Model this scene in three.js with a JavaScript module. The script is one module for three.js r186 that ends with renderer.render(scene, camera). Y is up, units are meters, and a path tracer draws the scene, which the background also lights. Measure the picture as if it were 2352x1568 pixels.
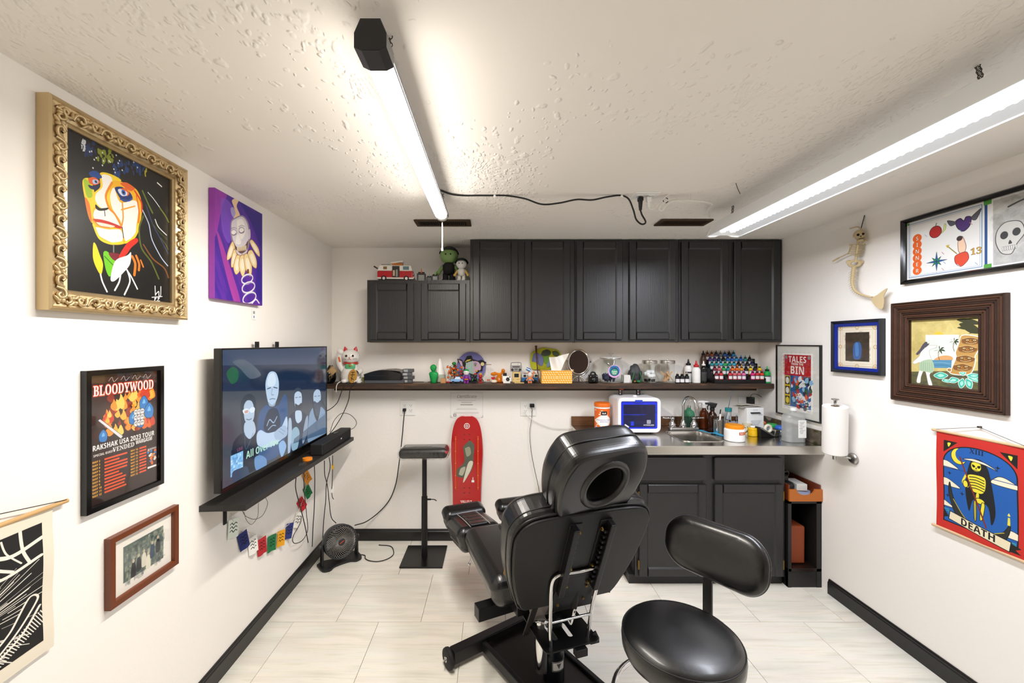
import * as THREE from 'three';
import { RoundedBoxGeometry } from 'three/addons/geometries/RoundedBoxGeometry.js';
import { mergeGeometries } from 'three/addons/utils/BufferGeometryUtils.js';
import { RectAreaLightUniformsLib } from 'three/addons/lights/RectAreaLightUniformsLib.js';

// ---------- camera, exposure, lights of the room ----------
const F = 941, CX = 1133, CY = 787, EYE = 1.485;      // focal length and principal point in pixels of a 2352 x 1568 frame, eye height
const scene = new THREE.Scene();
scene.background = new THREE.Color(0x000000);
const camera = new THREE.PerspectiveCamera(2 * Math.atan(784 / F) * 180 / Math.PI, 2352 / 1568, 0.05, 50);
camera.position.set(0, EYE, 0);
camera.setViewOffset(2352, 1568, 1176 - CX, 784 - CY, 2352, 1568);   // a little lens shift, as in the photograph
const renderer = new THREE.WebGLRenderer({ antialias: true });
renderer.toneMapping = THREE.LinearToneMapping;
renderer.toneMappingExposure = 1.28;
renderer.shadowMap.enabled = true;
RectAreaLightUniformsLib.init();
const XL = -1.215, XR = 1.995, CEIL = 2.2, DB = 3.085, ZF = 1.75;   // left wall, right wall, ceiling, back wall distance, wall behind the camera
function stripLight(name, x, y, z, w, l, inten, color, side = 0) {       // a strip along z that shines down, or sideways
  const L = new THREE.RectAreaLight(color, inten, side ? l : w, side ? w : l);
  L.name = name; L.position.set(x, y, z); if (side) L.lookAt(x + side, y, z); else L.lookAt(x, y - 1, z); scene.add(L);
}
stripLight('led_tube_light', -0.255, 2.0865, -1.455, 0.052, 1.08, 140, 0xfff8ef);                              // under the frosted tube
stripLight('led_tube_side_light', -0.2865, 2.103, -1.455, 0.02, 1.08, 25, 0xfff8ef, -1);                     // its two flanks
stripLight('led_tube_side_light', -0.2235, 2.103, -1.455, 0.02, 1.08, 25, 0xfff8ef, 1);
for (const x of [1.214, 1.266]) stripLight('led_twin_tube_light', x, 2.0615, -1.53, 0.026, 1.27, 105, 0xf0f4ff);   // under each of the twin tubes

// ---------- helpers ----------
let seed = 7;
const rnd = (a = 0, b = 1) => { seed = (seed * 1664525 + 1013904223) >>> 0; return a + (b - a) * seed / 4294967296; };
const used = {};
function numbered(n) { const k = used[n] = (used[n] ?? -1) + 1; return k ? `${n}_${String(k).padStart(3, '0')}` : n; }
const V = (x, y, z) => new THREE.Vector3(x, y, z);
const P = (px, py, d) => [(px - CX) * d / F, EYE - (py - CY) * d / F, -d];
const backW = (px, py, off = 0) => P(px, py, DB - off);
const leftW = (px, py, off = 0) => P(px, py, (XL + off) * F / (px - CX));
const rightW = (px, py, off = 0) => P(px, py, (XR - off) * F / (px - CX));
const ceilP = (px, py, off = 0) => P(px, py, (CEIL - off - EYE) * F / (CY - py));
const floorP = (px, py, off = 0) => P(px, py, (EYE - off) * F / (py - CY));

const matCache = {};
function mat(color, rough = 0.6, metal = 0, extra = {}) {
  const key = Object.keys(extra).length ? null : `${color}|${rough}|${metal}`;
  if (key && matCache[key]) return matCache[key];
  const phys = ['transmission', 'clearcoat', 'sheen', 'anisotropy', 'ior', 'thickness'].some(k => k in extra);
  const m = new (phys ? THREE.MeshPhysicalMaterial : THREE.MeshStandardMaterial)({ color, roughness: rough, metalness: metal, ...extra });
  if (key) matCache[key] = m;
  return m;
}
const glow = (color, k) => new THREE.MeshStandardMaterial({ color: 0xffffff, emissive: color, emissiveIntensity: k, roughness: 0.5 });
function metricUV(g) {
  const p = g.attributes.position, n = g.attributes.normal, uv = new Float32Array(p.count * 2);
  for (let i = 0; i < p.count; i++) {
    const ax = Math.abs(n.getX(i)), ay = Math.abs(n.getY(i)), az = Math.abs(n.getZ(i)), x = p.getX(i), y = p.getY(i), z = p.getZ(i);
    if (ay >= ax && ay >= az) { uv[2 * i] = x; uv[2 * i + 1] = z; }
    else if (ax >= az) { uv[2 * i] = z; uv[2 * i + 1] = y; } else { uv[2 * i] = x; uv[2 * i + 1] = y; }
  }
  g.setAttribute('uv', new THREE.BufferAttribute(uv, 2)); return g;
}
const box = (w, h, d, r = 0, s = 2) => metricUV(r > 0 ? new RoundedBoxGeometry(w, h, d, s, Math.min(r, w / 2.001, h / 2.001, d / 2.001)) : new THREE.BoxGeometry(w, h, d));
const cyl = (r1, r2, h, n = 24, open = false) => new THREE.CylinderGeometry(r1, r2, h, n, 1, open);
const sph = (r, a = 20, b = 14) => new THREE.SphereGeometry(r, a, b);
const lathe = (pts, n = 32) => new THREE.LatheGeometry(pts.map(([r, y]) => new THREE.Vector2(Math.max(r, 0.00005), y)), n);
const pt = a => Array.isArray(a) ? V(...a) : a;
function tube(pts, r, seg = 0, rs = 8, closed = false) {
  const c = new THREE.CatmullRomCurve3(pts.map(pt), closed, 'centripetal');
  return new THREE.TubeGeometry(c, seg || Math.max(8, pts.length * 6), r, rs, closed);
}
function bar(a, b, r, n = 12, r2 = r) {
  a = pt(a); b = pt(b); const d = b.clone().sub(a), g = cyl(r2, r, d.length(), n);
  g.applyQuaternion(new THREE.Quaternion().setFromUnitVectors(V(0, 1, 0), d.clone().normalize()));
  const m = a.clone().add(b).multiplyScalar(0.5); return g.translate(m.x, m.y, m.z);
}
function shapeOf(pts, holes = [], smooth = false) {
  const s = new THREE.Shape();
  if (smooth) { s.moveTo(...pts[0]); s.splineThru([...pts.slice(1), pts[0]].map(p => new THREE.Vector2(...p))); }
  else s.setFromPoints(pts.map(p => new THREE.Vector2(...p)));
  for (const h of holes) { const q = new THREE.Path(); q.setFromPoints(h.map(p => new THREE.Vector2(...p))); s.holes.push(q); }
  return s;
}
function ext(s, depth, bevel = 0, seg = 2, cs = 8) {
  if (Array.isArray(s)) s = shapeOf(s);
  const g = new THREE.ExtrudeGeometry(s, { depth: depth - 2 * bevel, bevelEnabled: bevel > 0, bevelThickness: bevel, bevelSize: bevel, bevelOffset: -bevel, bevelSegments: seg, curveSegments: cs });
  return metricUV(g.translate(0, 0, -depth / 2 + bevel));
}
function rrect(w, h, r, n = 6) {
  const pts = []; const c = [[w / 2 - r, h / 2 - r, 0], [-w / 2 + r, h / 2 - r, 1], [-w / 2 + r, -h / 2 + r, 2], [w / 2 - r, -h / 2 + r, 3]];
  for (const [x, y, q] of c) for (let i = 0; i <= n; i++) { const a = (q + i / n) * Math.PI / 2; pts.push([x + r * Math.cos(a), y + r * Math.sin(a)]); }
  return pts;
}
const ell = (rx, ry, n = 24, cx = 0, cy = 0) => Array.from({ length: n }, (_, i) => [cx + rx * Math.cos(i / n * 2 * Math.PI), cy + ry * Math.sin(i / n * 2 * Math.PI)]);
function merge(list) {
  const all = list.map(g => { g = g.index ? g.toNonIndexed() : g.clone(); for (const k of Object.keys(g.attributes)) if (!['position', 'normal', 'uv'].includes(k)) g.deleteAttribute(k); if (!g.attributes.uv) metricUV(g); return g; });
  return mergeGeometries(all);
}
function warp(g, fn) {
  const p = g.attributes.position, v = V(0, 0, 0);
  for (let i = 0; i < p.count; i++) { v.fromBufferAttribute(p, i); fn(v); p.setXYZ(i, v.x, v.y, v.z); }
  g.computeVertexNormals(); return g;
}
const at = (g, x = 0, y = 0, z = 0, rx = 0, ry = 0, rz = 0) => { g = g.clone(); if (rx) g.rotateX(rx); if (ry) g.rotateY(ry); if (rz) g.rotateZ(rz); return g.translate(x, y, z); };
function place(o, pos, rot) { if (pos) o.position.set(...pos); if (rot) o.rotation.set(...rot); return o; }
function thing(name, label, category, pos, rot, group) {
  const o = new THREE.Group(); o.name = numbered(name); scene.add(place(o, pos, rot)); o.userData = { label, category };
  if (group) o.userData.group = group; return o;
}
function mesh(name, g, m, pos, rot) { const o = new THREE.Mesh(g, m); o.name = name; o.castShadow = o.receiveShadow = true; return place(o, pos, rot); }
function part(parent, name, g, m, pos, rot, label) { const o = mesh(name, g, m, pos, rot); if (label) o.userData.label = label; parent.add(o); return o; }
function single(name, g, m, label, category, pos, rot, group) {
  const o = mesh(numbered(name), g, m, pos, rot); scene.add(o); o.userData = { label, category }; if (group) o.userData.group = group; return o;
}
function structure(name, g, m, pos, rot, label) { const o = mesh(name, g, m, pos, rot); scene.add(o); o.userData = { kind: 'structure', label: label || name.replace(/_/g, ' '), category: name.split('_')[0] }; return o; }
function copyOf(root, pos, rot, label, group) {
  const r = root.clone(); r.name = numbered(root.name.replace(/_\d{3}$/, '')); scene.add(place(r, pos, rot)); r.userData = { ...root.userData };
  if (label) r.userData.label = label; if (group) r.userData.group = group; return r;
}
// value noise and canvas textures
function hash(x, y, s) { let h = (x * 374761393 + y * 668265263 + s * 982451653) | 0; h = Math.imul(h ^ (h >>> 13), 1274126177); return ((h ^ (h >>> 16)) >>> 0) / 4294967296; }
function noise(x, y, s = 0, per = 0, perY = per) {
  const xi = Math.floor(x), yi = Math.floor(y), fx = x - xi, fy = y - yi, u = fx * fx * (3 - 2 * fx), v = fy * fy * (3 - 2 * fy);
  const w = k => per ? ((k % per) + per) % per : k, q = k => perY ? ((k % perY) + perY) % perY : k;
  const a = hash(w(xi), q(yi), s), b = hash(w(xi + 1), q(yi), s), c = hash(w(xi), q(yi + 1), s), d = hash(w(xi + 1), q(yi + 1), s);
  return a + (b - a) * u + (c - a) * v + (a - b - c + d) * u * v;
}
function dataTex(w, h, fn, srgb = false, rep) {
  const a = new Uint8Array(w * h * 4);
  for (let y = 0; y < h; y++) for (let x = 0; x < w; x++) { const c = fn(x, y), i = 4 * (y * w + x); if (typeof c === 'number') a[i] = a[i + 1] = a[i + 2] = Math.max(0, Math.min(255, c * 255)); else for (let k = 0; k < 3; k++) a[i + k] = Math.max(0, Math.min(255, c[k])); a[i + 3] = 255; }
  const t = new THREE.DataTexture(a, w, h); t.magFilter = THREE.LinearFilter; t.minFilter = THREE.LinearMipmapLinearFilter; t.wrapS = t.wrapT = THREE.RepeatWrapping;
  if (srgb) t.colorSpace = THREE.SRGBColorSpace; if (rep) t.repeat.set(...rep); t.needsUpdate = true; return t;
}
function canvasTex(w, h, draw) {
  const c = document.createElement('canvas'); c.width = w; c.height = h; const g = c.getContext('2d'); draw(g, w, h);
  const t = new THREE.CanvasTexture(c); t.colorSpace = THREE.SRGBColorSpace; t.anisotropy = 8; return t;
}
function poly(g, pts, fill, stroke, lw = 1, close = true) {
  g.beginPath(); pts.forEach((p, i) => i ? g.lineTo(...p) : g.moveTo(...p)); if (close) g.closePath();
  if (fill) { g.fillStyle = fill; g.fill(); } if (stroke) { g.strokeStyle = stroke; g.lineWidth = lw; g.stroke(); }
}
function blob(g, pts, fill, stroke, lw = 1, close = true) {           // smooth closed or open curve through the points
  const n = pts.length, P_ = k => close ? pts[((k % n) + n) % n] : pts[Math.max(0, Math.min(n - 1, k))];
  g.beginPath(); g.moveTo(...pts[0]);
  for (let i = 0; i < (close ? n : n - 1); i++) { const p0 = P_(i - 1), p1 = P_(i), p2 = P_(i + 1), p3 = P_(i + 2), t = 0.155; g.bezierCurveTo(p1[0] + (p2[0] - p0[0]) * t, p1[1] + (p2[1] - p0[1]) * t, p2[0] - (p3[0] - p1[0]) * t, p2[1] - (p3[1] - p1[1]) * t, p2[0], p2[1]); }
  if (close) g.closePath();
  if (fill) { g.fillStyle = fill; g.fill(); } if (stroke) { g.strokeStyle = stroke; g.lineWidth = lw; g.lineCap = 'round'; g.lineJoin = 'round'; g.stroke(); }
}
function oval(g, x, y, rx, ry, fill, stroke, lw = 1, rot = 0) { g.beginPath(); g.ellipse(x, y, rx, ry, rot, 0, 7); if (fill) { g.fillStyle = fill; g.fill(); } if (stroke) { g.strokeStyle = stroke; g.lineWidth = lw; g.stroke(); } }
function text(g, s, x, y, size, fill, font = 'sans-serif', weight = 'bold', align = 'center', maxW) { g.font = `${weight} ${size}px ${font}`; g.textAlign = align; g.textBaseline = 'middle'; g.fillStyle = fill; maxW ? g.fillText(s, x, y, maxW) : g.fillText(s, x, y); }
const printMat = (tex, rough = 0.6, extra = {}) => new THREE.MeshStandardMaterial({ map: tex, roughness: rough, ...extra });

// shared materials
const wallBump = dataTex(256, 256, (x, y) => 0.5 * noise(x / 8, y / 8, 1, 32) + 0.3 * noise(x / 3.2, y / 3.2, 2, 80) + 0.2 * noise(x / 32, y / 32, 3, 8), false, [2, 2]);
const grainTex = dataTex(512, 512, (x, y) => { const w = noise(x / 64, y / 128, 5, 8, 4) * 24; return 0.45 * noise((x + w) / 4, y / 64, 6, 128, 8) + 0.35 * noise((x + w) / 8, y / 128, 7, 64, 4) + 0.2 * noise(x / 2, y / 16, 8, 256, 32); }, false, [2.5, 1.3]);
const leatherTex = dataTex(256, 256, (x, y) => { const a = noise(x / 5, y / 5, 11, 0), b = noise(x / 2.4, y / 2.4, 12, 0); return 0.6 * Math.abs(a - 0.5) * 2 + 0.4 * b; }, false, [12, 12]);
const M = {
  wall: mat(0xf6f2ec, 0.75, 0, { bumpMap: wallBump, bumpScale: 0.0006 }),
  cab: mat(0x1d1d1e, 0.42, 0, { bumpMap: grainTex, bumpScale: 0.0005, clearcoat: 0.2, clearcoatRoughness: 0.35 }),
  black: mat(0x0c0c0d, 0.45), blackGloss: mat(0x0a0a0b, 0.15), blackMatte: mat(0x141415, 0.8), rubber: mat(0x111112, 0.7),
  trim: mat(0x1b1a1a, 0.35), metalBlack: mat(0x18181a, 0.38, 0.3),
  vinyl: mat(0x0b0b0c, 0.3, 0, { bumpMap: leatherTex, bumpScale: 0.00016, clearcoat: 0.4, clearcoatRoughness: 0.22 }),
  chrome: mat(0xe4e4e6, 0.12, 1), steel: mat(0xb9b8b5, 0.28, 1), brushed: mat(0xc9c7c2, 0.3, 1),
  white: mat(0xf2f1ee, 0.5), whiteGloss: mat(0xf4f3f0, 0.2), paper: mat(0xf5f3ee, 0.85), grey: mat(0x6c6d70, 0.5), dkGrey: mat(0x333437, 0.5),
  glass: mat(0xffffff, 0.03, 0, { transmission: 1, thickness: 0, ior: 1.45, transparent: false }),
  brass: mat(0x8a6f3a, 0.4, 1), cord: mat(0x0d0d0e, 0.55), cordWhite: mat(0xe9e6df, 0.5), nail: mat(0x55534f, 0.4, 1)
};
// a skin over rings of points (all with the same count), optionally closed at its ends
function loft(rings, capA = true, capB = true, smooth = true) {
  const n = rings[0].length, pos = [], idx = [], uv = [];
  rings.forEach((r, j) => r.forEach((p, i) => { pos.push(...p); uv.push(i / n, j / rings.length); }));
  for (let j = 0; j < rings.length - 1; j++) for (let i = 0; i < n; i++) { const a = j * n + i, b = j * n + (i + 1) % n, c = a + n, d = b + n; idx.push(a, b, d, a, d, c); }
  const cap = (j, flip) => { const c = [0, 0, 0]; rings[j].forEach(p => p.forEach((v, k) => c[k] += v / n)); const q = pos.length / 3; pos.push(...c); uv.push(0.5, 0.5); for (let i = 0; i < n; i++) { const a = j * n + i, b = j * n + (i + 1) % n; flip ? idx.push(q, b, a) : idx.push(q, a, b); } };
  if (capA) cap(0, true); if (capB) cap(rings.length - 1, false);
  const g = new THREE.BufferGeometry(); g.setAttribute('position', new THREE.Float32BufferAttribute(pos, 3)); g.setAttribute('uv', new THREE.Float32BufferAttribute(uv, 2)); g.setIndex(idx); g.computeVertexNormals(); return g;
}
const ringXZ = (pts, y, k = 1) => pts.map(([x, z]) => [x * k, y, z * k]);
// a stuffed pad: the outline swells towards the middle on both faces
function pillow(pts, t, p = 4, bend = v => v) {
  const ks = [0.02, 0.25, 0.5, 0.68, 0.8, 0.88, 0.94, 0.975, 0.993, 1], rings = [], ring = (k, s) => pts.map(([x, y]) => bend([x * k, y * k, s * t * Math.pow(Math.max(0, 1 - k ** p), 0.5)]));
  for (const k of ks) rings.push(ring(k, -1)); for (const k of ks.slice(0, -1).reverse()) rings.push(ring(k, 1));
  const g = loft(rings, true, true); const u = g.attributes.uv, q = g.attributes.position; for (let i = 0; i < q.count; i++) u.setXY(i, q.getX(i), q.getY(i)); return g;
}
// a finely divided box with rounded edges, for things that wrinkle
function denseBox(w, h, d, r, nx, ny, nz) {
  const g = new THREE.BoxGeometry(w, h, d, nx, ny, nz), cl = (v, m) => Math.max(-m, Math.min(m, v));
  return warp(g, v => { const c = V(cl(v.x, w / 2 - r), cl(v.y, h / 2 - r), cl(v.z, d / 2 - r)), k = v.clone().sub(c); if (k.lengthSq() > 1e-12) v.copy(c.add(k.normalize().multiplyScalar(r))); });
}
// ---------- the room ----------
const RW = XR - XL, RL = DB + ZF, RCX = (XL + XR) / 2, RCZ = (ZF - DB) / 2;
// floor: bedding and staggered stone-look tiles
{
  const bed = structure('floor', box(RW + 0.2, 0.1, RL + 0.2), mat(0xb9b2a6, 0.85), [RCX, -0.0562, RCZ], null, 'pale stone look floor of large staggered tiles');
  const TS = 0.452, TZ = 0.447, J = 0.0022;
  const veins = [0, 1, 2, 3].map(k => dataTex(512, 512, (x, y) => {
    const w = noise(x / 160, y / 90, 20 + k) * 16, a = noise(x / 170, (y + w) / 9, 30 + k), b = noise(x / 80, (y + w * 0.6) / 4, 40 + k), c = noise(x / 300, (y + w) / 40, 50 + k), d = noise(x / 3, y / 3, 60);
    let t = 1 - 0.05 * Math.max(0, c - 0.45) * 2 - 0.055 * Math.max(0, a - 0.62) * 2.4 - 0.05 * Math.max(0, b - 0.7) * 2 + 0.012 * (d - 0.5);
    const warm = 0.98 + 0.03 * noise(x / 180, y / 60, 70 + k);
    return [238 * t * warm, 232 * t, 221 * t * (1.01 - 0.03 * a)];
  }, true));
  const tm = veins.map(t => new THREE.MeshStandardMaterial({ map: t, roughness: 0.38 }));
  const geos = {};
  const zStart = -2.628;                         // one joint line, read from the photograph
  let row = 0;
  for (let k = -2; k < 10; k++) {
    const z0 = zStart + k * TZ, z1 = Math.min(z0 + TZ, ZF); if (z1 < -DB || z0 > ZF - 0.02) continue;
    const za = Math.max(z0, -DB);
    const off = ((k % 2) + 2) % 2 ? -0.61 : -0.386;
    for (let i = -4; i < 8; i++) {
      const xa = Math.max(off + i * TS, XL), xb = Math.min(off + (i + 1) * TS, XR); if (xb - xa < 0.02) continue;
      const w = xb - xa - J, d = z1 - za - J, key = w.toFixed(3) + d.toFixed(3);
      if (!geos[key]) { const g = new RoundedBoxGeometry(w, 0.006, d, 1, 0.0008); metricUV(g); const u = g.attributes.uv; for (let q = 0; q < u.count; q++) u.setXY(q, u.getX(q) / TS + 0.5, u.getY(q) / TZ + 0.5); geos[key] = g; }
      const m = tm[Math.floor(hash(i + 9, k + 9, 3) * 4)];
      part(bed, 'tile', geos[key], m, [(xa + xb) / 2 - RCX, 0.0562 - 0.003, (za + z1) / 2 - RCZ]);
    }
  }
}
// ceiling: trowelled plaster relief
{
  const S = 2048, W2 = RW + 0.2, L2 = RL + 0.2, hgt = new Float32Array(S * S);
  const put = (cx, cy, r, a, ang, asp) => {
    const R = Math.ceil(r * 1.3), ca = Math.cos(ang), sa = Math.sin(ang);
    for (let y = -R; y <= R; y++) for (let x = -R; x <= R; x++) {
      const u = (x * ca + y * sa) / r, v = (-x * sa + y * ca) / (r * asp), px = Math.round(cx + x), py = Math.round(cy + y); if (px < 0 || py < 0 || px >= S || py >= S) continue;
      const d = Math.sqrt(u * u + v * v) + 0.5 * (noise(px / 7, py / 7, 91) - 0.5) + 0.3 * (noise(px / 3, py / 3, 92) - 0.5); if (d < 1) { const k = py * S + px, h = a * Math.min(1, (1 - d) * 1.9); if (h > hgt[k]) hgt[k] = h; }
    }
  };
  for (let i = 0; i < 52000; i++) {
    const x = rnd(0, S), y = rnd(0, S), dens = noise(x / 260, y / 200, 93) * 1.5 - 0.42 + 0.3 * noise(x / 60, y / 60, 96) - 0.1; if (rnd() > dens) continue;
    put(x, y, rnd() < 0.12 ? rnd(6, 13) : rnd(1.8, 6), rnd(0.2, 0.75), rnd(0, 3.1), rnd(0.35, 0.9));
  }
  for (let i = 0; i < 520; i++) {                  // curved comb strokes of the trowel
    const x = rnd(0, S), y = rnd(0, S), R = rnd(20, 60), a0 = rnd(0, 6.3); if (noise(x / 260, y / 200, 93) < 0.5) continue;
    for (let j = 0; j < 5; j++) for (let t = 0; t < 1.1; t += 0.13) put(x + (R + j * 8) * Math.cos(a0 + t), y + (R + j * 8) * Math.sin(a0 + t), rnd(2.5, 5.5), 0.42, a0 + t, 0.45);
  }
  const ct = dataTex(S, S, (x, y) => 0.12 + 0.8 * hgt[y * S + x] * (0.8 + 0.2 * noise(x / 4, y / 4, 95)) + 0.08 * noise(x / 40, y / 40, 94));
  ct.wrapS = ct.wrapT = THREE.ClampToEdgeWrapping;
  const g = new THREE.BoxGeometry(W2, 0.1, L2), cm = mat(0xf5f0e8, 0.85, 0, { bumpMap: ct, bumpScale: 0.006 });
  structure('ceiling', g, cm, [RCX, CEIL + 0.05, RCZ], null, 'off white plaster ceiling with rough trowel marks');
}
structure('wall_back', box(RW + 0.2, CEIL + 0.1, 0.1), M.wall, [RCX, CEIL / 2, -DB - 0.05], null, 'white painted back wall behind the cabinets and shelf');
structure('wall_left', box(0.1, CEIL + 0.1, RL + 0.2), M.wall, [XL - 0.05, CEIL / 2, RCZ], null, 'white painted wall behind the television');
structure('wall_right', box(0.1, CEIL + 0.1, RL + 0.2), M.wall, [XR + 0.05, CEIL / 2, RCZ], null, 'white painted wall with the skeleton ornament');
structure('wall_front', box(RW + 0.2, CEIL + 0.1, 0.1), M.wall, [RCX, CEIL / 2, ZF + 0.05], null, 'white painted wall behind the camera');
{
  const dm = mat(0x3a231a, 0.45, 0, { bumpMap: grainTex, bumpScale: 0.0006 });
  const d = new THREE.Group(); d.name = 'door_1'; d.userData = { kind: 'structure', label: 'dark brown wooden door in the wall facing the cabinets', category: 'door' }; scene.add(place(d, [-0.74, 0, ZF - 0.02]));
  part(d, 'door_leaf', box(0.86, 2.03, 0.035, 0.003), dm, [0, 1.02, 0]);
  for (const s of [-1, 1]) part(d, 'door_jamb', box(0.07, 2.1, 0.04), dm, [s * 0.47, 1.055, 0]);
  part(d, 'door_head', box(1.01, 0.07, 0.04), dm, [0, 2.09, 0]);
}
// baseboards with a small stepped top
{
  const prof = [[0, 0], [0.013, 0], [0.013, 0.068], [0.009, 0.073], [0.009, 0.078], [0.005, 0.086], [0, 0.086]];
  const run = L => ext(prof, L);
  structure('baseboard_left', run(RL - 0.03), M.trim, [XL, 0, RCZ], null, 'black painted baseboard below the television');
  structure('baseboard_right', at(run(2.43 + ZF), 0, 0, 0, 0, Math.PI), M.trim, [XR, 0, (ZF - 2.43) / 2], null, 'black painted baseboard under the red banner');
  structure('baseboard_back', at(run(2.06), 0, 0, 0, 0, -Math.PI / 2), M.trim, [XL + 1.045, 0, -DB], null, 'black painted baseboard behind the armrest stand');
}
// ---------- lights on the ceiling ----------
{
  const t = thing('led_shop_light', 'slim grey shop light with one frosted white tube and pull cord', 'light', [-0.255, 2.107, -1.455]);
  const L = 1.17;
  const prof = [[-0.033, 0.004], [-0.033, 0.018], [-0.020, 0.048], [0.020, 0.048], [0.033, 0.018], [0.033, 0.004], [0.028, 0.002], [-0.028, 0.002]];
  part(t, 'housing', ext(prof, L), mat(0x77787b, 0.4, 0.3));
  const lp = []; for (let i = 0; i <= 14; i++) { const a = Math.PI + i / 14 * Math.PI; lp.push([0.029 * Math.cos(a), 0.014 + 0.02 * Math.sin(a)]); }
  part(t, 'diffuser', at(ext(lp, L - 0.09), 0, -0.012, 0), glow(0xfffaf2, 5), null, null, 'glowing frosted tube');
  const cap = ext([[-0.034, -0.010], [-0.034, 0.02], [-0.021, 0.05], [0.021, 0.05], [0.034, 0.02], [0.034, -0.010], [0.018, -0.018], [-0.018, -0.018]], 0.065, 0.002);
  part(t, 'end_cap', cap, mat(0x1d1e22, 0.35), [0, 0, L / 2 - 0.01]);
  part(t, 'end_cap', ext(ell(0.032, 0.028, 20, 0, 0.012), 0.03, 0.004), mat(0xc9c7c4, 0.4), [0, 0, -L / 2 + 0.004]);
  part(t, 'pull_cord', merge([bar([0, -0.02, -L / 2 - 0.008], [0, -0.15, -L / 2 - 0.008], 0.0028), at(cyl(0.004, 0.0055, 0.016, 10), 0, -0.155, -L / 2 - 0.008)]), mat(0xe6e2da, 0.5));
  for (const z of [0.5, -0.5]) {
    const links = []; for (let i = 0; i < 5; i++) links.push(at(new THREE.TorusGeometry(0.006, 0.0012, 6, 10), 0.014, 0.053 + i * 0.0095, z, 0, i % 2 ? Math.PI / 2 : 0));
    part(t, 'chain', merge(links), M.nail);
  }
}
{
  const t = thing('led_twin_light', 'white twin tube shop light with open reflector hung on chains', 'light', [1.24, 2.085, -1.53]);
  const L = 1.36, th = 0.004;
  const prof = [[-0.09, -0.028], [-0.05, 0.045], [0.05, 0.045], [0.09, -0.028], [0.087, -0.028], [0.048, 0.041], [-0.048, 0.041], [-0.087, -0.028]];
  part(t, 'reflector', ext(prof, L), mat(0xf0f3f5, 0.35));
  part(t, 'ballast_channel', box(0.05, 0.03, L - 0.04, 0.003), mat(0xf0f1f2, 0.4), [0, 0.028, 0]);
  for (const x of [-0.026, 0.026]) {
    const tb = part(t, 'led_tube', at(cyl(0.013, 0.013, L - 0.07, 20), 0, 0, 0, Math.PI / 2), glow(0xf3f7ff, 0.62), [x, -0.004, 0], null, 'glowing tube with rows of bright points');
    const dots = []; for (let i = 0; i < 46; i++) dots.push(at(sph(0.0075, 8, 6), 0, -0.0085, -L / 2 + 0.06 + i * (L - 0.12) / 45));
    part(tb, 'led_dots', merge(dots), glow(0xffffff, 4)).userData.kind = 'stuff';
  }
  const endp = ext(shapeOf([[-0.092, -0.026], [-0.05, 0.047], [0.05, 0.047], [0.092, -0.026], [0.075, -0.032], [0.045, -0.03], [0.02, -0.022], [-0.02, -0.022], [-0.045, -0.03], [-0.075, -0.032]], [], false), 0.012, 0.003);
  for (const s of [-1, 1]) part(t, 'end_plate', endp, mat(0xf4f3ef, 0.4), [0, 0, s * L / 2]);
  for (const z of [-0.58, 0.5]) {
    const links = []; for (let i = 0; i < 8; i++) links.push(at(new THREE.TorusGeometry(0.006, 0.0014, 6, 10), -0.01 + i * 0.003, 0.05 + i * 0.0093, z - i * 0.004, 0, i % 2 ? Math.PI / 2 : 0));
    part(t, 'chain', merge(links), M.nail);
  }
}
// ---------- ceiling fittings ----------
{
  const vent = (x0, x1, z0, z1, label) => {
    const t = thing('ceiling_vent', label, 'vent', [(x0 + x1) / 2, CEIL - 0.006, (z0 + z1) / 2]), w = x1 - x0, d = z1 - z0, bm = mat(0x4a3a2c, 0.5, 0.4);
    part(t, 'frame', at(ext(shapeOf(rrect(w, d, 0.004), [rrect(w - 0.05, d - 0.04, 0.002)]), 0.008, 0.002), 0, 0, 0, Math.PI / 2), bm);
    part(t, 'backing', box(w - 0.03, 0.002, d - 0.03), mat(0x120e0b, 0.9), [0, 0.004, 0]);
    const n = 26; for (let i = 0; i < n; i++) part(t, 'slat', box(0.0035, 0.006, d - 0.042), bm, [-w / 2 + 0.03 + i * (w - 0.06) / (n - 1), 0, 0], [0, 0, 0.5]);
  };
  const a = ceilP(958, 516), b = ceilP(1083, 516);
  vent(a[0], b[0], -2.49, -2.37, 'brown ceiling vent beside the pull cord light');
  const c = ceilP(1506, 512), d = ceilP(1622, 512);
  vent(c[0], d[0], -2.48, -2.36, 'brown ceiling vent near the twin tube light');
}
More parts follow.
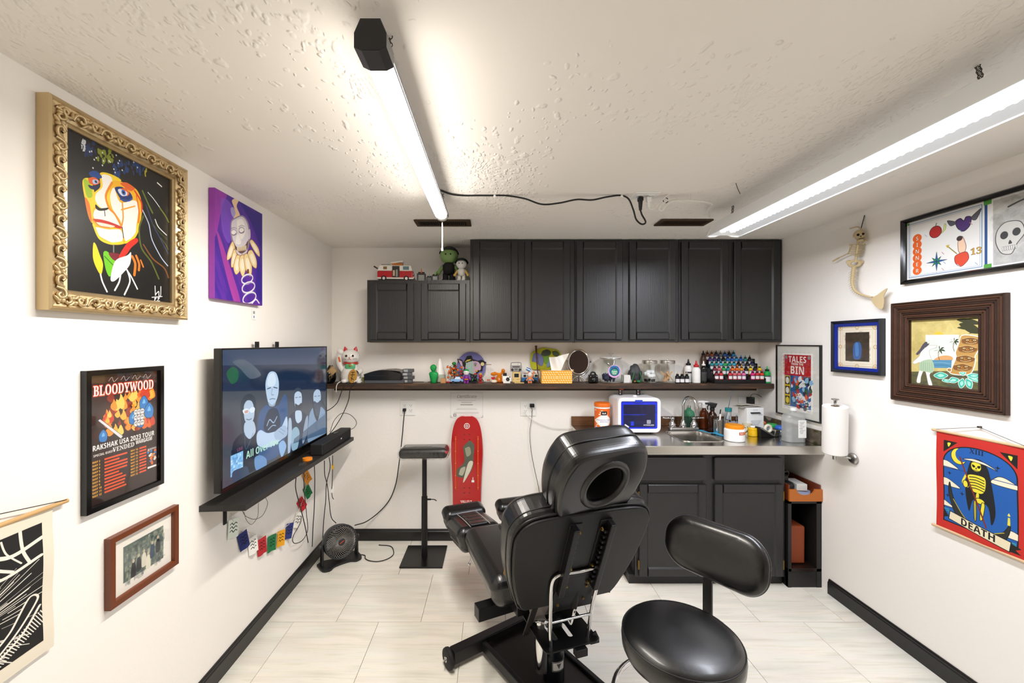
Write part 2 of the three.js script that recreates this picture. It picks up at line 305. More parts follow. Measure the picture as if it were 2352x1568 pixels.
{
  const Y = CEIL - 0.006, o = thing('ceiling_outlet', 'white square outlet plate on the ceiling', 'outlet', ceilP(1482, 447));
  part(o, 'plate', box(0.118, 0.006, 0.085, 0.002), M.white, [0, -0.003, 0]);
  part(o, 'receptacle', box(0.03, 0.003, 0.03, 0.001), M.whiteGloss, [-0.028, -0.007, 0]);
  part(o, 'receptacle', box(0.03, 0.003, 0.03, 0.001), M.whiteGloss, [0.028, -0.007, 0]);
  const z = o.position.z, D = -z, q = (px, py) => P(px, py, D);
  const c = thing('ceiling_power_cord', 'black power cord clipped along the ceiling to the outlet', 'cord', [0, 0, 0]);
  const up = ceilP(1003, 434, 0.004);
  part(c, 'cable', tube([up, [q(1040, 0)[0], CEIL - 0.006, z + 0.02], q(1065, 441), q(1100, 447), q(1133, 441), q(1160, 441), q(1205, 456), q(1245, 469), q(1285, 466), q(1325, 458), q(1360, 459), q(1395, 452), q(1428, 443), q(1443, 456), q(1455, 483), q(1462, 505), q(1475, 515), q(1483, 511), q(1474, 492), q(1468, 472)].map(p => [p[0], Math.min(p[1], CEIL - 0.004), p[2]]), 0.0042, 160), M.cord);
  part(c, 'plug', merge([at(cyl(0.011, 0.007, 0.045, 12), 0, -0.03, 0), box(0.024, 0.02, 0.024, 0.004)]), M.black, [q(1471, 452)[0], CEIL - 0.022, z]);
  for (const [px, lab] of [[1136, 'small white cable clip midway along the ceiling cord'], [1428, 'small white cable clip beside the ceiling outlet']]) single('cable_clip', merge([box(0.012, 0.012, 0.008, 0.002), at(cyl(0.002, 0.002, 0.012, 8), 0.008, 0, 0)]), M.white, lab, 'clip', [q(px, 0)[0], CEIL - 0.0065, z], null, 'ceiling cable clips');
  const w = thing('white_light_cord', 'white cord coiled below the ceiling outlet running to the twin light', 'cord', [0, 0, 0]);
  part(w, 'cable', tube([q(1490, 456), q(1489, 472), q(1496, 481), q(1506, 476), q(1518, 462), q(1538, 446), q(1560, 441), q(1583, 447), q(1584, 458), q(1570, 464), q(1548, 456), q(1530, 462), q(1514, 480), q(1519, 484), q(1532, 470), q(1545, 462), [1.05, 2.16, -1.98], [1.10, 2.16, -2.1], [1.14, 2.15, -2.16]], 0.0048, 150), M.cordWhite);
  part(w, 'cable_tie', at(new THREE.TorusGeometry(0.012, 0.002, 6, 12), ...q(1529, 460)), M.black);
  part(w, 'plug', merge([box(0.022, 0.024, 0.022, 0.004), at(cyl(0.009, 0.007, 0.03, 10), 0, -0.024, 0)]), M.white, [q(1490, 0)[0], CEIL - 0.024, z]);
  single('ceiling_crack', tube([ceilP(1690, 420, 0.0005), ceilP(1694, 432, 0.0005), ceilP(1700, 445, 0.0005)], 0.0015, 12, 4), mat(0x6b6152, 0.9), 'short dark crack in the ceiling plaster near the twin light', 'crack');
}
// ---------- wall cabinets ----------
function panelDoor(parent, name, w, h, m, x, y, z, frame = 0.052) {
  const d = part(parent, name, box(w - frame * 1.5, h - frame * 1.5, 0.010, 0.001), m, [x, y, z - 0.004]);   // the recessed panel carries its stiles and rails
  // profile lies in x (width) and y (depth): turn depth to +z
  const vert = (s) => { const g = ext([[0, -0.010], [frame, -0.010], [frame, 0.001], [frame - 0.006, 0.006], [frame - 0.010, 0.009], [0.004, 0.009], [0, 0.005]].map(p => [s * p[0], p[1]]), h, 0); const q = g.clone(); q.applyMatrix4(new THREE.Matrix4().set(1, 0, 0, 0, 0, 0, 1, 0, 0, 1, 0, 0, 0, 0, 0, 1)); return fixWinding(q); };
  const hor = (s) => { const g = ext([[0, -0.010], [frame, -0.010], [frame, 0.001], [frame - 0.006, 0.006], [frame - 0.010, 0.009], [0.004, 0.009], [0, 0.005]].map(p => [s * p[0], p[1]]), w - 2 * frame, 0); const q = g.clone(); q.applyMatrix4(new THREE.Matrix4().set(0, 0, 1, 0, 1, 0, 0, 0, 0, 1, 0, 0, 0, 0, 0, 1)); return fixWinding(q); };
  part(d, 'stile', vert(1).translate(-w / 2, 0, 0), m);
  part(d, 'stile', vert(-1).translate(w / 2, 0, 0), m);
  part(d, 'rail', hor(1).translate(0, -h / 2, 0), m);
  part(d, 'rail', hor(-1).translate(0, h / 2, 0), m);
  for (const c of d.children) { c.position.z = 0.004; metricUV(c.geometry); }
  return d;
}
function fixWinding(g) {                              // make faces point away from the middle of a convex bar
  if (g.index) g = g.toNonIndexed(); const p = g.attributes.position, c = new THREE.Box3().setFromBufferAttribute(p).getCenter(V(0, 0, 0));
  const a = V(0, 0, 0), b = V(0, 0, 0), d = V(0, 0, 0);
  for (let i = 0; i < p.count; i += 3) { a.fromBufferAttribute(p, i); b.fromBufferAttribute(p, i + 1); d.fromBufferAttribute(p, i + 2); const n = b.clone().sub(a).cross(d.clone().sub(a)), m = a.clone().add(b).add(d).divideScalar(3).sub(c); if (n.dot(m) < 0) { p.setXYZ(i + 1, d.x, d.y, d.z); p.setXYZ(i + 2, b.x, b.y, b.z); } }
  g.computeVertexNormals(); return g;
}
const UF = 2.83, US = F / (UF - 0.018);               // face frame distance, pixels per metre on the door fronts
const ux = px => (px - CX) / US, uy = py => EYE - (py - CY) / US;
function wallCabinet(x0, x1, y0, y1, doors, dy0, dy1, label) {
  const w = x1 - x0, t = thing('wall_cabinet', label, 'cabinet', [(x0 + x1) / 2, y0, -DB + 0.001], null, 'black wall cabinets'), dep = DB - UF, h = y1 - y0;
  part(t, 'body', box(w - 0.001, h, dep - 0.02), M.cab, [0, h / 2, (dep - 0.02) / 2]);
  part(t, 'underside', box(w - 0.02, 0.004, dep - 0.03), mat(0xc8a878, 0.7), [0, -0.0021, (dep - 0.02) / 2]);
  // face frame: stiles between and beside the doors, rails above and below
  const zf = dep - 0.01, fr = [];
  const edges = [x0, ...doors.flat().map(ux), x1];
  for (let i = 0; i < edges.length; i += 2) { const a = edges[i], b = edges[i + 1]; fr.push([(a + b) / 2, b - a + 0.022]); }
  for (const [xc, ww] of fr) { const xa = Math.max(xc - ww / 2, x0), xb = Math.min(xc + ww / 2, x1 - 0.001); part(t, 'face_stile', box(xb - xa, h, 0.02, 0.0015), M.cab, [(xa + xb) / 2 - (x0 + x1) / 2, h / 2, zf]); }
  part(t, 'face_rail', box(w - 0.03, uy(dy1) - y0 + 0.012, 0.019), M.cab, [0, (uy(dy1) - y0 + 0.012) / 2, zf]);
  part(t, 'face_rail', box(w - 0.03, y1 - uy(dy0) + 0.012, 0.019), M.cab, [0, h - (y1 - uy(dy0) + 0.012) / 2, zf]);
  for (const [a, b] of doors) panelDoor(t, 'door', ux(b) - ux(a), uy(dy0) - uy(dy1), M.cab, (ux(a) + ux(b)) / 2 - (x0 + x1) / 2, (uy(dy0) + uy(dy1)) / 2 - y0, dep + 0.010);
  return t;
}
const UB = 1.489;
wallCabinet(-0.871, -0.16, UB, 1.918, [[850, 950], [967, 1070]], 651, 779, 'short black two door wall cabinet with toys on its top');
wallCabinet(-0.159, 0.561, UB, CEIL - 0.003, [[1086, 1190], [1205, 1310]], 555, 779, 'tall black two door wall cabinet beside the short one');
wallCabinet(0.562, 1.278, UB, CEIL - 0.003, [[1324, 1431], [1446, 1553]], 555, 779, 'tall black two door wall cabinet between two others');
wallCabinet(1.279, 1.994, UB, CEIL - 0.003, [[1566, 1673], [1687, 1791]], 555, 779, 'tall black two door wall cabinet against the right wall above the inks');
// ---------- long shelf ----------
const shelfTop = 1.195, SF = 2.90;                    // top height, distance of its front edge
const woodTex = (base, dark, n, k) => canvasTex(1024, 128, (g, w, h) => {
  g.fillStyle = base; g.fillRect(0, 0, w, h); seed = 100 + k;
  for (let i = 0; i < n; i++) { const y = rnd(0, h), x = rnd(-100, w), l = rnd(60, 420); g.globalAlpha = rnd(0.04, 0.22); g.strokeStyle = rnd() < 0.62 ? dark : (k % 2 ? '#8a5a30' : '#7a4c28'); g.lineWidth = rnd(1, 9); g.beginPath(); g.moveTo(x, y); g.quadraticCurveTo(x + l / 2, y + rnd(-8, 8), x + l, y + rnd(-4, 4)); g.stroke(); }
  for (let i = 0; i < n / 12; i++) { g.globalAlpha = rnd(0.12, 0.4); oval(g, rnd(0, w), rnd(0, h), rnd(20, 90), rnd(6, 30), rnd() < 0.45 ? '#14100d' : '#7d5230'); }
  g.globalAlpha = 1;
});
{
  const tx = woodTex('#3a2a20', '#120d0a', 420, 1); tx.wrapS = tx.wrapT = THREE.RepeatWrapping; tx.repeat.set(0.7, 3.2);
  const wm = new THREE.MeshStandardMaterial({ map: tx, roughness: 0.5, bumpMap: grainTex, bumpScale: 0.0004 });
  const t = thing('wall_shelf', 'long dark stained wooden shelf crowded with toys and ink', 'shelf', [(XL + XR) / 2, shelfTop, -DB]);
  part(t, 'board', box(RW - 0.012, 0.036, DB - SF, 0.003), wm, [0, -0.018, (DB - SF) / 2]);
  part(t, 'cleat', box(RW - 0.05, 0.03, 0.018), wm, [0, -0.052, 0.01]);
}
// ---------- worktop, sink, base cabinet ----------
const CT = 0.8646, CF = 2.464;
{
  const steelTex = dataTex(512, 64, (x, y) => 0.5 + 0.25 * (noise(x / 120, y / 1.2, 15) - 0.5) + 0.25 * (noise(x / 30, y / 2, 16) - 0.5), false, [1.4, 9]);
  const sm = mat(0xcfcdc8, 0.2, 1, { bumpMap: steelTex, bumpScale: 0.00012, side: THREE.DoubleSide });
  const t = thing('steel_worktop', 'stainless steel worktop with a built in sink', 'worktop', [0, CT, 0]);
  const x0 = 0.588, x1 = XR - 0.002, sx0 = 1.19, sx1 = 1.46, sd0 = 2.57, sd1 = 2.86;
  const sinkPts = rrect(sx1 - sx0, sd1 - sd0, 0.05).map(([x, y]) => [x + (sx0 + sx1) / 2, y + 2.715]);
  const cz = 2.715;
  const top = shapeOf([[x0, CF], [x1, CF], [x1, DB - 0.002], [x0, DB - 0.002]], [sinkPts]);
  const tg = new THREE.ExtrudeGeometry(top, { depth: 0.004, bevelEnabled: false }); tg.rotateX(-Math.PI / 2); tg.scale(1, 1, 1); tg.translate(0, -0.004, 0); metricUV(tg);
  part(t, 'top_sheet', tg, sm);
  part(t, 'front_apron', box(x1 - x0, 0.052, 0.02, 0.004), sm, [(x0 + x1) / 2, -0.027, -CF - 0.009]);
  part(t, 'end_apron', box(0.02, 0.052, DB - CF - 0.03, 0.003), sm, [x0 + 0.01, -0.027, -(CF + DB) / 2]);
  const ring = (k, y, off) => sinkPts.map(([x, z]) => [(sx0 + sx1) / 2 + (x - (sx0 + sx1) / 2) * k, y, -(cz + (z - cz) * k) + off]);
  const inner = [ring(1.0, 0.0005, 0), ring(0.985, -0.004, 0), ring(0.96, -0.03, 0), ring(0.93, -0.13, 0), ring(0.88, -0.155, 0), ring(0.5, -0.162, 0), ring(0.1, -0.165, 0)];
  part(t, 'sink_bowl', loft(inner, false, true), sm);
  part(t, 'sink_rim', tube(ring(1.01, 0.0015, 0), 0.0035, 120, 6, true), sm);
  part(t, 'drain', merge([at(cyl(0.035, 0.035, 0.004, 24), 0, 0, 0), at(new THREE.TorusGeometry(0.026, 0.004, 6, 20), 0, 0.003, 0, Math.PI / 2)]), M.chrome, [(sx0 + sx1) / 2, -0.162, -cz]);
  // faucet
  const fz = -2.925, fx = (1569 - CX) * 2.925 / F;
  const f = thing('faucet', 'chrome two handle faucet with a tall arched spout', 'faucet', [fx, CT, fz]);
  part(f, 'deck_plate', box(0.21, 0.022, 0.055, 0.01, 3), M.chrome, [0, 0.011, 0]);
  part(f, 'spout', tube([[0, 0.02, 0], [0, 0.13, 0], [0, 0.19, 0.005], [0.006, 0.228, 0.03], [0.02, 0.238, 0.06], [0.035, 0.222, 0.095], [0.04, 0.18, 0.11]], 0.0095, 60, 14), M.chrome);
  part(f, 'spout_collar', lathe([[0.0, 0], [0.024, 0], [0.022, 0.02], [0.014, 0.032], [0.012, 0.05], [0, 0.05]]), M.chrome, [0, 0.02, 0]);
  part(f, 'aerator', cyl(0.0135, 0.012, 0.02, 16), M.chrome, [0.0405, 0.176, 0.111]);
  for (const s of [-1, 1]) {
    const h = part(f, 'handle_body', lathe([[0, 0], [0.026, 0], [0.026, 0.018], [0.02, 0.03], [0.014, 0.04], [0.012, 0.058], [0.017, 0.064], [0.013, 0.074], [0, 0.077]]), M.chrome, [s * 0.078, 0.018, 0]);
    part(h, 'lever', merge([bar([0, 0.064, 0], [s * 0.062, 0.068, 0.006], 0.0045, 10, 0.0065), at(sph(0.008, 12, 8), s * 0.064, 0.068, 0.006), at(sph(0.0075, 12, 8), s * 0.03, 0.066, 0.003)]), M.chrome);
  }
  // splash boards
  const tb = woodTex('#6b4420', '#2e1c0e', 260, 2); tb.wrapS = tb.wrapT = THREE.RepeatWrapping; tb.repeat.set(1.2, 6);
  single('splash_board', box(XR - 0.585 - 0.003, 0.068, 0.02, 0.002), new THREE.MeshStandardMaterial({ map: tb, roughness: 0.55 }), 'brown wooden splash board along the back of the worktop', 'board', [(0.585 + XR) / 2, CT + 0.0345, -DB + 0.011]);
  const ts = canvasTex(512, 128, (g, w, h) => { seed = 55; g.fillStyle = '#4d463d'; g.fillRect(0, 0, w, h); for (let i = 0; i < 500; i++) { g.globalAlpha = 0.12; oval(g, rnd(0, w), rnd(0, h), rnd(4, 40), rnd(3, 18), ['#2c2620', '#6d6355', '#8a7c62', '#5a4630'][Math.floor(rnd(0, 4))], null, 1, rnd(0, 3)); } g.globalAlpha = 1; oval(g, 235, 62, 20, 24, '#3a3a12'); oval(g, 235, 62, 9, 12, '#1b1a0a'); oval(g, 360, 66, 26, 32, '#b3a593', null, 1, -0.5); for (let i = 0; i < 40; i++) oval(g, rnd(408, 440), rnd(10, 120), 4, 7, rnd() < 0.5 ? '#8d6d22' : '#5c4516'); });
  ts.wrapS = ts.wrapT = THREE.RepeatWrapping; ts.repeat.set(1.75, 11);
  single('splash_board', box(0.018, 0.085, DB - CF - 0.05, 0.002), new THREE.MeshStandardMaterial({ map: ts, roughness: 0.5 }), 'weathered grey brown splash board on the right wall', 'board', [XR - 0.0105, CT + 0.043, -(DB + CF) / 2 + 0.002]);
}
{
  const zf = 2.509, S = F / (zf - 0.02), bx = px => (px - CX) / S, by = py => EYE - (py - CY) / S;
  const x0 = 0.867, x1 = 1.783, t = thing('base_cabinet', 'black base cabinet with two drawers over two doors', 'cabinet', [(x0 + x1) / 2, 0, -DB]);
  const w = x1 - x0, dep = DB - zf, xc = (x0 + x1) / 2, top = 0.808;
  for (const s of [-1, 1]) part(t, 'side_panel', box(0.016, top - 0.055, dep - 0.02), M.cab, [s * (w / 2 - 0.008), (top + 0.055) / 2, (dep - 0.02) / 2 + 0.016]);
  part(t, 'cabinet_floor', box(w - 0.034, 0.016, dep - 0.04), M.cab, [0, 0.065, (dep - 0.02) / 2 + 0.016]);
  part(t, 'plinth', box(w + 0.03, 0.056, dep - 0.035, 0.002), mat(0x151516, 0.5), [-0.015, 0.028, (dep - 0.035) / 2 + 0.016]);
  for (const [a, b] of [[x0, 0.905], [1.28, 1.355], [1.745, x1]]) part(t, 'face_stile', box(b - a, top - 0.055, 0.02, 0.0015), M.cab, [(a + b) / 2 - xc, (top + 0.055) / 2, dep - 0.008]);
  for (const [a, b] of [[0.055, 0.08], [0.61, 0.665], [0.775, top]]) part(t, 'face_rail', box(w - 0.04, b - a, 0.019), M.cab, [0, (a + b) / 2, dep - 0.009]);
  for (const [a, b] of [[bx(1470), bx(1622)], [bx(1641), bx(1796)]]) {
    const g = ext(rrect(b - a, by(1050) - by(1103), 0.010), 0.02, 0.006, 2);
    part(t, 'drawer_front', g, M.cab, [(a + b) / 2 - xc, (by(1050) + by(1103)) / 2, dep + 0.012]);
  }
  for (const [a, b, hx] of [[bx(1469), bx(1623), -1], [bx(1642), bx(1800), 1]]) {
    const d = panelDoor(t, 'door', b - a, by(1113) - by(1324), M.cab, (a + b) / 2 - xc, (by(1113) + by(1324)) / 2, dep + 0.012, 0.055);
    const h = by(1113) - by(1324);
    for (const yy of [-h / 2 + 0.07, h / 2 - 0.07]) part(d, 'hinge', merge([box(0.006, 0.05, 0.012, 0.001), at(cyl(0.004, 0.004, 0.056, 8), -hx * 0.002, 0, 0.004)]), M.brass, [hx * ((b - a) / 2 + 0.004), yy, 0.004]);
  }
}
// small open case, letter tray and what it holds
{
  const x0 = 1.79, x1 = XR - 0.002, zf = 2.487, t = thing('open_bookcase', 'narrow black open bookcase squeezed beside the base cabinet', 'bookcase', [(x0 + x1) / 2, 0, -DB]);
  const w = x1 - x0, dep = DB - zf, h = 0.525, bm = mat(0x161415, 0.45);
  part(t, 'side_panel', box(0.03, h, dep - 0.02), bm, [w / 2 - 0.015, h / 2, (dep + 0.02) / 2]);
  part(t, 'side_panel', box(0.02, h, dep - 0.02), bm, [-w / 2 + 0.01, h / 2, (dep + 0.02) / 2]);
  part(t, 'bottom_shelf', box(w, 0.02, dep - 0.02, 0.002), mat(0x20140f, 0.3), [0, 0.105, (dep + 0.02) / 2]);
  part(t, 'kick_board', box(w, 0.094, 0.02), bm, [0, 0.047, dep - 0.012]);
  part(t, 'top_panel', box(w, 0.016, dep - 0.02), bm, [0, h - 0.008, (dep + 0.02) / 2]);
  part(t, 'back_panel', box(w, h, 0.006), bm, [0, h / 2, 0.019]);
  const om = mat(0xb5641f, 0.4, 0, { bumpMap: grainTex, bumpScale: 0.0003 });
  const tr = thing('letter_tray', 'orange wooden letter tray with a scooped front on the bookcase', 'tray', [(x0 + x1) / 2, h + 0.0005, -zf]);
  const tw = w - 0.004, TD = 0.33;
  const sc = [[-tw / 2, 0], [tw / 2, 0], [tw / 2, 0.072]]; sc.push([0.062, 0.072]); for (let i = 0; i <= 12; i++) { const a = i / 12 * Math.PI; sc.push([0.055 * Math.cos(a), 0.072 - 0.036 * Math.sin(a)]); } sc.push([-0.062, 0.072]); sc.push([-tw / 2, 0.072]);
  part(tr, 'front_board', ext(sc, 0.012, 0.001), om, [0, 0, 0.004]);
  for (const s of [-1, 1]) part(tr, 'side_board', box(0.01, 0.095, TD, 0.001), mat(0x6b2c14, 0.4), [s * (tw / 2 - 0.006), 0.0485, -TD / 2 - 0.003]);
  part(tr, 'tray_floor', box(tw - 0.02, 0.006, TD), om, [0, 0.004, -TD / 2]);
  single('paper_stack', merge([0, 1, 2, 3].map(i => at(box(0.12, 0.006, 0.2), i * 0.003, i * 0.0065, -i * 0.004, 0, 0.05 * i))), mat(0xb9c4dc, 0.8), 'blue white papers lying in the letter tray', 'papers', [1.90, h + 0.0125, -zf - 0.15]);
  single('small_carton', box(0.062, 0.04, 0.12, 0.002), M.white, 'small white carton lying on papers in the letter tray', 'box', [1.925, h + 0.0605, -zf - 0.12], [0, -0.08, 0]);
  single('cable_pouch', merge([box(0.075, 0.05, 0.12, 0.02), at(box(0.06, 0.05, 0.09, 0.02), -0.005, 0.04, -0.02), at(new THREE.TorusGeometry(0.03, 0.006, 8, 20), 0, 0.06, 0.01, 0.4, 0.3)]), mat(0x1d1b1d, 0.4), 'dark bundled cable pouch in the letter tray', 'pouch', [1.845, h + 0.063, -zf - 0.12]);
  const bag = single('leather_folder', warp(box(0.115, 0.235, 0.17, 0.012, 4), v => { v.x += 0.006 * Math.sin(v.y * 30); v.z += 0.004 * Math.sin(v.y * 22 + 1); }), mat(0x8d3f1c, 0.55, 0, { bumpMap: leatherTex, bumpScale: 0.0005 }), 'rust brown leather folder standing in the bookcase', 'folder', [1.873, 0.2345, -zf - 0.13]);
  single('white_tub', merge([at(box(0.15, 0.10, 0.12, 0.015, 3), 0, 0.05, 0), at(box(0.16, 0.012, 0.13, 0.006), 0, 0.106, 0)]), mat(0xe6e8ea, 0.25), 'white plastic tub on the floor beside the base cabinet', 'tub', [0.745, 0.001, -2.66]);
}
// ---------- reclining client chair ----------
{
  const th = 18 * Math.PI / 180, t = thing('tattoo_chair', 'black padded reclining tattoo chair with a face hole headrest', 'chair', [0.25, 0, -1.786], [0, th, 0]);
  const pipe = (pts, z, r = 0.0035) => tube(pts.map(([x, y]) => [x, y, z]), r, 140, 6, true);
  // backrest: cushion, rear board, piping, rack bars
  const outline = (k) => { const q0 = [[-0.15, 0], [0.15, 0], [0.185, 0.012], [0.215, 0.1], [0.245, 0.25], [0.258, 0.4], [0.255, 0.47], [0.225, 0.525], [0.16, 0.548], [0, 0.552], [-0.16, 0.548], [-0.225, 0.525], [-0.255, 0.47], [-0.258, 0.4], [-0.245, 0.25], [-0.215, 0.1], [-0.185, 0.012]]; const q = q0.map(([x, y]) => [x * 1.13, 0.075 + y * 0.865]); return q.map(([x, y]) => [x * k, 0.275 + (y - 0.275) * k]); };
  const B = new THREE.Group(); B.name = 'backrest'; t.add(place(B, [0, 0.40, 0.055], [22 * Math.PI / 180, 0, 0]));
  const cg = new THREE.ExtrudeGeometry(shapeOf(outline(1), [], true), { depth: 0.05, bevelEnabled: true, bevelThickness: 0.04, bevelSize: 0.034, bevelOffset: -0.034, bevelSegments: 7, curveSegments: 4 }); cg.translate(0, 0, -0.025); metricUV(cg);
  part(B, 'back_cushion', warp(cg, v => { const e = Math.max(0, 1 - (v.x / 0.26) ** 2) * Math.max(0, 1 - ((v.y - 0.275) / 0.29) ** 2); v.z += (v.z > 0 ? 0.006 : -0.012) * e; }), M.vinyl);
  const rg = ext(shapeOf(outline(0.955), [], true), 0.02, 0.006, 2, 4); part(B, 'rear_board', rg, mat(0x0c0c0d, 0.5, 0, { bumpMap: leatherTex, bumpScale: 0.0002 }), [0, 0, 0.066]);
  part(B, 'piping', merge([pipe(outline(0.975), 0.062, 0.0045), pipe(outline(1.0), 0.03, 0.003)]), M.black);
  for (const s of [-1, 1]) {
    const rk = part(B, 'rack_bar', box(0.022, 0.33, 0.034, 0.003), M.metalBlack, [0.012 + s * 0.075, 0.335, 0.094]);
    const teeth = []; for (let i = 0; i < 11; i++) teeth.push(at(box(0.014, 0.014, 0.018, 0.003), -s * 0.016, -0.125 + i * 0.025, -0.004));
    part(rk, 'rack_teeth', merge(teeth), M.metalBlack);
    part(rk, 'rack_flange', box(0.05, 0.33, 0.004, 0.001), M.metalBlack, [-s * 0.012, 0, -0.016]);
    for (const yy of [0.13, -0.05, -0.14]) part(rk, 'bolt', at(merge([cyl(0.006, 0.007, 0.006, 10), at(sph(0.0055, 8, 6), 0, 0.003, 0)]), 0, 0, 0, Math.PI / 2), M.brass, [-s * 0.028, yy, -0.008]);
  }
  part(B, 'cross_plate', box(0.17, 0.05, 0.004, 0.001), M.metalBlack, [0.012, 0.235, 0.079]);
  part(B, 'lower_plate', ext([[-0.10, -0.09], [0.10, -0.09], [0.075, 0.09], [-0.075, 0.09]], 0.005, 0.001), M.metalBlack, [0.01, 0.14, 0.079]);
  for (const [x, y] of [[-0.05, 0.09], [0.06, 0.10], [-0.05, 0.17], [0.06, 0.17]]) part(B, 'bolt', at(cyl(0.005, 0.006, 0.006, 10), x, y, 0.084, Math.PI / 2), M.brass);
  part(B, 'side_slot', at(merge([box(0.004, 0.034, 0.012, 0.002)]), -0.268, 0.24, 0.012), M.brass);
  // headrest with face hole
  const hq = [[-0.105, -0.155], [0.105, -0.155], [0.135, -0.145], [0.158, -0.07], [0.168, 0.02], [0.155, 0.095], [0.115, 0.145], [0, 0.152], [-0.115, 0.145], [-0.155, 0.095], [-0.168, 0.02], [-0.158, -0.07], [-0.135, -0.145]];
  const H = new THREE.Group(); H.name = 'headrest'; B.add(place(H, [0.018, 0.668, 0.008], [0.12, 0.06, 0.02])); H.scale.set(1.1, 1.06, 1.16);
  const hs = shapeOf(hq, [], true); const hole = new THREE.Path(); hole.absellipse(0.004, 0.004, 0.066, 0.082, 0, Math.PI * 2, true, 0); hs.holes.push(hole);
  const hg = new THREE.ExtrudeGeometry(hs, { depth: 0.055, bevelEnabled: true, bevelThickness: 0.034, bevelSize: 0.022, bevelOffset: -0.022, bevelSegments: 7, curveSegments: 10 }); hg.translate(0, 0, -0.0275); metricUV(hg);
  part(H, 'head_cushion', hg, M.vinyl);
  part(H, 'face_ring', at(merge([new THREE.TorusGeometry(0.084, 0.014, 14, 56)]), 0, 0, 0).scale(0.92, 1.1, 1), M.vinyl, [0.004, 0.004, 0.056]);
  part(H, 'hole_lining', at(loft([-0.035, 0, 0.058].map(z => ell(0.0625, 0.0785, 48).map(([x, y]) => [x + 0.004, y + 0.004, z])), true, false), 0, 0, 0), mat(0x050505, 0.8, 0, { side: THREE.DoubleSide }));
  part(H, 'piping', tube(hq.map(([x, y]) => [x * 1.0, y * 1.0, 0.004]), 0.0035, 120, 6, true), M.black);
  // seat
  const S = part(t, 'seat', warp(box(0.55, 0.135, 0.50, 0.05, 6), v => { v.y += 0.018 * Math.max(0, 1 - (v.x / 0.27) ** 2) * (v.y > 0 ? 1 : 0) + (v.z < -0.1 ? 0.02 * (-(v.z + 0.1) / 0.16) : 0); v.x *= v.y < 0 ? 0.96 : 1; }), M.vinyl, [0, 0.437, -0.225]);
  part(S, 'piping', tube([[-0.262, 0.03, 0.22], [-0.264, 0.032, -0.05], [-0.262, 0.05, -0.21], [-0.2, 0.055, -0.262], [0, 0.058, -0.268], [0.2, 0.055, -0.262], [0.262, 0.05, -0.21], [0.264, 0.032, -0.05], [0.262, 0.03, 0.22]], 0.004, 100, 6), M.black);
  part(S, 'center_panel', warp(box(0.2, 0.02, 0.4, 0.009, 3), v => { v.y += 0.012 * Math.max(0, 1 - (v.x / 0.12) ** 2); }), M.vinyl, [0, 0.078, 0]);
  part(S, 'side_slot', box(0.004, 0.04, 0.014, 0.002), mat(0x050505, 0.6), [-0.262, -0.01, -0.22]);
  // two leg rests
  for (const s of [-1, 1]) {
    const G = new THREE.Group(); G.name = 'leg_rest'; t.add(place(G, [s < 0 ? -0.175 : 0.13, 0.445, -0.475], [-0.08, s < 0 ? 0.1 : 0.0, 0]));
    part(G, 'calf_pad', warp(box(0.255, 0.13, 0.235, 0.04, 6), v => { v.y += 0.012 * Math.max(0, 1 - (v.x / 0.13) ** 2) * (v.y > 0 ? 1 : 0); v.x *= v.y < 0 ? 0.86 : 1; }), M.vinyl, [0, -0.01, -0.12]);
    part(G, 'foot_pad', warp(box(0.26, 0.12, 0.11, 0.035, 6), v => { v.x *= v.y < 0 ? 0.88 : 1; v.y += 0.01 * Math.max(0, 1 - (v.x / 0.13) ** 2); }), M.vinyl, [0, 0.03, -0.285], [0.32, 0, 0]);
    for (let k = 0; k < 4; k++) part(G, 'rib', warp(box(0.10, 0.022, 0.05, 0.01, 3), v => { v.y -= 0.15 * v.x * v.x; }), M.vinyl, [0, 0.062, -0.045 - k * 0.049]);
    for (const e of [-1, 1]) part(G, 'seam', tube([[e * 0.056, 0.0635, -0.01], [e * 0.056, 0.067, -0.11], [e * 0.058, 0.0645, -0.225]], 0.0025, 20, 6), mat(0x9b9690, 0.4));
  }
  part(t, 'release_lever', merge([tube([[-0.2, 0.36, -0.5], [-0.215, 0.32, -0.52], [-0.225, 0.29, -0.53]], 0.004, 16), at(sph(0.009, 10, 8), -0.226, 0.285, -0.532)]), M.chrome);
  // under-frame: chrome U frame, slotted plate, lever, struts
  const UPF = g => g.scale(1, 0.86, 1).translate(-0.02, 0.10, 0);
  part(t, 'recline_frame', UPF(merge([tube([[-0.055, 0.215, 0.155], [-0.07, 0.40, 0.185], [-0.078, 0.575, 0.225], [-0.06, 0.594, 0.232], [0.03, 0.594, 0.232], [0.105, 0.594, 0.232], [0.122, 0.575, 0.225], [0.116, 0.4, 0.185], [0.112, 0.215, 0.15]], 0.0075, 120, 10), bar([-0.066, 0.345, 0.176], [0.117, 0.345, 0.176], 0.006), bar([-0.066, 0.355, 0.17], [0.02, 0.42, 0.03], 0.007)])), M.chrome);
  part(t, 'lever_grip', merge([at(cyl(0.013, 0.013, 0.085, 14), 0, 0.05, 0, 0.25), at(sph(0.013, 12, 8), 0, 0.093, 0.012)]), M.rubber, [0.03, 0.41, 0.16]);
  part(t, 'lever_rod', tube([[0.03, 0.42, 0.16], [0.015, 0.355, 0.15], [-0.01, 0.39, 0.16]], 0.006, 20), M.chrome);
  const pl = shapeOf(rrect(0.24, 0.26, 0.02), [rrect(0.022, 0.09, 0.01).map(([x, y]) => [x + 0.02, y - 0.03]), rrect(0.022, 0.09, 0.01).map(([x, y]) => [x - 0.05, y - 0.03])]);
  part(t, 'slotted_plate', at(ext(pl, 0.006, 0.001), 0, 0, 0, -Math.PI / 2), M.metalBlack, [0.01, 0.285, 0.055]);
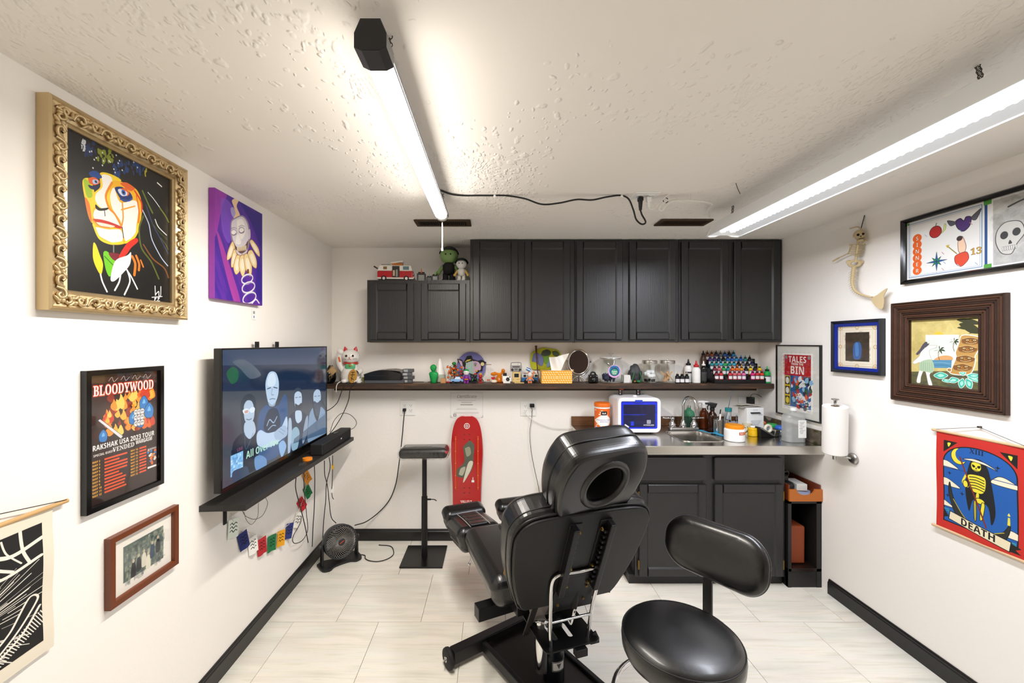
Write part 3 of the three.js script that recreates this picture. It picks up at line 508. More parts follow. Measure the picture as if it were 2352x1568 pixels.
  part(t, 'plate_tab', box(0.05, 0.03, 0.03, 0.002), M.metalBlack, [0.04, 0.265, 0.185]);
  part(t, 'plate_hook', ext([[-0.02, 0], [0.02, 0], [0.02, 0.02], [0.005, 0.05], [-0.01, 0.045]], 0.006, 0.001), M.metalBlack, [0.12, 0.26, 0.16]);
  part(t, 'side_strut', at(box(0.03, 0.30, 0.007, 0.002), 0, 0, 0, 0.62, 0, 0.12), mat(0x4a4644, 0.35, 0.6), [-0.12, 0.34, 0.06]);
  part(t, 'support_leg', ext([[-0.07, 0], [0.03, 0], [0.05, 0.13], [-0.09, 0.13]], 0.012, 0.002), mat(0xa49c95, 0.4, 0.3), [-0.02, 0.28, 0.0]);
  part(t, 'seat_carrier', box(0.30, 0.06, 0.34, 0.006), M.metalBlack, [0, 0.335, -0.19]);
  part(t, 'arm_socket', merge([box(0.17, 0.055, 0.006), at(box(0.17, 0.006, 0.05), 0, 0.026, -0.024), at(box(0.006, 0.055, 0.05), -0.083, 0, -0.024)]), M.metalBlack, [-0.215, 0.30, -0.10], [0, 0.12, 0]);
  // column and base, turned against the seat
  part(t, 'column', lathe([[0, 0.045], [0.045, 0.045], [0.045, 0.16], [0.036, 0.165], [0.036, 0.31], [0, 0.31]]), mat(0x1b1f25, 0.3, 0.5), [0, 0, 0.03]);
  part(t, 'column_sleeve', lathe([[0, 0.10], [0.03, 0.1], [0.03, 0.31], [0, 0.31]]), M.chrome, [-0.055, 0, 0.03]);
  part(t, 'column_label', at(new THREE.CylinderGeometry(0.0455, 0.0455, 0.04, 20, 1, true, -0.6, 1.3), 0, 0, 0), printMat(canvasTex(128, 64, (g, w, h) => { g.fillStyle = '#d8d8d6'; g.fillRect(0, 0, w, h); g.strokeStyle = '#333'; g.lineWidth = 5; g.strokeRect(4, 4, w - 8, h - 8); poly(g, [[40, 14], [88, 14], [64, 50]], '#555'); }), 0.5), [0, 0.13, 0.03]);
  const bs = new THREE.Group(); bs.name = 'base'; t.add(place(bs, [-0.005, 0, 0.03], [0, 16 * Math.PI / 180, 0]));
  part(bs, 'base_plate', box(0.27, 0.012, 0.62, 0.003), mat(0x1c1614, 0.4, 0.2), [0.0, 0.045, -0.03]);
  for (const s of [-1, 1]) part(bs, 'side_rail', box(0.022, 0.045, 0.62, 0.004), M.metalBlack, [s * 0.14, 0.045, -0.03]);
  for (const z of [-0.35, 0.3]) {
    part(bs, 'cross_beam', box(0.56, 0.06, 0.05, 0.005), M.metalBlack, [-0.02, 0.05, z]);
    for (const s of [-1, 1]) { const w = part(bs, 'wheel', at(lathe([[0, -0.012], [0.03, -0.012], [0.044, -0.009], [0.046, 0], [0.044, 0.009], [0.03, 0.012], [0, 0.012]]), 0, 0, 0, 0, 0, Math.PI / 2), M.rubber, [-0.02 + s * 0.298, 0.0465, z]); part(w, 'axle_cap', at(merge([cyl(0.012, 0.015, 0.03, 14), at(cyl(0.005, 0.007, 0.048, 10), 0, 0, 0)]), 0, 0, 0, 0, 0, Math.PI / 2), M.steel); }
  }
}
// ---------- rolling stool ----------
{
  const t = thing('rolling_stool', 'round black padded stool with an oblong backrest', 'stool', [0.552, 0, -1.205]);
  part(t, 'seat', lathe([[0, 0.555], [0.14, 0.555], [0.158, 0.562], [0.166, 0.58], [0.168, 0.605], [0.164, 0.622], [0.153, 0.634], [0.13, 0.641], [0.07, 0.6445], [0, 0.645]], 64), M.vinyl);
  part(t, 'seat_seam', at(new THREE.TorusGeometry(0.1645, 0.002, 6, 72), 0, 0.6215, 0, Math.PI / 2), M.black);
  part(t, 'seat_plate', cyl(0.12, 0.1, 0.02, 32), M.metalBlack, [0, 0.544, 0]);
  const Bk = new THREE.Group(); Bk.name = 'backrest'; t.add(place(Bk, [0.192, 0.782, -0.17], [0, -0.93, 0]));
  const bend = ([x, y, z]) => [x, y, z + 0.55 * x * x - 0.4 * y * y];
  part(Bk, 'pad', pillow(rrect(0.335, 0.182, 0.08, 14), 0.03, 5, bend), M.vinyl, null, [-0.22, 0, 0]);
  part(Bk, 'pad_piping', warp(tube(rrect(0.333, 0.18, 0.079, 10).map(([x, y]) => [x, y, -0.004]), 0.003, 120, 6, true), v => { v.z += 0.55 * v.x * v.x - (0.4 * v.y * v.y); }), mat(0x2a2a2a, 0.25), null, [-0.22, 0, 0]);
  part(t, 'back_post', merge([at(box(0.03, 0.22, 0.012, 0.003), 0.165, 0.66, -0.165, 0, -0.93), at(box(0.03, 0.012, 0.22, 0.003), 0.10, 0.546, -0.10, 0, -0.78)]), M.black);
  part(t, 'gas_lift', merge([at(cyl(0.014, 0.014, 0.3, 16), 0, 0.4, 0), at(cyl(0.025, 0.025, 0.22, 20), 0, 0.2, 0)]), M.chrome);
  part(t, 'foot_ring', merge([at(new THREE.TorusGeometry(0.19, 0.009, 10, 64), 0, 0.42, 0, Math.PI / 2), bar([-0.19, 0.42, 0], [0.19, 0.42, 0], 0.006), bar([0, 0.42, -0.19], [0, 0.42, 0.19], 0.006)]), M.chrome);
  for (let k = 0; k < 5; k++) {
    const a = k * 2 * Math.PI / 5 + 0.3, x = Math.cos(a), z = Math.sin(a);
    const l = part(t, 'base_leg', bar([x * 0.02, 0.10, z * 0.02], [x * 0.26, 0.075, z * 0.26], 0.014, 12, 0.01), M.chrome);
    part(l, 'caster', merge([at(cyl(0.024, 0.024, 0.016, 18), x * 0.262, 0.025, z * 0.262, Math.PI / 2, a), at(cyl(0.006, 0.006, 0.04, 8), x * 0.255, 0.055, z * 0.255)]), M.black);
  }
}
// ---------- armrest stand ----------
{
  const t = thing('armrest_stand', 'black armrest stand with a plastic wrapped cushion on a square base', 'stand', [-0.477, 0, -2.84]);
  part(t, 'base_plate', box(0.285, 0.01, 0.29, 0.002), mat(0x151414, 0.3, 0.3), [0, 0.006, 0]);
  part(t, 'lower_pole', at(cyl(0.021, 0.021, 0.41, 20), 0, 0.215, 0), M.metalBlack);
  part(t, 'upper_pole', at(cyl(0.0165, 0.0165, 0.29, 20), 0, 0.555, 0), M.metalBlack);
  part(t, 'height_knob', merge([bar([0.02, 0.40, 0], [0.045, 0.402, 0.004], 0.006), tube([[0.045, 0.402, 0.004], [0.07, 0.401, 0.006], [0.085, 0.393, 0.008]], 0.0035, 16)]), M.black);
  part(t, 'cushion', warp(box(0.33, 0.066, 0.17, 0.03, 5), v => { v.y += 0.012 * (1 - (v.x / 0.165) ** 2) * (v.y > 0 ? 1 : 0.3); }), mat(0x191919, 0.4), [0, 0.731, 0], [0, 0, 0.01]);
  const wr = warp(denseBox(0.347, 0.082, 0.19, 0.036, 70, 18, 36), v => { v.y += 0.012 * (1 - (v.x / 0.17) ** 2) * (v.y > 0 ? 1 : 0.3); const low = v.y < 0.022 ? 1 : 0.25, k = Math.abs(noise(v.x * 75 + 9, v.y * 60 + v.z * 70, 77) - 0.5) + 0.6 * Math.abs(noise(v.x * 160, v.y * 140 + v.z * 130, 79) - 0.5); v.y -= (k - 0.3) * 0.011 * low; v.z *= 1 + (k - 0.3) * 0.11 * low; v.x *= 1 + (k - 0.3) * 0.05 * low; });
  part(t, 'plastic_wrap', wr, mat(0xffffff, 0.05, 0, { transmission: 1, thickness: 0, ior: 1.5 }), [0, 0.731, 0], [0, 0, 0.01], 'clear wrinkled plastic film');
  part(t, 'tape', box(0.018, 0.014, 0.02, 0.003), mat(0xb3262a, 0.4), [0.16, 0.745, 0.07], [0, 0, -0.4]);
}
// ---------- fan ----------
{
  const t = thing('floor_fan', 'small round black floor fan tilted on a forked base', 'fan', [-1.04, 0, -2.775], [0, 0.72, 0]); t.scale.setScalar(0.88);
  const body = mat(0x2b2c2e, 0.45), Hd = new THREE.Group(); Hd.name = 'fan_head'; t.add(place(Hd, [0, 0.165, 0.01], [-0.16, 0, 0]));
  part(Hd, 'shell', at(lathe([[0.118, 0.02], [0.123, 0.0], [0.122, -0.03], [0.112, -0.075], [0.09, -0.115], [0.06, -0.14], [0, -0.148]], 48), 0, 0, 0, Math.PI / 2), mat(0x2b2c2e, 0.45, 0, { side: THREE.DoubleSide }));
  part(Hd, 'rim', new THREE.TorusGeometry(0.118, 0.007, 12, 60), body, [0, 0, 0.018]);
  part(Hd, 'back_plate', at(cyl(0.115, 0.115, 0.004, 40), 0, 0, -0.05, Math.PI / 2), mat(0x060606, 0.6));
  for (let k = 0; k < 4; k++) part(Hd, 'blade', warp(box(0.085, 0.06, 0.003), v => { v.z += v.y * 0.5; v.y += v.x * 0.2; }), mat(0x101011, 0.3), [0.06 * Math.cos(k * Math.PI / 2), 0.06 * Math.sin(k * Math.PI / 2), -0.028], [0, 0, k * Math.PI / 2]);
  const ribs = []; for (let k = 0; k < 34; k++) { const a = k / 34 * Math.PI * 2, pr = (r, da, z) => [r * Math.cos(a + da), r * Math.sin(a + da), z]; ribs.push(tube([pr(0.026, 0, 0.03), pr(0.06, 0.22, 0.034), pr(0.095, 0.6, 0.028), pr(0.114, 0.9, 0.018)], 0.0022, 10, 5)); }
  part(Hd, 'grille', merge(ribs), mat(0xa09d98, 0.25, 0.4));
  const hb = part(Hd, 'grille_hub', at(lathe([[0, 0.006], [0.018, 0.005], [0.028, 0], [0.028, -0.006], [0, -0.006]]), 0, 0, 0, Math.PI / 2), body, [0, 0, 0.031]);
  part(hb, 'red_badge', box(0.036, 0.0065, 0.002, 0.0008), mat(0xc2362a, 0.4), [0, 0, 0.0065], [0, 0, 0.42], 'red badge on the hub');
  for (const s of [-1, 1]) part(t, 'fork_arm', ext([[-0.026, 0], [0.03, 0], [0.02, 0.12], [0.012, 0.17], [-0.012, 0.17], [-0.02, 0.12]], 0.014, 0.003), mat(0x1a1a1b, 0.45), [s * 0.133, 0.004, 0.0], [0, Math.PI / 2, 0]);
  for (const s of [-1, 1]) part(t, 'pivot_knob', at(cyl(0.014, 0.014, 0.012, 16), s * 0.145, 0.162, 0, 0, 0, Math.PI / 2), body);
  const bsh = [[-0.155, -0.05], [-0.15, 0.06], [-0.1, 0.085], [-0.05, 0.055], [0.05, 0.055], [0.1, 0.085], [0.15, 0.06], [0.155, -0.05], [0.1, -0.07], [0, -0.045], [-0.1, -0.07]];
  part(t, 'foot', at(ext(shapeOf(bsh.map(([x, y]) => [x, -y]), [], true), 0.018, 0.004), 0, 0.01, 0, -Math.PI / 2), mat(0x1a1a1b, 0.45));
}
// ---------- pictures and things on the walls ----------
const onLeft = (d0, d1, y0, y1, off = 0.001) => ({ pos: [XL + off, (y0 + y1) / 2, -(d0 + d1) / 2], rot: [0, Math.PI / 2, 0], w: d1 - d0, h: y1 - y0 });
const onRight = (d0, d1, y0, y1, off = 0.001) => ({ pos: [XR - off, (y0 + y1) / 2, -(d0 + d1) / 2], rot: [0, -Math.PI / 2, 0], w: d1 - d0, h: y1 - y0 });
function mitred(w, h, fw, prof) {                    // four mitred frame sides; prof: [inward 0..1, outward metres] across the moulding
  const side = L => { const rings = [-1, 1].map(e => prof.map(([u, z]) => [e * (L / 2 - u * fw), -u * fw, z])); return fixFlat(loft(rings.map(r => [...r, [r[r.length - 1][0], r[r.length - 1][1], 0], [r[0][0], r[0][1], 0]]), true, true)); };
  return [[side(w), [0, h / 2, 0], 0], [side(w), [0, -h / 2, 0], Math.PI], [side(h), [w / 2, 0, 0], -Math.PI / 2], [side(h), [-w / 2, 0, 0], Math.PI / 2]];
}
function fixFlat(g) { g = g.toNonIndexed(); g.computeVertexNormals(); return metricUV(g); }
function framed(name, label, cat, o, fw, prof, fm, art, opt = {}) {
  const t = thing(name, label, cat, o.pos, o.rot, opt.group); if (opt.tilt) t.rotation.z = 0;
  for (const [g, p, r] of mitred(o.w, o.h, fw, prof)) part(t, 'frame_side', g, fm, p, [0, 0, r]);
  part(t, opt.artName || 'print', new THREE.PlaneGeometry(o.w - 2 * fw + 0.004, o.h - 2 * fw + 0.004), art, [0, 0, opt.artZ || 0.006]);
  part(t, 'backing', box(o.w - 2 * fw + 0.01, o.h - 2 * fw + 0.01, 0.003), M.blackMatte, [0, 0, 0.0025]);
  if (opt.glass) part(t, 'glass', box(o.w - 2 * fw + 0.002, o.h - 2 * fw + 0.002, 0.002), M.glass, [0, 0, (opt.artZ || 0.006) + 0.004]);
  return t;
}
// --- art drawn on canvases ---
// maps a quadrilateral seen askew to an upright w x h sheet, so that prints can be drawn from measured points
function sheet(c, w, h) {
  const A = [], B = [], dst = [[0, 0], [w, 0], [w, h], [0, h]];
  c.forEach(([x, y], i) => { const [u, v] = dst[i]; A.push([x, y, 1, 0, 0, 0, -u * x, -u * y]); B.push(u); A.push([0, 0, 0, x, y, 1, -v * x, -v * y]); B.push(v); });
  for (let i = 0; i < 8; i++) { let p = i; for (let r = i; r < 8; r++) if (Math.abs(A[r][i]) > Math.abs(A[p][i])) p = r; [A[i], A[p]] = [A[p], A[i]]; [B[i], B[p]] = [B[p], B[i]]; for (let r = 0; r < 8; r++) if (r !== i) { const k = A[r][i] / A[i][i]; for (let q = i; q < 8; q++) A[r][q] -= k * A[i][q]; B[r] -= k * B[i]; } }
  const m = B.map((b, i) => b / A[i][i]);
  return ([x, y]) => { const d = m[6] * x + m[7] * y + 1; return [(m[0] * x + m[1] * y + m[2]) / d, (m[3] * x + m[4] * y + m[5]) / d]; };
}
const artPortrait = canvasTex(820, 1000, (g, w, h) => {
  g.fillStyle = '#191716'; g.fillRect(0, 0, w, h); seed = 5;
  for (let i = 0; i < 240; i++) { g.globalAlpha = 0.06; oval(g, rnd(0, w), rnd(0, h), rnd(10, 80), rnd(5, 60), rnd() < 0.5 ? '#2f2c29' : '#0c0b0b'); } g.globalAlpha = 1;
  const q = sheet([[245, 268], [912, 620], [905, 1403], [243, 1310]], w, h), F_ = (c, ...p) => blob(g, p.map(q), c), S_ = (c, l, ...p) => blob(g, p.map(q), null, c, l, false), G_ = (c, ...p) => poly(g, p.map(q), c);
  const dab = (c, n, x0, y0, x1, y1, l) => { for (let i = 0; i < n; i++) { const x = rnd(x0, x1), y = rnd(y0, y1); S_(c, l * rnd(0.5, 1.2), [x, y], [x + rnd(-6, 6), y + rnd(10, 28)]); } };
  dab('#c9ced6', 12, 348, 345, 384, 420, 9); dab('#20335f', 26, 385, 370, 445, 450, 12); dab('#7f8b22', 26, 462, 420, 552, 500, 16); dab('#1d3f78', 40, 555, 495, 748, 575, 16); dab('#b0a62c', 5, 752, 548, 768, 590, 10); for (let i = 0; i < 24; i++) { const [x, y] = q([rnd(385, 740), rnd(400, 590)]); oval(g, x, y, 5, 6, '#d9dfe2'); } S_('#f4f3ee', 10, [832, 640], [858, 664]);
  F_('#e8cf22', [365, 620], [410, 610], [440, 700], [445, 800], [425, 890], [380, 740]); F_('#9fbf26', [372, 612], [412, 640], [425, 720], [392, 720]); F_('#e2761e', [378, 728], [408, 770], [422, 886], [398, 840]);
  F_('#f3d02a', [474, 574], [540, 580], [606, 622], [560, 660], [530, 800], [470, 800], [436, 760], [436, 700], [474, 660]); F_('#f5f0ea', [486, 586], [540, 596], [548, 640], [516, 700], [522, 786], [478, 792], [446, 752], [448, 706], [488, 660]);
  F_('#f0b41f', [540, 640], [600, 628], [700, 680], [735, 780], [722, 900], [700, 970], [630, 1020], [560, 1028], [480, 1000], [434, 920], [424, 860], [440, 790], [530, 796]); F_('#f4efe8', [448, 800], [528, 806], [588, 880], [596, 910], [520, 892], [436, 858]); F_('#f4efe8', [442, 916], [520, 930], [600, 936], [612, 1000], [560, 1016], [500, 992], [458, 960]); F_('#f5f0ea', [560, 668], [600, 760], [690, 750], [712, 800], [700, 900], [690, 960], [636, 1008], [616, 960], [600, 880], [550, 800], [536, 720]);
  S_('#e88a1c', 15, [548, 636], [510, 716], [530, 796], [566, 836], [604, 910]); S_('#e98f1c', 10, [612, 760], [616, 860], [604, 920]); S_('#f0a01c', 9, [606, 808], [690, 786]); S_('#d8381e', 13, [690, 690], [730, 760], [734, 820]); S_('#e46a1c', 10, [700, 720], [716, 830], [704, 940]); S_('#f0d030', 16, [432, 900], [470, 986], [540, 1020], [612, 1014]); S_('#f0d030', 14, [630, 1016], [690, 976], [712, 900]);
  F_('#1c448a', [408, 566], [450, 560], [486, 600], [450, 610], [412, 590]); F_('#df5f26', [402, 606], [440, 600], [474, 632], [440, 650], [408, 636]); F_('#b9c4e4', [428, 616], [460, 618], [458, 640], [432, 640]); { const [x, y] = q([448, 628]); oval(g, x, y, 9, 9, '#25335f'); } F_('#15224e', [400, 648], [440, 656], [470, 648], [456, 678], [416, 672]);
  F_('#e2641f', [600, 640], [640, 636], [690, 672], [664, 690], [624, 664]); F_('#18306e', [566, 668], [610, 664], [660, 700], [676, 740], [640, 758], [612, 752], [586, 716]); F_('#d5dcee', [586, 678], [628, 676], [650, 712], [616, 722], [594, 704]); F_('#e46a22', [600, 676], [636, 672], [656, 706], [640, 722], [644, 700], [622, 684]); { const [x, y] = q([620, 698]); oval(g, x, y, 17, 19, '#3d68bd'); oval(g, x, y, 8, 9, '#0d1020'); } S_('#2a4f9f', 9, [600, 742], [650, 752], [674, 738]);
  F_('#151211', [446, 772], [476, 796], [524, 794], [514, 808], [470, 812], [446, 796]); F_('#c42c1c', [428, 864], [480, 868], [540, 886], [606, 916], [590, 926], [500, 900], [440, 882]); F_('#f1dccb', [446, 884], [500, 892], [566, 912], [520, 918], [462, 904]); S_('#e47a20', 7, [428, 866], [470, 908], [530, 920]); S_('#151211', 5, [500, 808], [504, 846]); S_('#2a2420', 6, [610, 918], [618, 986]);
  F_('#e6d226', [430, 1018], [446, 1024], [470, 1090], [490, 1150], [478, 1214], [452, 1180], [428, 1110]); F_('#6fc424', [492, 1080], [520, 1072], [566, 1136], [552, 1190], [530, 1228], [506, 1180]); S_('#2a6b18', 6, [500, 1100], [556, 1160]); F_('#7a1f2e', [526, 1080], [590, 1086], [596, 1116], [556, 1124]); F_('#dd2c20', [596, 1086], [640, 1020], [694, 988], [708, 1010], [664, 1050], [636, 1090], [590, 1122]); S_('#8d8b86', 8, [556, 1030], [556, 1074]);
  F_('#efece8', [566, 1130], [640, 1096], [664, 1078], [658, 1150], [620, 1200], [560, 1256], [536, 1240]); S_('#e8e6e4', 11, [474, 1212], [486, 1260], [514, 1322]); S_('#efece8', 12, [600, 1200], [590, 1260], [562, 1314]); S_('#efece8', 12, [640, 1190], [656, 1260], [622, 1342]); S_('#efece8', 11, [632, 1180], [664, 1230], [702, 1308]); S_('#e87c24', 20, [672, 1104], [690, 1150], [684, 1220]); S_('#e87c24', 18, [696, 1100], [714, 1150], [712, 1190]); S_('#e87c24', 12, [724, 1128], [740, 1170]);
  S_('#dfe4ea', 7, [772, 700], [806, 740], [852, 806]); S_('#66752a', 13, [738, 690], [772, 770], [800, 830]); S_('#737f2c', 12, [846, 800], [880, 850], [900, 890]); S_('#b8c6e0', 9, [738, 812], [776, 900], [796, 1000], [850, 1110], [892, 1166]); S_('#5a6222', 13, [742, 850], [716, 930], [730, 1050], [790, 1140], [836, 1246]); S_('#e6e9ea', 8, [816, 872], [836, 920], [886, 972]); S_('#7d4c22', 12, [742, 1030], [800, 1120], [870, 1180], [896, 1240]); S_('#4f5a22', 9, [850, 990], [880, 1030], [896, 1064]); S_('#394878', 8, [760, 780], [800, 900], [840, 980], [896, 1090]); S_('#3f4a1e', 9, [800, 900], [840, 950], [890, 1000]);
  S_('#f0efec', 7, [812, 1292], [814, 1350]); S_('#f0efec', 7, [814, 1346], [834, 1326], [836, 1354], [846, 1350], [848, 1296]); S_('#f0efec', 6, [792, 1362], [856, 1358]); S_('#f0efec', 6, [808, 1370], [818, 1366], [806, 1386], [820, 1386]); S_('#f0efec', 6, [828, 1368], [838, 1366], [826, 1386], [840, 1386]);
});
const artClown = canvasTex(600, 780, (g, w, h) => {
  g.fillStyle = '#472796'; g.fillRect(0, 0, w, h); seed = 8; const q = sheet([[1150, 672], [1467, 855], [1460, 1415], [1155, 1366]], w, h), F_ = (c, ...p) => blob(g, p.map(q), c), S_ = (c, l, ...p) => blob(g, p.map(q), null, c, l, false);
  for (let i = 0; i < 300; i++) { g.globalAlpha = 0.10; const x = rnd(-100, w), y = rnd(-100, h); blob(g, [[x, y], [x + 60, y + 120], [x + 130, y + 260]], null, ['#7a35b8', '#a03fb0', '#2c1f7d', '#5a36b0', '#8a3fc0'][i % 5], rnd(8, 40), false); }
  g.globalAlpha = 0.7; F_('#b53fae', [1150, 672], [1230, 720], [1200, 800], [1165, 960], [1150, 960]); F_('#c4479f', [1165, 960], [1190, 1000], [1270, 1220], [1320, 1390], [1280, 1390], [1200, 1120]); F_('#8558d0', [1190, 760], [1220, 745], [1270, 800], [1285, 880], [1262, 1000], [1240, 1030], [1200, 940]); F_('#241a7c', [1310, 760], [1400, 830], [1467, 870], [1467, 1080], [1430, 1000], [1390, 900]); F_('#31208c', [1440, 1100], [1462, 1120], [1462, 1380], [1420, 1330]); g.globalAlpha = 1;
  F_('#e9c9a0', [1266, 764], [1290, 748], [1312, 760], [1298, 800], [1320, 860], [1300, 886], [1276, 870], [1284, 820]); F_('#a99ed2', [1258, 810], [1276, 806], [1290, 840], [1278, 870], [1262, 846]);
  F_('#8f8296', [1258, 900], [1290, 870], [1340, 860], [1376, 910], [1386, 1000], [1370, 1080], [1330, 1118], [1296, 1096], [1262, 1010]); F_('#d8d1da', [1264, 905], [1292, 878], [1336, 868], [1368, 914], [1376, 1000], [1352, 1060], [1300, 1060], [1270, 1000]); F_('#efeae6', [1300, 890], [1340, 890], [1356, 960], [1330, 1010], [1308, 960]);
  for (const [x, y] of [[1278, 968], [1330, 956]]) { F_('#b3a9b8', [x - 20, y - 14], [x, y - 26], [x + 20, y - 12], [x + 16, y + 14], [x - 14, y + 16]); F_('#f1ede9', [x - 14, y - 8], [x, y - 18], [x + 15, y - 8], [x + 10, y + 8], [x - 10, y + 10]); S_('#5a4a60', 5, [x - 16, y + 6], [x, y + 14], [x + 16, y + 4]); S_('#83768a', 4, [x - 18, y - 26], [x, y - 34], [x + 20, y - 26]); } F_('#f1ece8', [1306, 975], [1326, 1020], [1320, 1040], [1294, 1036], [1292, 1010]); F_('#cfc6cc', [1372, 960], [1386, 950], [1388, 1000], [1376, 1010]);
  F_('#6a4a44', [1280, 1030], [1300, 1058], [1350, 1050], [1370, 1020], [1364, 1072], [1330, 1096], [1296, 1080]); for (let i = 0; i < 7; i++) { const x = 1300 + i * 9; F_('#ecdcbc', [x, 1058 - i * 1.2], [x + 6, 1057 - i * 1.2], [x + 6, 1082 - i], [x + 1, 1084 - i]); } F_('#d6cdd2', [1286, 1070], [1330, 1100], [1368, 1076], [1352, 1108], [1316, 1112]);
  const pet = [[[1270, 1020], [1240, 1080], [1234, 1136], [1260, 1120], [1286, 1070]], [[1280, 1070], [1262, 1130], [1262, 1180], [1290, 1170], [1300, 1110]], [[1296, 1110], [1276, 1180], [1292, 1226], [1318, 1200], [1322, 1120]], [[1320, 1116], [1312, 1180], [1336, 1240], [1356, 1190], [1348, 1112]], [[1346, 1110], [1354, 1190], [1386, 1240], [1396, 1180], [1374, 1106]], [[1370, 1096], [1396, 1170], [1424, 1190], [1426, 1140], [1398, 1080]], [[1384, 1030], [1416, 1090], [1446, 1120], [1440, 1070], [1400, 1016]]];
  for (const p of pet) { blob(g, p.map(q), '#ecd39c', '#9a6a3c', 5); const c = p.reduce((a, b) => [a[0] + b[0] / 5, a[1] + b[1] / 5], [0, 0]); blob(g, p.map(([x, y]) => q([c[0] + (x - c[0]) * 0.55, c[1] + (y - c[1]) * 0.6])), '#f7ead0'); }
  F_('#7a4424', [1364, 1200], [1376, 1196], [1376, 1228], [1364, 1230]); for (const [x, y, s] of [[1366, 1256, 1], [1374, 1306, 1.15], [1380, 1370, 1.2]]) { const [u, v] = q([x, y]); oval(g, u, v, 78 * s, 34 * s, null, '#9a94b8', 16, -0.35); oval(g, u, v - 3, 78 * s, 34 * s, null, '#eceaf0', 9, -0.35); } S_('#eceaf0', 12, [1396, 1400], [1420, 1378], [1440, 1400]);
});
const artBand = canvasTex(720, 1080, (g, w, h) => {
  g.fillStyle = '#2a1512'; g.fillRect(0, 0, w, h); seed = 12;
  for (let i = 0; i < 160; i++) { g.globalAlpha = 0.1; oval(g, rnd(0, w), rnd(0, 560), rnd(20, 90), rnd(20, 70), ['#5a2c18', '#7b4a28', '#1a1413', '#3b1f1a'][i % 4]); } g.globalAlpha = 1;
  for (let i = 0; i < 90; i++) { const x = rnd(150, 660), y = rnd(230, 560), s = rnd(0.6, 1.5); blob(g, [[x, y], [x - 26 * s, y - 30 * s], [x - 6 * s, y - 56 * s], [x + 2 * s, y - 84 * s], [x + 24 * s, y - 46 * s], [x + 30 * s, y - 12 * s]], ['#e8902a', '#d9641f', '#f0b040', '#c43a1a', '#8a2a14', '#f3c860'][i % 6]); }
  for (const [x, y, s] of [[560, 300, 1], [620, 380, 1.1], [440, 420, 0.9], [140, 520, 0.8], [520, 470, 0.8]]) { blob(g, [[x - 40 * s, y + 50 * s], [x - 50 * s, y - 20 * s], [x, y - 70 * s], [x + 46 * s, y - 10 * s], [x + 30 * s, y + 60 * s]], '#2f78bc', '#15304c', 5); blob(g, [[x - 20 * s, y], [x, y - 40 * s], [x + 16 * s, y]], '#6fb0e0'); }
  for (let i = 0; i < 9; i++) { const x = 470 + (i % 3) * 34, y = 370 + Math.floor(i / 3) * 52; blob(g, [[x - 22, y + 20], [x - 24, y - 10], [x, y - 26], [x + 24, y - 10], [x + 20, y + 20], [x, y + 30]], '#d8d8d8', '#2c2c2c', 4); oval(g, x - 8, y - 2, 5, 6, '#2c2c2c'); oval(g, x + 8, y - 2, 5, 6, '#2c2c2c'); }
  poly(g, [[90, 380], [110, 370], [330, 560], [310, 580]], '#d7d9de', '#333', 3);
  g.font = 'bold 118px serif'; g.textAlign = 'center'; g.lineWidth = 16; g.strokeStyle = '#c8401c'; g.save(); g.translate(360, 175); g.scale(0.92, 1); g.strokeText('BLOODYWOOD', 0, 0, 680); g.fillStyle = '#f4f0ea'; g.fillText('BLOODYWOOD', 0, 0, 680); g.restore();
  text(g, 'RAKSHAK USA 2023 TOUR', 360, 605, 60, '#f0eeea', 'sans-serif', 'bold', 'center', 640); text(g, 'SPECIAL GUESTS', 150, 668, 26, '#e5e2dd', 'sans-serif', 'bold'); text(g, 'VENDED', 340, 660, 52, '#f0eeea', 'serif'); text(g, 'WARGASM', 560, 650, 50, '#f0eeea', 'sans-serif', 'bold', 'center', 190);
  for (let i = 0; i < 11; i++) { text(g, 'MAY ' + (2 + i), 40, 720 + i * 28, 24, '#f0b030', 'sans-serif', 'bold', 'left'); g.fillStyle = '#e0501f'; g.fillRect(150, 711 + i * 28, 120 + rnd(20, 110), 15); }
  for (let i = 0; i < 9; i++) { text(g, 'MAY ' + (14 + i), 410, 715 + i * 28, 24, '#f0b030', 'sans-serif', 'bold', 'left', 80); g.fillStyle = '#e0501f'; g.fillRect(505, 706 + i * 28, 80, 15); }
  g.fillStyle = '#3a1a14'; g.fillRect(596, 740, 112, 190); for (let i = 0; i < 22; i++) oval(g, rnd(606, 700), rnd(760, 900), 14, 12, ['#e8902a', '#2f7bc0', '#d9641f', '#ddd'][i % 4]); text(g, 'BLOODYWOOD', 652, 752, 22, '#eee', 'serif', 'bold', 'center', 100); g.fillStyle = '#e8e6e2'; g.fillRect(600, 915, 104, 18);
  g.strokeStyle = '#cfcac2'; g.lineWidth = 3; for (let k = 0; k < 4; k++) blob(g, [[190 + k * 120, 60], [220 + k * 120, 30], [240 + k * 120, 70], [280 + k * 120, 40]], null, '#bfb8ae', 4, false);
});
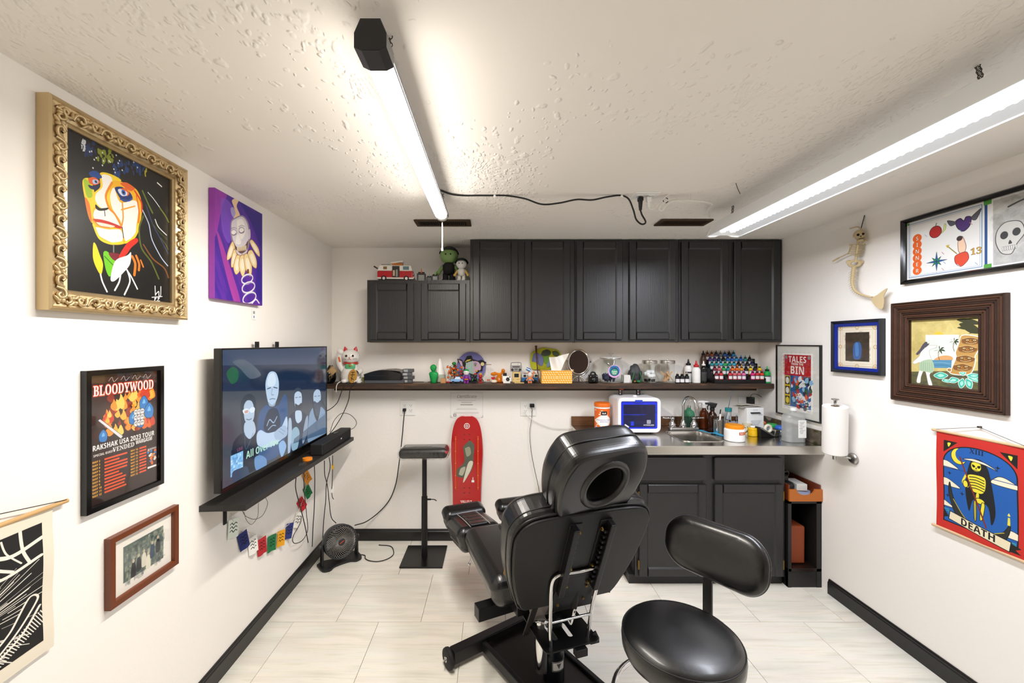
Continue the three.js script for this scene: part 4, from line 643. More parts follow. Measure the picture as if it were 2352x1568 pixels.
const artOldPhoto = canvasTex(700, 460, (g, w, h) => {
  g.fillStyle = '#f1ece2'; g.fillRect(0, 0, w, h); g.fillStyle = '#5d6b63'; g.fillRect(120, 90, 470, 290); seed = 21;
  for (let i = 0; i < 500; i++) { g.globalAlpha = 0.25; const x = rnd(125, 580), y = rnd(95, 370); g.fillStyle = ['#22303a', '#cfcfae', '#3b4a50', '#e5dfc0', '#46545c', '#8d9a88'][i % 6]; g.fillRect(x, y, rnd(6, 34), rnd(8, 60)); } g.globalAlpha = 1;
  for (const [x, y, c] of [[230, 280, '#1d252c'], [290, 260, '#2a3036'], [350, 250, '#dcd8c6'], [400, 290, '#e4dfcc'], [450, 220, '#27425a'], [520, 200, '#20252b']]) { blob(g, [[x - 26, y + 90], [x - 22, y], [x, y - 22], [x + 22, y], [x + 28, y + 90]], c); oval(g, x, y - 32, 12, 15, '#c9b79c'); }
});
const artLino = canvasTex(700, 900, (g, w, h) => {
  g.fillStyle = '#171615'; g.fillRect(0, 0, w, h); seed = 31; const L = (p, lw) => blob(g, p, null, '#e9e4d8', lw, false);
  for (let i = 0; i < 130; i++) { const a = rnd(0, 6.28), r0 = rnd(120, 260), r1 = r0 + rnd(60, 260); L([[300 + r0 * Math.cos(a), 560 + r0 * Math.sin(a)], [300 + r1 * Math.cos(a), 560 + r1 * Math.sin(a)]], rnd(2, 7)); }
  oval(g, 300, 560, 110, 120, '#e9e4d8'); L([[0, 130], [200, 150], [420, 90], [560, 150], [700, 110]], 26); L([[100, 250], [330, 230], [520, 280], [690, 240]], 22); L([[430, 0], [470, 160], [560, 260]], 18); L([[600, 0], [610, 150], [640, 260]], 16); L([[520, 20], [540, 120], [600, 230]], 9);
  blob(g, [[640, 520], [680, 560], [600, 700], [480, 820], [470, 780], [560, 680]], '#171615', '#e9e4d8', 12); L([[690, 620], [600, 760], [420, 880]], 14); L([[0, 700], [180, 780], [380, 800]], 16); for (let i = 0; i < 24; i++) L([[450 + i * 11, 860 - i * 9], [480 + i * 11, 900 - i * 7]], 5); for (let i = 0; i < 20; i++) L([[30 + i * 22, 20], [60 + i * 20, 90]], 5);
});
const artDeath = canvasTex(720, 960, (g, w, h) => {
  g.fillStyle = '#c32a20'; g.fillRect(0, 0, w, h); const bx0 = 66, bx1 = 654;
  g.fillStyle = '#15150f'; poly(g, [[bx0, 70], [190, 70], [bx0, 190]], '#15150f'); poly(g, [[bx1, 70], [530, 70], [bx1, 190]], '#15150f'); blob(g, [[100, 92], [130, 90], [110, 130]], '#e8d93a'); blob(g, [[620, 92], [590, 90], [610, 130]], '#e8d93a');
  g.beginPath(); g.moveTo(bx0, 880); g.lineTo(bx0, 290); g.bezierCurveTo(bx0, 20, bx1, 20, bx1, 290); g.lineTo(bx1, 880); g.closePath(); g.fillStyle = '#1d5aa8'; g.fill(); g.strokeStyle = '#121210'; g.lineWidth = 10; g.stroke();
  g.save(); g.clip();
  for (const [x, y, s] of [[90, 300, 1], [560, 330, 1.2], [90, 480, 1.1], [620, 780, 1], [60, 700, 0.8]]) { blob(g, [[x - 70 * s, y + 34 * s], [x - 40 * s, y - 20 * s], [x, y - 30 * s], [x + 50 * s, y - 10 * s], [x + 110 * s, y + 34 * s]], '#efe4c8', '#20201c', 5); }
  g.fillStyle = '#173f80'; g.fillRect(bx0, 330, 590, 6); oval(g, 205, 200, 70, 78, '#ead83a', '#1a1a12', 5); oval(g, 232, 182, 58, 66, '#1d5aa8'); for (const [x, y] of [[520, 220], [120, 390], [100, 620], [230, 560]]) { poly(g, [[x - 22, y], [x, y - 6], [x + 22, y], [x, y + 6]], '#121a2c'); poly(g, [[x, y - 22], [x + 6, y], [x, y + 22], [x - 6, y]], '#121a2c'); }
  blob(g, [[320, 200], [400, 190], [450, 260], [480, 420], [500, 640], [470, 760], [440, 600], [330, 580], [290, 700], [260, 520], [280, 330]], '#17181a');
  oval(g, 355, 255, 44, 52, '#e8d83a', '#15150f', 6); blob(g, [[322, 244], [344, 250], [346, 266], [328, 268]], '#15150f'); blob(g, [[366, 250], [390, 242], [386, 266], [368, 266]], '#15150f'); poly(g, [[356, 262], [364, 280], [348, 280]], '#15150f'); blob(g, [[318, 230], [355, 212], [394, 228]], null, '#8f8420', 5, false); for (let k = 0; k < 5; k++) { poly(g, [[332 + k * 10, 290], [338 + k * 10, 290], [338 + k * 10, 304], [332 + k * 10, 304]], '#15150f'); }
  blob(g, [[290, 350], [420, 340], [430, 440], [400, 500], [320, 500], [290, 440]], '#e8d83a', '#15150f', 6); for (let k = 0; k < 5; k++) blob(g, [[300, 370 + k * 26], [355, 360 + k * 26], [418, 372 + k * 26]], null, '#15150f', 8, false);
  blob(g, [[355, 510], [375, 510], [370, 560], [350, 560]], '#e8d83a'); oval(g, 380, 575, 40, 26, '#e8d83a', '#15150f', 6); blob(g, [[395, 590], [420, 600], [400, 740], [380, 735]], '#e8d83a', '#15150f', 5); blob(g, [[330, 600], [350, 600], [350, 760], [335, 760]], '#b8a82c', '#15150f', 5); blob(g, [[270, 360], [240, 440], [280, 470]], null, '#e8d83a', 18, false); oval(g, 262, 450, 22, 34, '#e8d83a', '#15150f', 5);
  g.strokeStyle = '#7b2a1c'; g.lineWidth = 13; g.beginPath(); g.moveTo(215, 205); g.lineTo(430, 800); g.stroke(); blob(g, [[240, 215], [330, 190], [430, 205], [520, 250], [430, 225], [330, 215]], '#e6dfcc', '#15150f', 5);
  blob(g, [[120, 480], [150, 620], [230, 760], [380, 850], [540, 800], [600, 700], [590, 800], [530, 890], [300, 900], [170, 780], [110, 600]], '#2b2a26', '#0f0f0c', 6); blob(g, [[150, 640], [260, 790], [420, 850], [560, 790]], null, '#b8a82c', 7, false); for (let k = 0; k < 4; k++) { blob(g, [[70 + k * 20, 760 + k * 16], [110 + k * 20, 760 + k * 16]], null, '#3fae9c', 7, false); blob(g, [[570, 850 + k * 14], [640, 852 + k * 14]], null, '#3fae9c', 7, false); } poly(g, [[586, 640], [600, 640], [602, 710], [582, 710]], '#e8d83a'); blob(g, [[593, 600], [602, 625], [584, 625]], '#f0e060');
  g.restore();
  text(g, 'XIII', 356, 120, 62, '#0f1a30', 'serif', 'bold');
  poly(g, [[70, 770], [60, 850], [110, 830]], '#1a1813'); poly(g, [[120, 770], [610, 850], [600, 940], [110, 850]], '#e6dab8', '#15150f', 7); g.save(); g.translate(360, 852); g.transform(1, 0.155, 0, 1, 0, 0); text(g, 'DEATH', 0, 0, 92, '#15140f', 'sans-serif', 'bold', 'center', 430); g.restore(); poly(g, [[610, 860], [680, 880], [640, 905], [680, 935], [600, 935]], '#1a1813');
});
const artFlash = canvasTex(1500, 620, (g, w, h) => {
  g.fillStyle = '#e9e8e4'; g.fillRect(0, 0, w, h); g.strokeStyle = '#7f9bbb'; g.lineWidth = 8; g.strokeRect(26, 26, 660, h - 52); g.lineWidth = 3; g.strokeRect(40, 40, 630, h - 80); seed = 41;
  g.fillStyle = '#1c4a86'; g.fillRect(706, 10, 22, h - 20); g.fillStyle = '#4d9a36'; g.fillRect(700, 4, 60, 38); g.fillRect(700, h - 42, 60, 38); g.fillRect(8, 8, 22, 22);
  g.save(); g.translate(110, 360); g.rotate(0); for (let k = 0; k < 6; k++) { oval(g, 0, -170 + k * 68, 46, 44, '#e7641f'); text(g, 'SINNER'[k], 0, -168 + k * 68, 58, '#f3e8dc', 'sans-serif'); g.strokeStyle = '#8a2c14'; g.lineWidth = 2; g.font = 'bold 58px sans-serif'; g.strokeText('SINNER'[k], 0, -168 + k * 68); } g.restore();
  oval(g, 290, 170, 56, 58, '#b3221f', '#3a0d0c', 5); blob(g, [[290, 115], [300, 85]], null, '#3a5a22', 7, false); blob(g, [[340, 200], [380, 170], [385, 120], [372, 118], [362, 165]], '#d8e08a', '#5a6a30', 3);
  for (let k = 0; k < 8; k++) { const a = k * Math.PI / 4, r = k % 2 ? 60 : 96; poly(g, [[300 + r * Math.cos(a), 470 + r * Math.sin(a)], [300 + 22 * Math.cos(a + 0.5), 470 + 22 * Math.sin(a + 0.5)], [300, 470], [300 + 22 * Math.cos(a - 0.5), 470 + 22 * Math.sin(a - 0.5)]], k % 2 ? '#2d8a4c' : '#1d5c9a', '#15203a', 3); }
  blob(g, [[470, 120], [510, 100], [540, 130], [560, 100], [600, 115], [590, 190], [540, 230], [490, 190]], '#4a2a6e', '#1a1a22', 6); blob(g, [[480, 130], [400, 90], [430, 150]], '#55545c', '#1a1a22', 4); blob(g, [[600, 120], [680, 60], [640, 150]], '#55545c', '#1a1a22', 4);
  blob(g, [[500, 290], [525, 275], [540, 300], [560, 380], [540, 440], [500, 420], [490, 340]], '#eec9ab', '#5a3a2a', 4); oval(g, 505, 290, 26, 24, '#3a2a2a'); blob(g, [[470, 450], [560, 430], [580, 500], [520, 560], [470, 520]], '#d9482a', '#5a1a10', 4); blob(g, [[400, 340], [480, 430]], null, '#8a7a2a', 8, false); poly(g, [[385, 330], [420, 330], [400, 360]], '#c9a83a');
  text(g, '13', 640, 440, 84, '#d8a428', 'serif'); g.strokeStyle = '#5a3a10'; g.lineWidth = 3; g.font = 'bold 84px serif'; g.strokeText('13', 640, 440);
  for (let k = 0; k < 9; k++) { const x = rnd(180, 640), y = rnd(70, 580); blob(g, [[x, y], [x + 18, y + 22]], null, ['#b9b7d0', '#c98a8a', '#8aa8c9'][k % 3], 6, false); }
  g.fillStyle = '#b8b7b2'; g.fillRect(770, 20, 720, h - 40); for (let i = 0; i < 420; i++) { g.globalAlpha = 0.10; oval(g, rnd(780, 1480), rnd(30, h - 30), rnd(12, 70), rnd(8, 50), ['#7c7b77', '#dedcd6', '#5a5956', '#a8a6a0'][i % 4], null, 1, rnd(0, 3)); } g.globalAlpha = 1;
  blob(g, [[800, 300], [860, 240], [960, 260], [990, 360], [940, 440], [900, 520], [830, 500], [790, 400]], '#c9c7c0', '#3a3936', 6); oval(g, 850, 350, 28, 34, '#2f2e2c'); oval(g, 935, 340, 28, 34, '#2f2e2c'); blob(g, [[890, 400], [905, 430], [880, 432]], '#2f2e2c'); for (let k = 0; k < 7; k++) poly(g, [[836 + k * 15, 450], [846 + k * 15, 449], [846 + k * 15, 485], [838 + k * 15, 486]], '#e2e0da', '#3a3936', 2); blob(g, [[880, 110], [1000, 80], [1100, 120], [1200, 70]], null, '#3a3936', 14, false); oval(g, 1220, 330, 120, 140, null, '#6b6a66', 10); oval(g, 1220, 330, 60, 76, '#8d8b86');
});
const artTiki = canvasTex(800, 860, (g, w, h) => {
  const gr = ['#c9b873', '#b8a45c', '#d8c98a', '#8d7a3a'], q = sheet([[850, 918], [1230, 888], [1243, 1357], [862, 1328]], w, h), F_ = (c, ...p) => blob(g, p.map(q), c), O_ = (c, s, l, ...p) => blob(g, p.map(q), c, s, l), S_ = (c, l, ...p) => blob(g, p.map(q), null, c, l, false), G_ = (c, ...p) => poly(g, p.map(q), c);
  g.fillStyle = '#cbb974'; g.fillRect(0, 0, w, h); seed = 51; for (let i = 0; i < 500; i++) { g.globalAlpha = 0.10; oval(g, rnd(0, w), rnd(0, h), rnd(20, 110), rnd(10, 70), gr[i % 4], null, 1, rnd(0, 3)); } g.globalAlpha = 1;
  F_('#e8b63c', [976, 1006], [1000, 988], [1030, 1004], [1004, 1010]); for (let k = 0; k < 7; k++) S_('#d8a83c', 3, [1004 + 34 * Math.cos(3.3 + k * 0.42), 1004 + 28 * Math.sin(3.3 + k * 0.42)], [1004 + 50 * Math.cos(3.3 + k * 0.42), 1004 + 44 * Math.sin(3.3 + k * 0.42)]);
  G_('#dfe3d0', [932, 1012], [1112, 1006], [1105, 1215], [938, 1220]); F_('#cfd8cc', [940, 1050], [1010, 1030], [1090, 1060], [1090, 1110], [950, 1110]); F_('#d09a62', [985, 1172], [1010, 1148], [1050, 1140], [1080, 1150], [1074, 1174]); G_('#4f86a4', [972, 1172], [1078, 1168], [1076, 1220], [974, 1222]); S_('#8fb8c8', 4, [980, 1190], [1020, 1186], [1070, 1192]); S_('#2f6484', 5, [980, 1206], [1030, 1202], [1074, 1208]);
  G_('#5a5838', [855, 1250], [1243, 1230], [1243, 1357], [858, 1332]); for (let i = 0; i < 110; i++) { g.globalAlpha = 0.25; const [x, y] = q([rnd(858, 1240), rnd(1260, 1350)]); oval(g, x, y, rnd(20, 80), rnd(8, 24), ['#3d3f28', '#8a7e48', '#2e3440', '#6b6238'][i % 4]); } g.globalAlpha = 1;
  for (const [x0, y0, x1, y1] of [[1096, 912, 1232, 936], [1110, 940, 1232, 990], [1100, 962, 1180, 970], [1160, 1000, 1232, 980], [1150, 905, 1232, 900]]) F_('#37381c', [x0, y0], [(x0 + x1) / 2, y0 - 8], [x1, y1], [(x0 + x1) / 2, y1 + 4]);
  for (const [x, y, s] of [[1010, 1108, 1], [1088, 1052, 0.9]]) { for (let k = 0; k < 7; k++) { const a = k * 0.9; F_('#2f3a22', [x, y], [x + 18 * s * Math.cos(a), y + 15 * s * Math.sin(a) - 6], [x + 32 * s * Math.cos(a + 0.2), y + 28 * s * Math.sin(a + 0.2)], [x + 14 * s * Math.cos(a + 0.3), y + 12 * s * Math.sin(a + 0.3)]); } S_('#5a4024', 6, [x, y], [x - 5, y + 34], [x + 2, y + 62]); }
  O_('#b58a48', '#f4f0e4', 10, [1126, 1012], [1180, 1010], [1232, 1030], [1222, 1090], [1200, 1140], [1202, 1180], [1180, 1250], [1120, 1262], [1070, 1250], [1082, 1210], [1100, 1150], [1096, 1120], [1112, 1060]);
  for (const [x, y] of [[1176, 1046], [1160, 1098], [1150, 1160], [1136, 1214]]) { F_('#7d5226', [x - 46, y - 12], [x, y - 26], [x + 48, y - 8], [x + 40, y + 14], [x, y + 22], [x - 44, y + 14]); S_('#e0c080', 5, [x - 44, y - 14], [x, y - 24], [x + 44, y - 10]); for (const s of [-1, 1]) { const [u, v] = q([x + s * 19, y - 6]); oval(g, u, v, 17, 11, '#e6cc90', '#3a240f', 4); oval(g, u, v, 6, 5, '#2a1a0c'); } S_('#e8c98a', 5, [x - 26, y + 10], [x, y + 16], [x + 28, y + 8]); S_('#c8862e', 6, [x - 3, y - 8], [x - 6, y + 4], [x + 6, y + 4]); for (let k = 0; k < 5; k++) S_('#3a240f', 2, [x - 18 + k * 9, y + 9], [x - 18 + k * 9, y + 15]); }
  { const [u, v] = q([1066, 1232]); oval(g, u, v, 24, 26, '#caa06a', '#f4f0e4', 5); oval(g, u - 8, v, 6, 7, '#3a240f'); oval(g, u + 8, v, 6, 7, '#3a240f'); }
  O_('#efe9df', '#8d877a', 4, [922, 1072], [940, 1062], [952, 1078], [992, 1078], [990, 1092], [958, 1108], [958, 1134], [966, 1160], [980, 1196], [976, 1240], [962, 1270], [978, 1330], [958, 1332], [942, 1260], [930, 1240], [916, 1280], [912, 1318], [892, 1312], [904, 1240], [908, 1190], [880, 1200], [868, 1188], [900, 1150], [912, 1110]);
  F_('#4f4a55', [916, 1078], [934, 1056], [954, 1066], [944, 1084], [924, 1104], [896, 1140], [884, 1134], [904, 1104]); F_('#a4bb9c', [908, 1188], [964, 1168], [984, 1210], [976, 1252], [934, 1246], [906, 1238]); for (let k = 0; k < 6; k++) S_('#7a9a74', 4, [916 + k * 11, 1190], [914 + k * 12, 1240]); { const [u, v] = q([948, 1062]); oval(g, u, v, 12, 10, '#c9d8b8'); } S_('#e0c8c0', 5, [930, 1094], [946, 1110], [940, 1150]);
  for (const p of [[[1060, 1268], [1020, 1248], [984, 1270], [1020, 1290]], [[1120, 1290], [1080, 1278], [1064, 1308], [1100, 1312]], [[1140, 1284], [1116, 1310], [1130, 1346], [1152, 1320]], [[1156, 1284], [1160, 1330], [1186, 1346], [1190, 1304]], [[1164, 1276], [1200, 1300], [1240, 1302], [1210, 1272]], [[1160, 1266], [1190, 1250], [1238, 1262], [1200, 1280]], [[1140, 1266], [1120, 1246], [1154, 1244]], [[1040, 1290], [1080, 1300], [1060, 1312], [1030, 1302]]]) { blob(g, p.map(q), '#46b39c', '#e6f2ea', 5); const c = p.reduce((a, b) => [a[0] + b[0] / p.length, a[1] + b[1] / p.length], [0, 0]); blob(g, p.map(([x, y]) => q([c[0] + (x - c[0]) * 0.5, c[1] + (y - c[1]) * 0.5])), '#9fdcc8'); }
});
const artBlue = canvasTex(500, 500, (g, w, h) => {
  g.fillStyle = '#efe6d2'; g.fillRect(0, 0, w, h); g.strokeStyle = '#c6a878'; g.lineWidth = 5; g.strokeRect(60, 50, 380, 400); g.lineWidth = 2; g.strokeRect(84, 74, 332, 352); for (const [x, y] of [[60, 50], [440, 50], [60, 450], [440, 450]]) { oval(g, x, y, 26, 26, '#e4d2ae', '#b08a55', 4); oval(g, x, y, 10, 10, '#c9a878'); } for (const [x, y] of [[250, 50], [250, 450], [60, 250], [440, 250]]) oval(g, x, y, 18, 18, '#e4d2ae', '#b08a55', 4);
  g.fillStyle = '#33281e'; g.fillRect(120, 100, 260, 300); seed = 61; for (let i = 0; i < 200; i++) { g.globalAlpha = 0.14; oval(g, rnd(130, 370), rnd(110, 390), rnd(8, 40), rnd(6, 30), ['#7a4a26', '#201914', '#57452e', '#3a4a3a'][i % 4]); } g.globalAlpha = 1; blob(g, [[225, 210], [275, 200], [300, 260], [285, 370], [215, 372], [205, 270]], '#2f5d9a'); blob(g, [[230, 220], [262, 216], [268, 330], [236, 340]], '#4a80bd');
});
const artTales = canvasTex(700, 860, (g, w, h) => {
  g.fillStyle = '#dcdcd4'; g.fillRect(0, 0, w, h); g.fillStyle = '#f4f2ec'; g.fillRect(90, 90, 500, 700); g.fillStyle = '#b5161c'; g.fillRect(130, 110, 430, 255); g.fillStyle = '#efe9e4'; g.fillRect(100, 110, 30, 255); seed = 71;
  for (let k = 0; k < 6; k++) { oval(g, 115, 135 + k * 42, 9, 13, null, '#b5161c', 5); }
  text(g, 'TALES', 345, 165, 104, '#f4f1ea', 'sans-serif', 'bold', 'center', 340); text(g, 'FROM THE', 345, 222, 40, '#f4f1ea', 'sans-serif', 'bold', 'center', 230); text(g, 'BIN', 345, 298, 132, '#f4f1ea', 'sans-serif', 'bold', 'center', 270);
  oval(g, 160, 140, 20, 24, '#8f9290'); oval(g, 530, 140, 20, 24, '#8f9290');
  g.fillStyle = '#1b5f9e'; g.fillRect(130, 365, 430, 380); poly(g, [[430, 365], [560, 365], [560, 560], [500, 470]], '#1a1f2e'); for (let k = 0; k < 3; k++) { g.fillStyle = '#17140f'; g.fillRect(135, 372 + k * 122, 92, 118); g.strokeStyle = '#e3c21c'; g.lineWidth = 10; g.strokeRect(138, 375 + k * 122, 86, 112); oval(g, 181, 432 + k * 122, 30, 40, k === 2 ? '#e8d21f' : '#e9e7e2'); }
  for (let i = 0; i < 60; i++) { const x = rnd(240, 550), y = rnd(380, 735); blob(g, [[x, y], [x + rnd(10, 50), y - rnd(5, 40)], [x + rnd(20, 70), y + rnd(0, 40)], [x + rnd(-10, 30), y + rnd(20, 50)]], ['#c52a22', '#e6e9ea', '#8fbede', '#e0642a', '#2c5a3a', '#1a1a1e', '#b5161c', '#dfe6e6'][i % 8]); } for (let i = 0; i < 26; i++) { g.fillStyle = '#e5e7e6'; g.fillRect(rnd(235, 540), rnd(600, 735), rnd(10, 30), rnd(6, 16)); }
  blob(g, [[130, 765], [170, 755], [210, 770], [240, 760]], null, '#77736c', 3, false); blob(g, [[440, 765], [480, 752], [520, 772], [560, 758]], null, '#77736c', 3, false);
});
const artScreen = canvasTex(1280, 720, (g, w, h) => {
  const q = sheet([[207, 118], [897, 125], [897, 690], [210, 1075]], w, h), F_ = (c, ...p) => blob(g, p.map(q), c), S_ = (c, l, ...p) => blob(g, p.map(q), null, c, l, false); seed = 81;
  g.fillStyle = '#3d4550'; g.fillRect(0, 0, w, h); poly(g, [[207, 118], [897, 125], [897, 240], [207, 230]].map(q), '#34435c'); poly(g, [[207, 225], [897, 235], [897, 400], [207, 405]].map(q), '#1a2c46'); F_('#152740', [430, 262], [520, 240], [700, 232], [820, 255], [830, 300], [820, 390], [440, 395]); F_('#4a5666', [280, 200], [360, 190], [440, 250], [470, 300], [400, 320], [330, 250]); F_('#16563f', [236, 280], [280, 235], [318, 270], [312, 330], [270, 352]); F_('#14233a', [840, 200], [897, 180], [897, 400], [850, 390]);
  for (let i = 0; i < 400; i++) { g.globalAlpha = 0.05; g.fillStyle = rnd() < 0.5 ? '#5b6672' : '#2a333f'; g.fillRect(rnd(0, w), rnd(250, h), rnd(20, 160), rnd(2, 8)); } g.globalAlpha = 1;
  // bearded man, far
  F_('#6f8aa6', [786, 600], [800, 540], [824, 515], [860, 515], [888, 545], [897, 620], [897, 700], [786, 760]); F_('#2a3442', [812, 470], [862, 468], [858, 540], [840, 610], [818, 560]); F_('#9fb3c8', [816, 430], [836, 402], [858, 415], [862, 470], [840, 510], [818, 490]); F_('#39475a', [818, 480], [840, 490], [862, 476], [856, 540], [838, 580], [822, 540]); S_('#3a4654', 4, [822, 448], [834, 446]); S_('#3a4654', 4, [844, 446], [856, 444]);
  // man in a vest
  F_('#243248', [652, 620], [676, 560], [700, 548], [740, 548], [772, 580], [776, 700], [740, 790], [660, 830]); F_('#33414f', [684, 500], [682, 420], [712, 388], [742, 410], [746, 500], [728, 545], [698, 545]); F_('#a9bccf', [694, 430], [716, 412], [738, 430], [740, 490], [722, 530], [702, 524], [692, 480]); F_('#2b3643', [698, 494], [718, 504], [738, 490], [734, 524], [718, 536], [702, 524]); S_('#39465a', 4, [700, 454], [712, 452]); S_('#39465a', 4, [722, 452], [734, 450]); F_('#a9bccf', [700, 545], [736, 545], [740, 600], [716, 625], [700, 600]); F_('#98acc2', [654, 610], [672, 600], [676, 700], [664, 820], [650, 820]); F_('#7f93aa', [764, 600], [780, 580], [776, 680], [750, 760], [744, 720]); F_('#7fa0b4', [676, 680], [706, 650], [726, 690], [712, 790], [676, 800]);
  // man with sunglasses
  F_('#1d2838', [284, 760], [330, 700], [360, 690], [430, 670], [470, 700], [480, 900], [300, 990], [276, 880]); F_('#2b3644', [340, 640], [334, 500], [360, 440], [400, 425], [436, 470], [440, 640], [400, 700], [350, 690]); F_('#a3b6ca', [358, 500], [380, 468], [412, 478], [428, 540], [420, 600], [392, 630], [366, 610], [356, 560]); F_('#c9d6e2', [348, 536], [372, 522], [392, 532], [384, 556], [358, 560]); F_('#c9d6e2', [394, 530], [412, 514], [430, 520], [426, 546], [402, 552]); F_('#b98f86', [362, 540], [386, 534], [382, 552], [364, 556]); S_('#5e7084', 6, [374, 596], [392, 600], [408, 592]); F_('#a3b6ca', [364, 620], [420, 610], [436, 680], [396, 730], [360, 690]); S_('#46618a', 3, [362, 690], [372, 800], [420, 690]);
  // bald man in front, arms folded
  F_('#34527c', [452, 600], [470, 540], [510, 500], [540, 520], [590, 500], [626, 430], [646, 470], [648, 600], [620, 780], [560, 860], [470, 870], [450, 780]); F_('#a9bfd6', [506, 420], [502, 350], [520, 290], [546, 274], [574, 290], [590, 350], [586, 430], [566, 490], [546, 512], [522, 490]); F_('#c2d2e2', [512, 360], [526, 300], [556, 286], [572, 330], [560, 370], [530, 376]); S_('#3c4c60', 6, [514, 392], [536, 384]); S_('#3c4c60', 6, [556, 382], [580, 388]); S_('#7d92a8', 6, [546, 392], [542, 430], [556, 432]); S_('#6a7f96', 6, [530, 464], [548, 458], [566, 462]); F_('#8ba1b8', [520, 480], [546, 500], [570, 480], [560, 508], [530, 508]); F_('#1f3048', [520, 540], [580, 530], [600, 640], [540, 690], [490, 660]); S_('#8fa6c0', 8, [512, 640], [530, 600], [556, 620], [578, 580]); S_('#8fa6c0', 6, [520, 668], [548, 640], [570, 640]);
  F_('#a9bfd6', [444, 700], [470, 670], [520, 690], [600, 660], [640, 580], [648, 640], [630, 710], [560, 770], [500, 790], [450, 770]); F_('#94abc4', [560, 690], [620, 640], [646, 660], [640, 710], [580, 740]); S_('#6d84a0', 4, [600, 660], [630, 680]); S_('#6d84a0', 4, [590, 676], [622, 700]); F_('#5f86b4', [430, 860], [470, 840], [510, 870], [500, 930], [440, 940]); F_('#7fa4cc', [590, 770], [620, 740], [640, 780], [610, 850]);
  // overlay of the player
  poly(g, [[686, 760], [897, 690], [897, 560], [690, 730]].map(q).map(([x, y], i) => [x, y]), 'rgba(30,52,80,0.55)'); poly(g, [[270, 810], [352, 778], [352, 812], [272, 846]].map(q), '#182338'); { const [u, v] = q([330, 800]); text(g, 'LIVE', u, v, 24, '#8a4a68'); } const [sx, sy] = q([266, 848]), [tx_, ty_] = q([352, 930]); g.fillStyle = '#7fb2dc'; g.fillRect(sx, sy, tx_ - sx, ty_ - sy + 16); for (let i = 0; i < 46; i++) { g.fillStyle = ['#a9cfe8', '#5f96c8', '#6fa4d0'][i % 3]; g.fillRect(rnd(sx, tx_ - 14), rnd(sy, ty_), 14, 12); } const [ax, ay] = q([372, 838]); text(g, 'All Over You', ax, ay + 4, 58, '#a9d4bc', 'sans-serif', 'bold', 'left'); F_('#34445a', [280, 960], [330, 930], [380, 920], [390, 1000], [290, 1030]);
});
// --- left wall ---
const goldM = mat(0xcdb68c, 0.34, 0.75, { bumpMap: grainTex, bumpScale: 0.0003 });
{
  const o = onLeft(1.087, 1.582, 1.573, 2.150), fw = 0.06;
  const t = framed('framed_painting', 'bold portrait painting on black in an ornate carved gold frame', 'painting', o, fw, [[0, 0], [0, 0.034], [0.1, 0.038], [0.2, 0.032], [0.5, 0.030], [0.8, 0.024], [0.93, 0.026], [1, 0.020]], goldM, printMat(artPortrait, 0.35), { artZ: 0.012, artName: 'canvas' });
  const scroll = merge([tube([[-0.02, -0.010, 0], [-0.012, 0.008, 0.004], [0.004, 0.010, 0.006], [0.010, -0.002, 0.005], [0.002, -0.008, 0.004], [-0.004, -0.002, 0.004]], 0.0042, 24, 7), at(sph(0.007, 10, 8), 0.017, 0.006, 0.002), at(sph(0.008, 10, 8), 0, 0, 0).scale(1.6, 0.6, 0.7).rotateZ(0.7).translate(0.014, -0.009, 0.002)]);
  const put = (n, L, f) => { for (let i = 0; i < n; i++) { const s = -L / 2 + (i + 0.5) * L / n; f(s, i); } };
  put(11, o.w - 0.05, (s, i) => { part(t, 'carved_scroll', scroll, goldM, [s, o.h / 2 - fw * 0.5, 0.032], [0, 0, i % 2 ? 0 : Math.PI]); part(t, 'carved_scroll', scroll, goldM, [s, -o.h / 2 + fw * 0.5, 0.032], [0, 0, i % 2 ? Math.PI : 0]); });
  put(13, o.h - 0.05, (s, i) => { part(t, 'carved_scroll', scroll, goldM, [o.w / 2 - fw * 0.5, s, 0.032], [0, 0, Math.PI / 2 + (i % 2 ? Math.PI : 0)]); part(t, 'carved_scroll', scroll, goldM, [-o.w / 2 + fw * 0.5, s, 0.032], [0, 0, -Math.PI / 2 + (i % 2 ? Math.PI : 0)]); });
}
{
  const o = onLeft(1.745, 2.105, 1.675, 2.147), t = thing('canvas_painting', 'purple canvas painting of a grinning jester head on a spring', 'painting', o.pos, o.rot);
  part(t, 'stretched_canvas', box(o.w, o.h, 0.026, 0.002), mat(0x9a3fb0, 0.6), [0, 0, 0.014]);
  part(t, 'painted_face', new THREE.PlaneGeometry(o.w - 0.002, o.h - 0.002), printMat(artClown, 0.45), [0, 0, 0.0275]);
  const q = leftW(582, 722); const tg = thing('hook_card', 'small white hanging strip card under the purple canvas', 'card', [XL + 0.001, q[1], q[2]], [0, Math.PI / 2, 0]);
  part(tg, 'card', box(0.03, 0.052, 0.0015), M.paper, [0, 0, 0.001]); part(tg, 'print_mark', box(0.016, 0.014, 0.0006), mat(0x9aa0a6, 0.8), [0, 0.01, 0.002]); part(tg, 'print_mark', box(0.012, 0.012, 0.0006), mat(0x8fa3c4, 0.8), [0, -0.012, 0.002]);
}
const flatProf = d => [[0, 0], [0, d], [0.9, d], [1, d * 0.75]];
framed('band_poster', 'black framed concert tour poster with flames and white lettering', 'poster', onLeft(1.205, 1.489, 0.975, 1.402), 0.017, flatProf(0.018), M.blackGloss, printMat(artBand, 0.5), { glass: 1 });
framed('framed_photo', 'old group photograph in a reddish brown wooden frame', 'photo', onLeft(1.278, 1.556, 0.648, 0.872), 0.02, flatProf(0.02), mat(0x6b3417, 0.35, 0, { bumpMap: grainTex, bumpScale: 0.0003 }), printMat(artOldPhoto, 0.6), { glass: 1 });
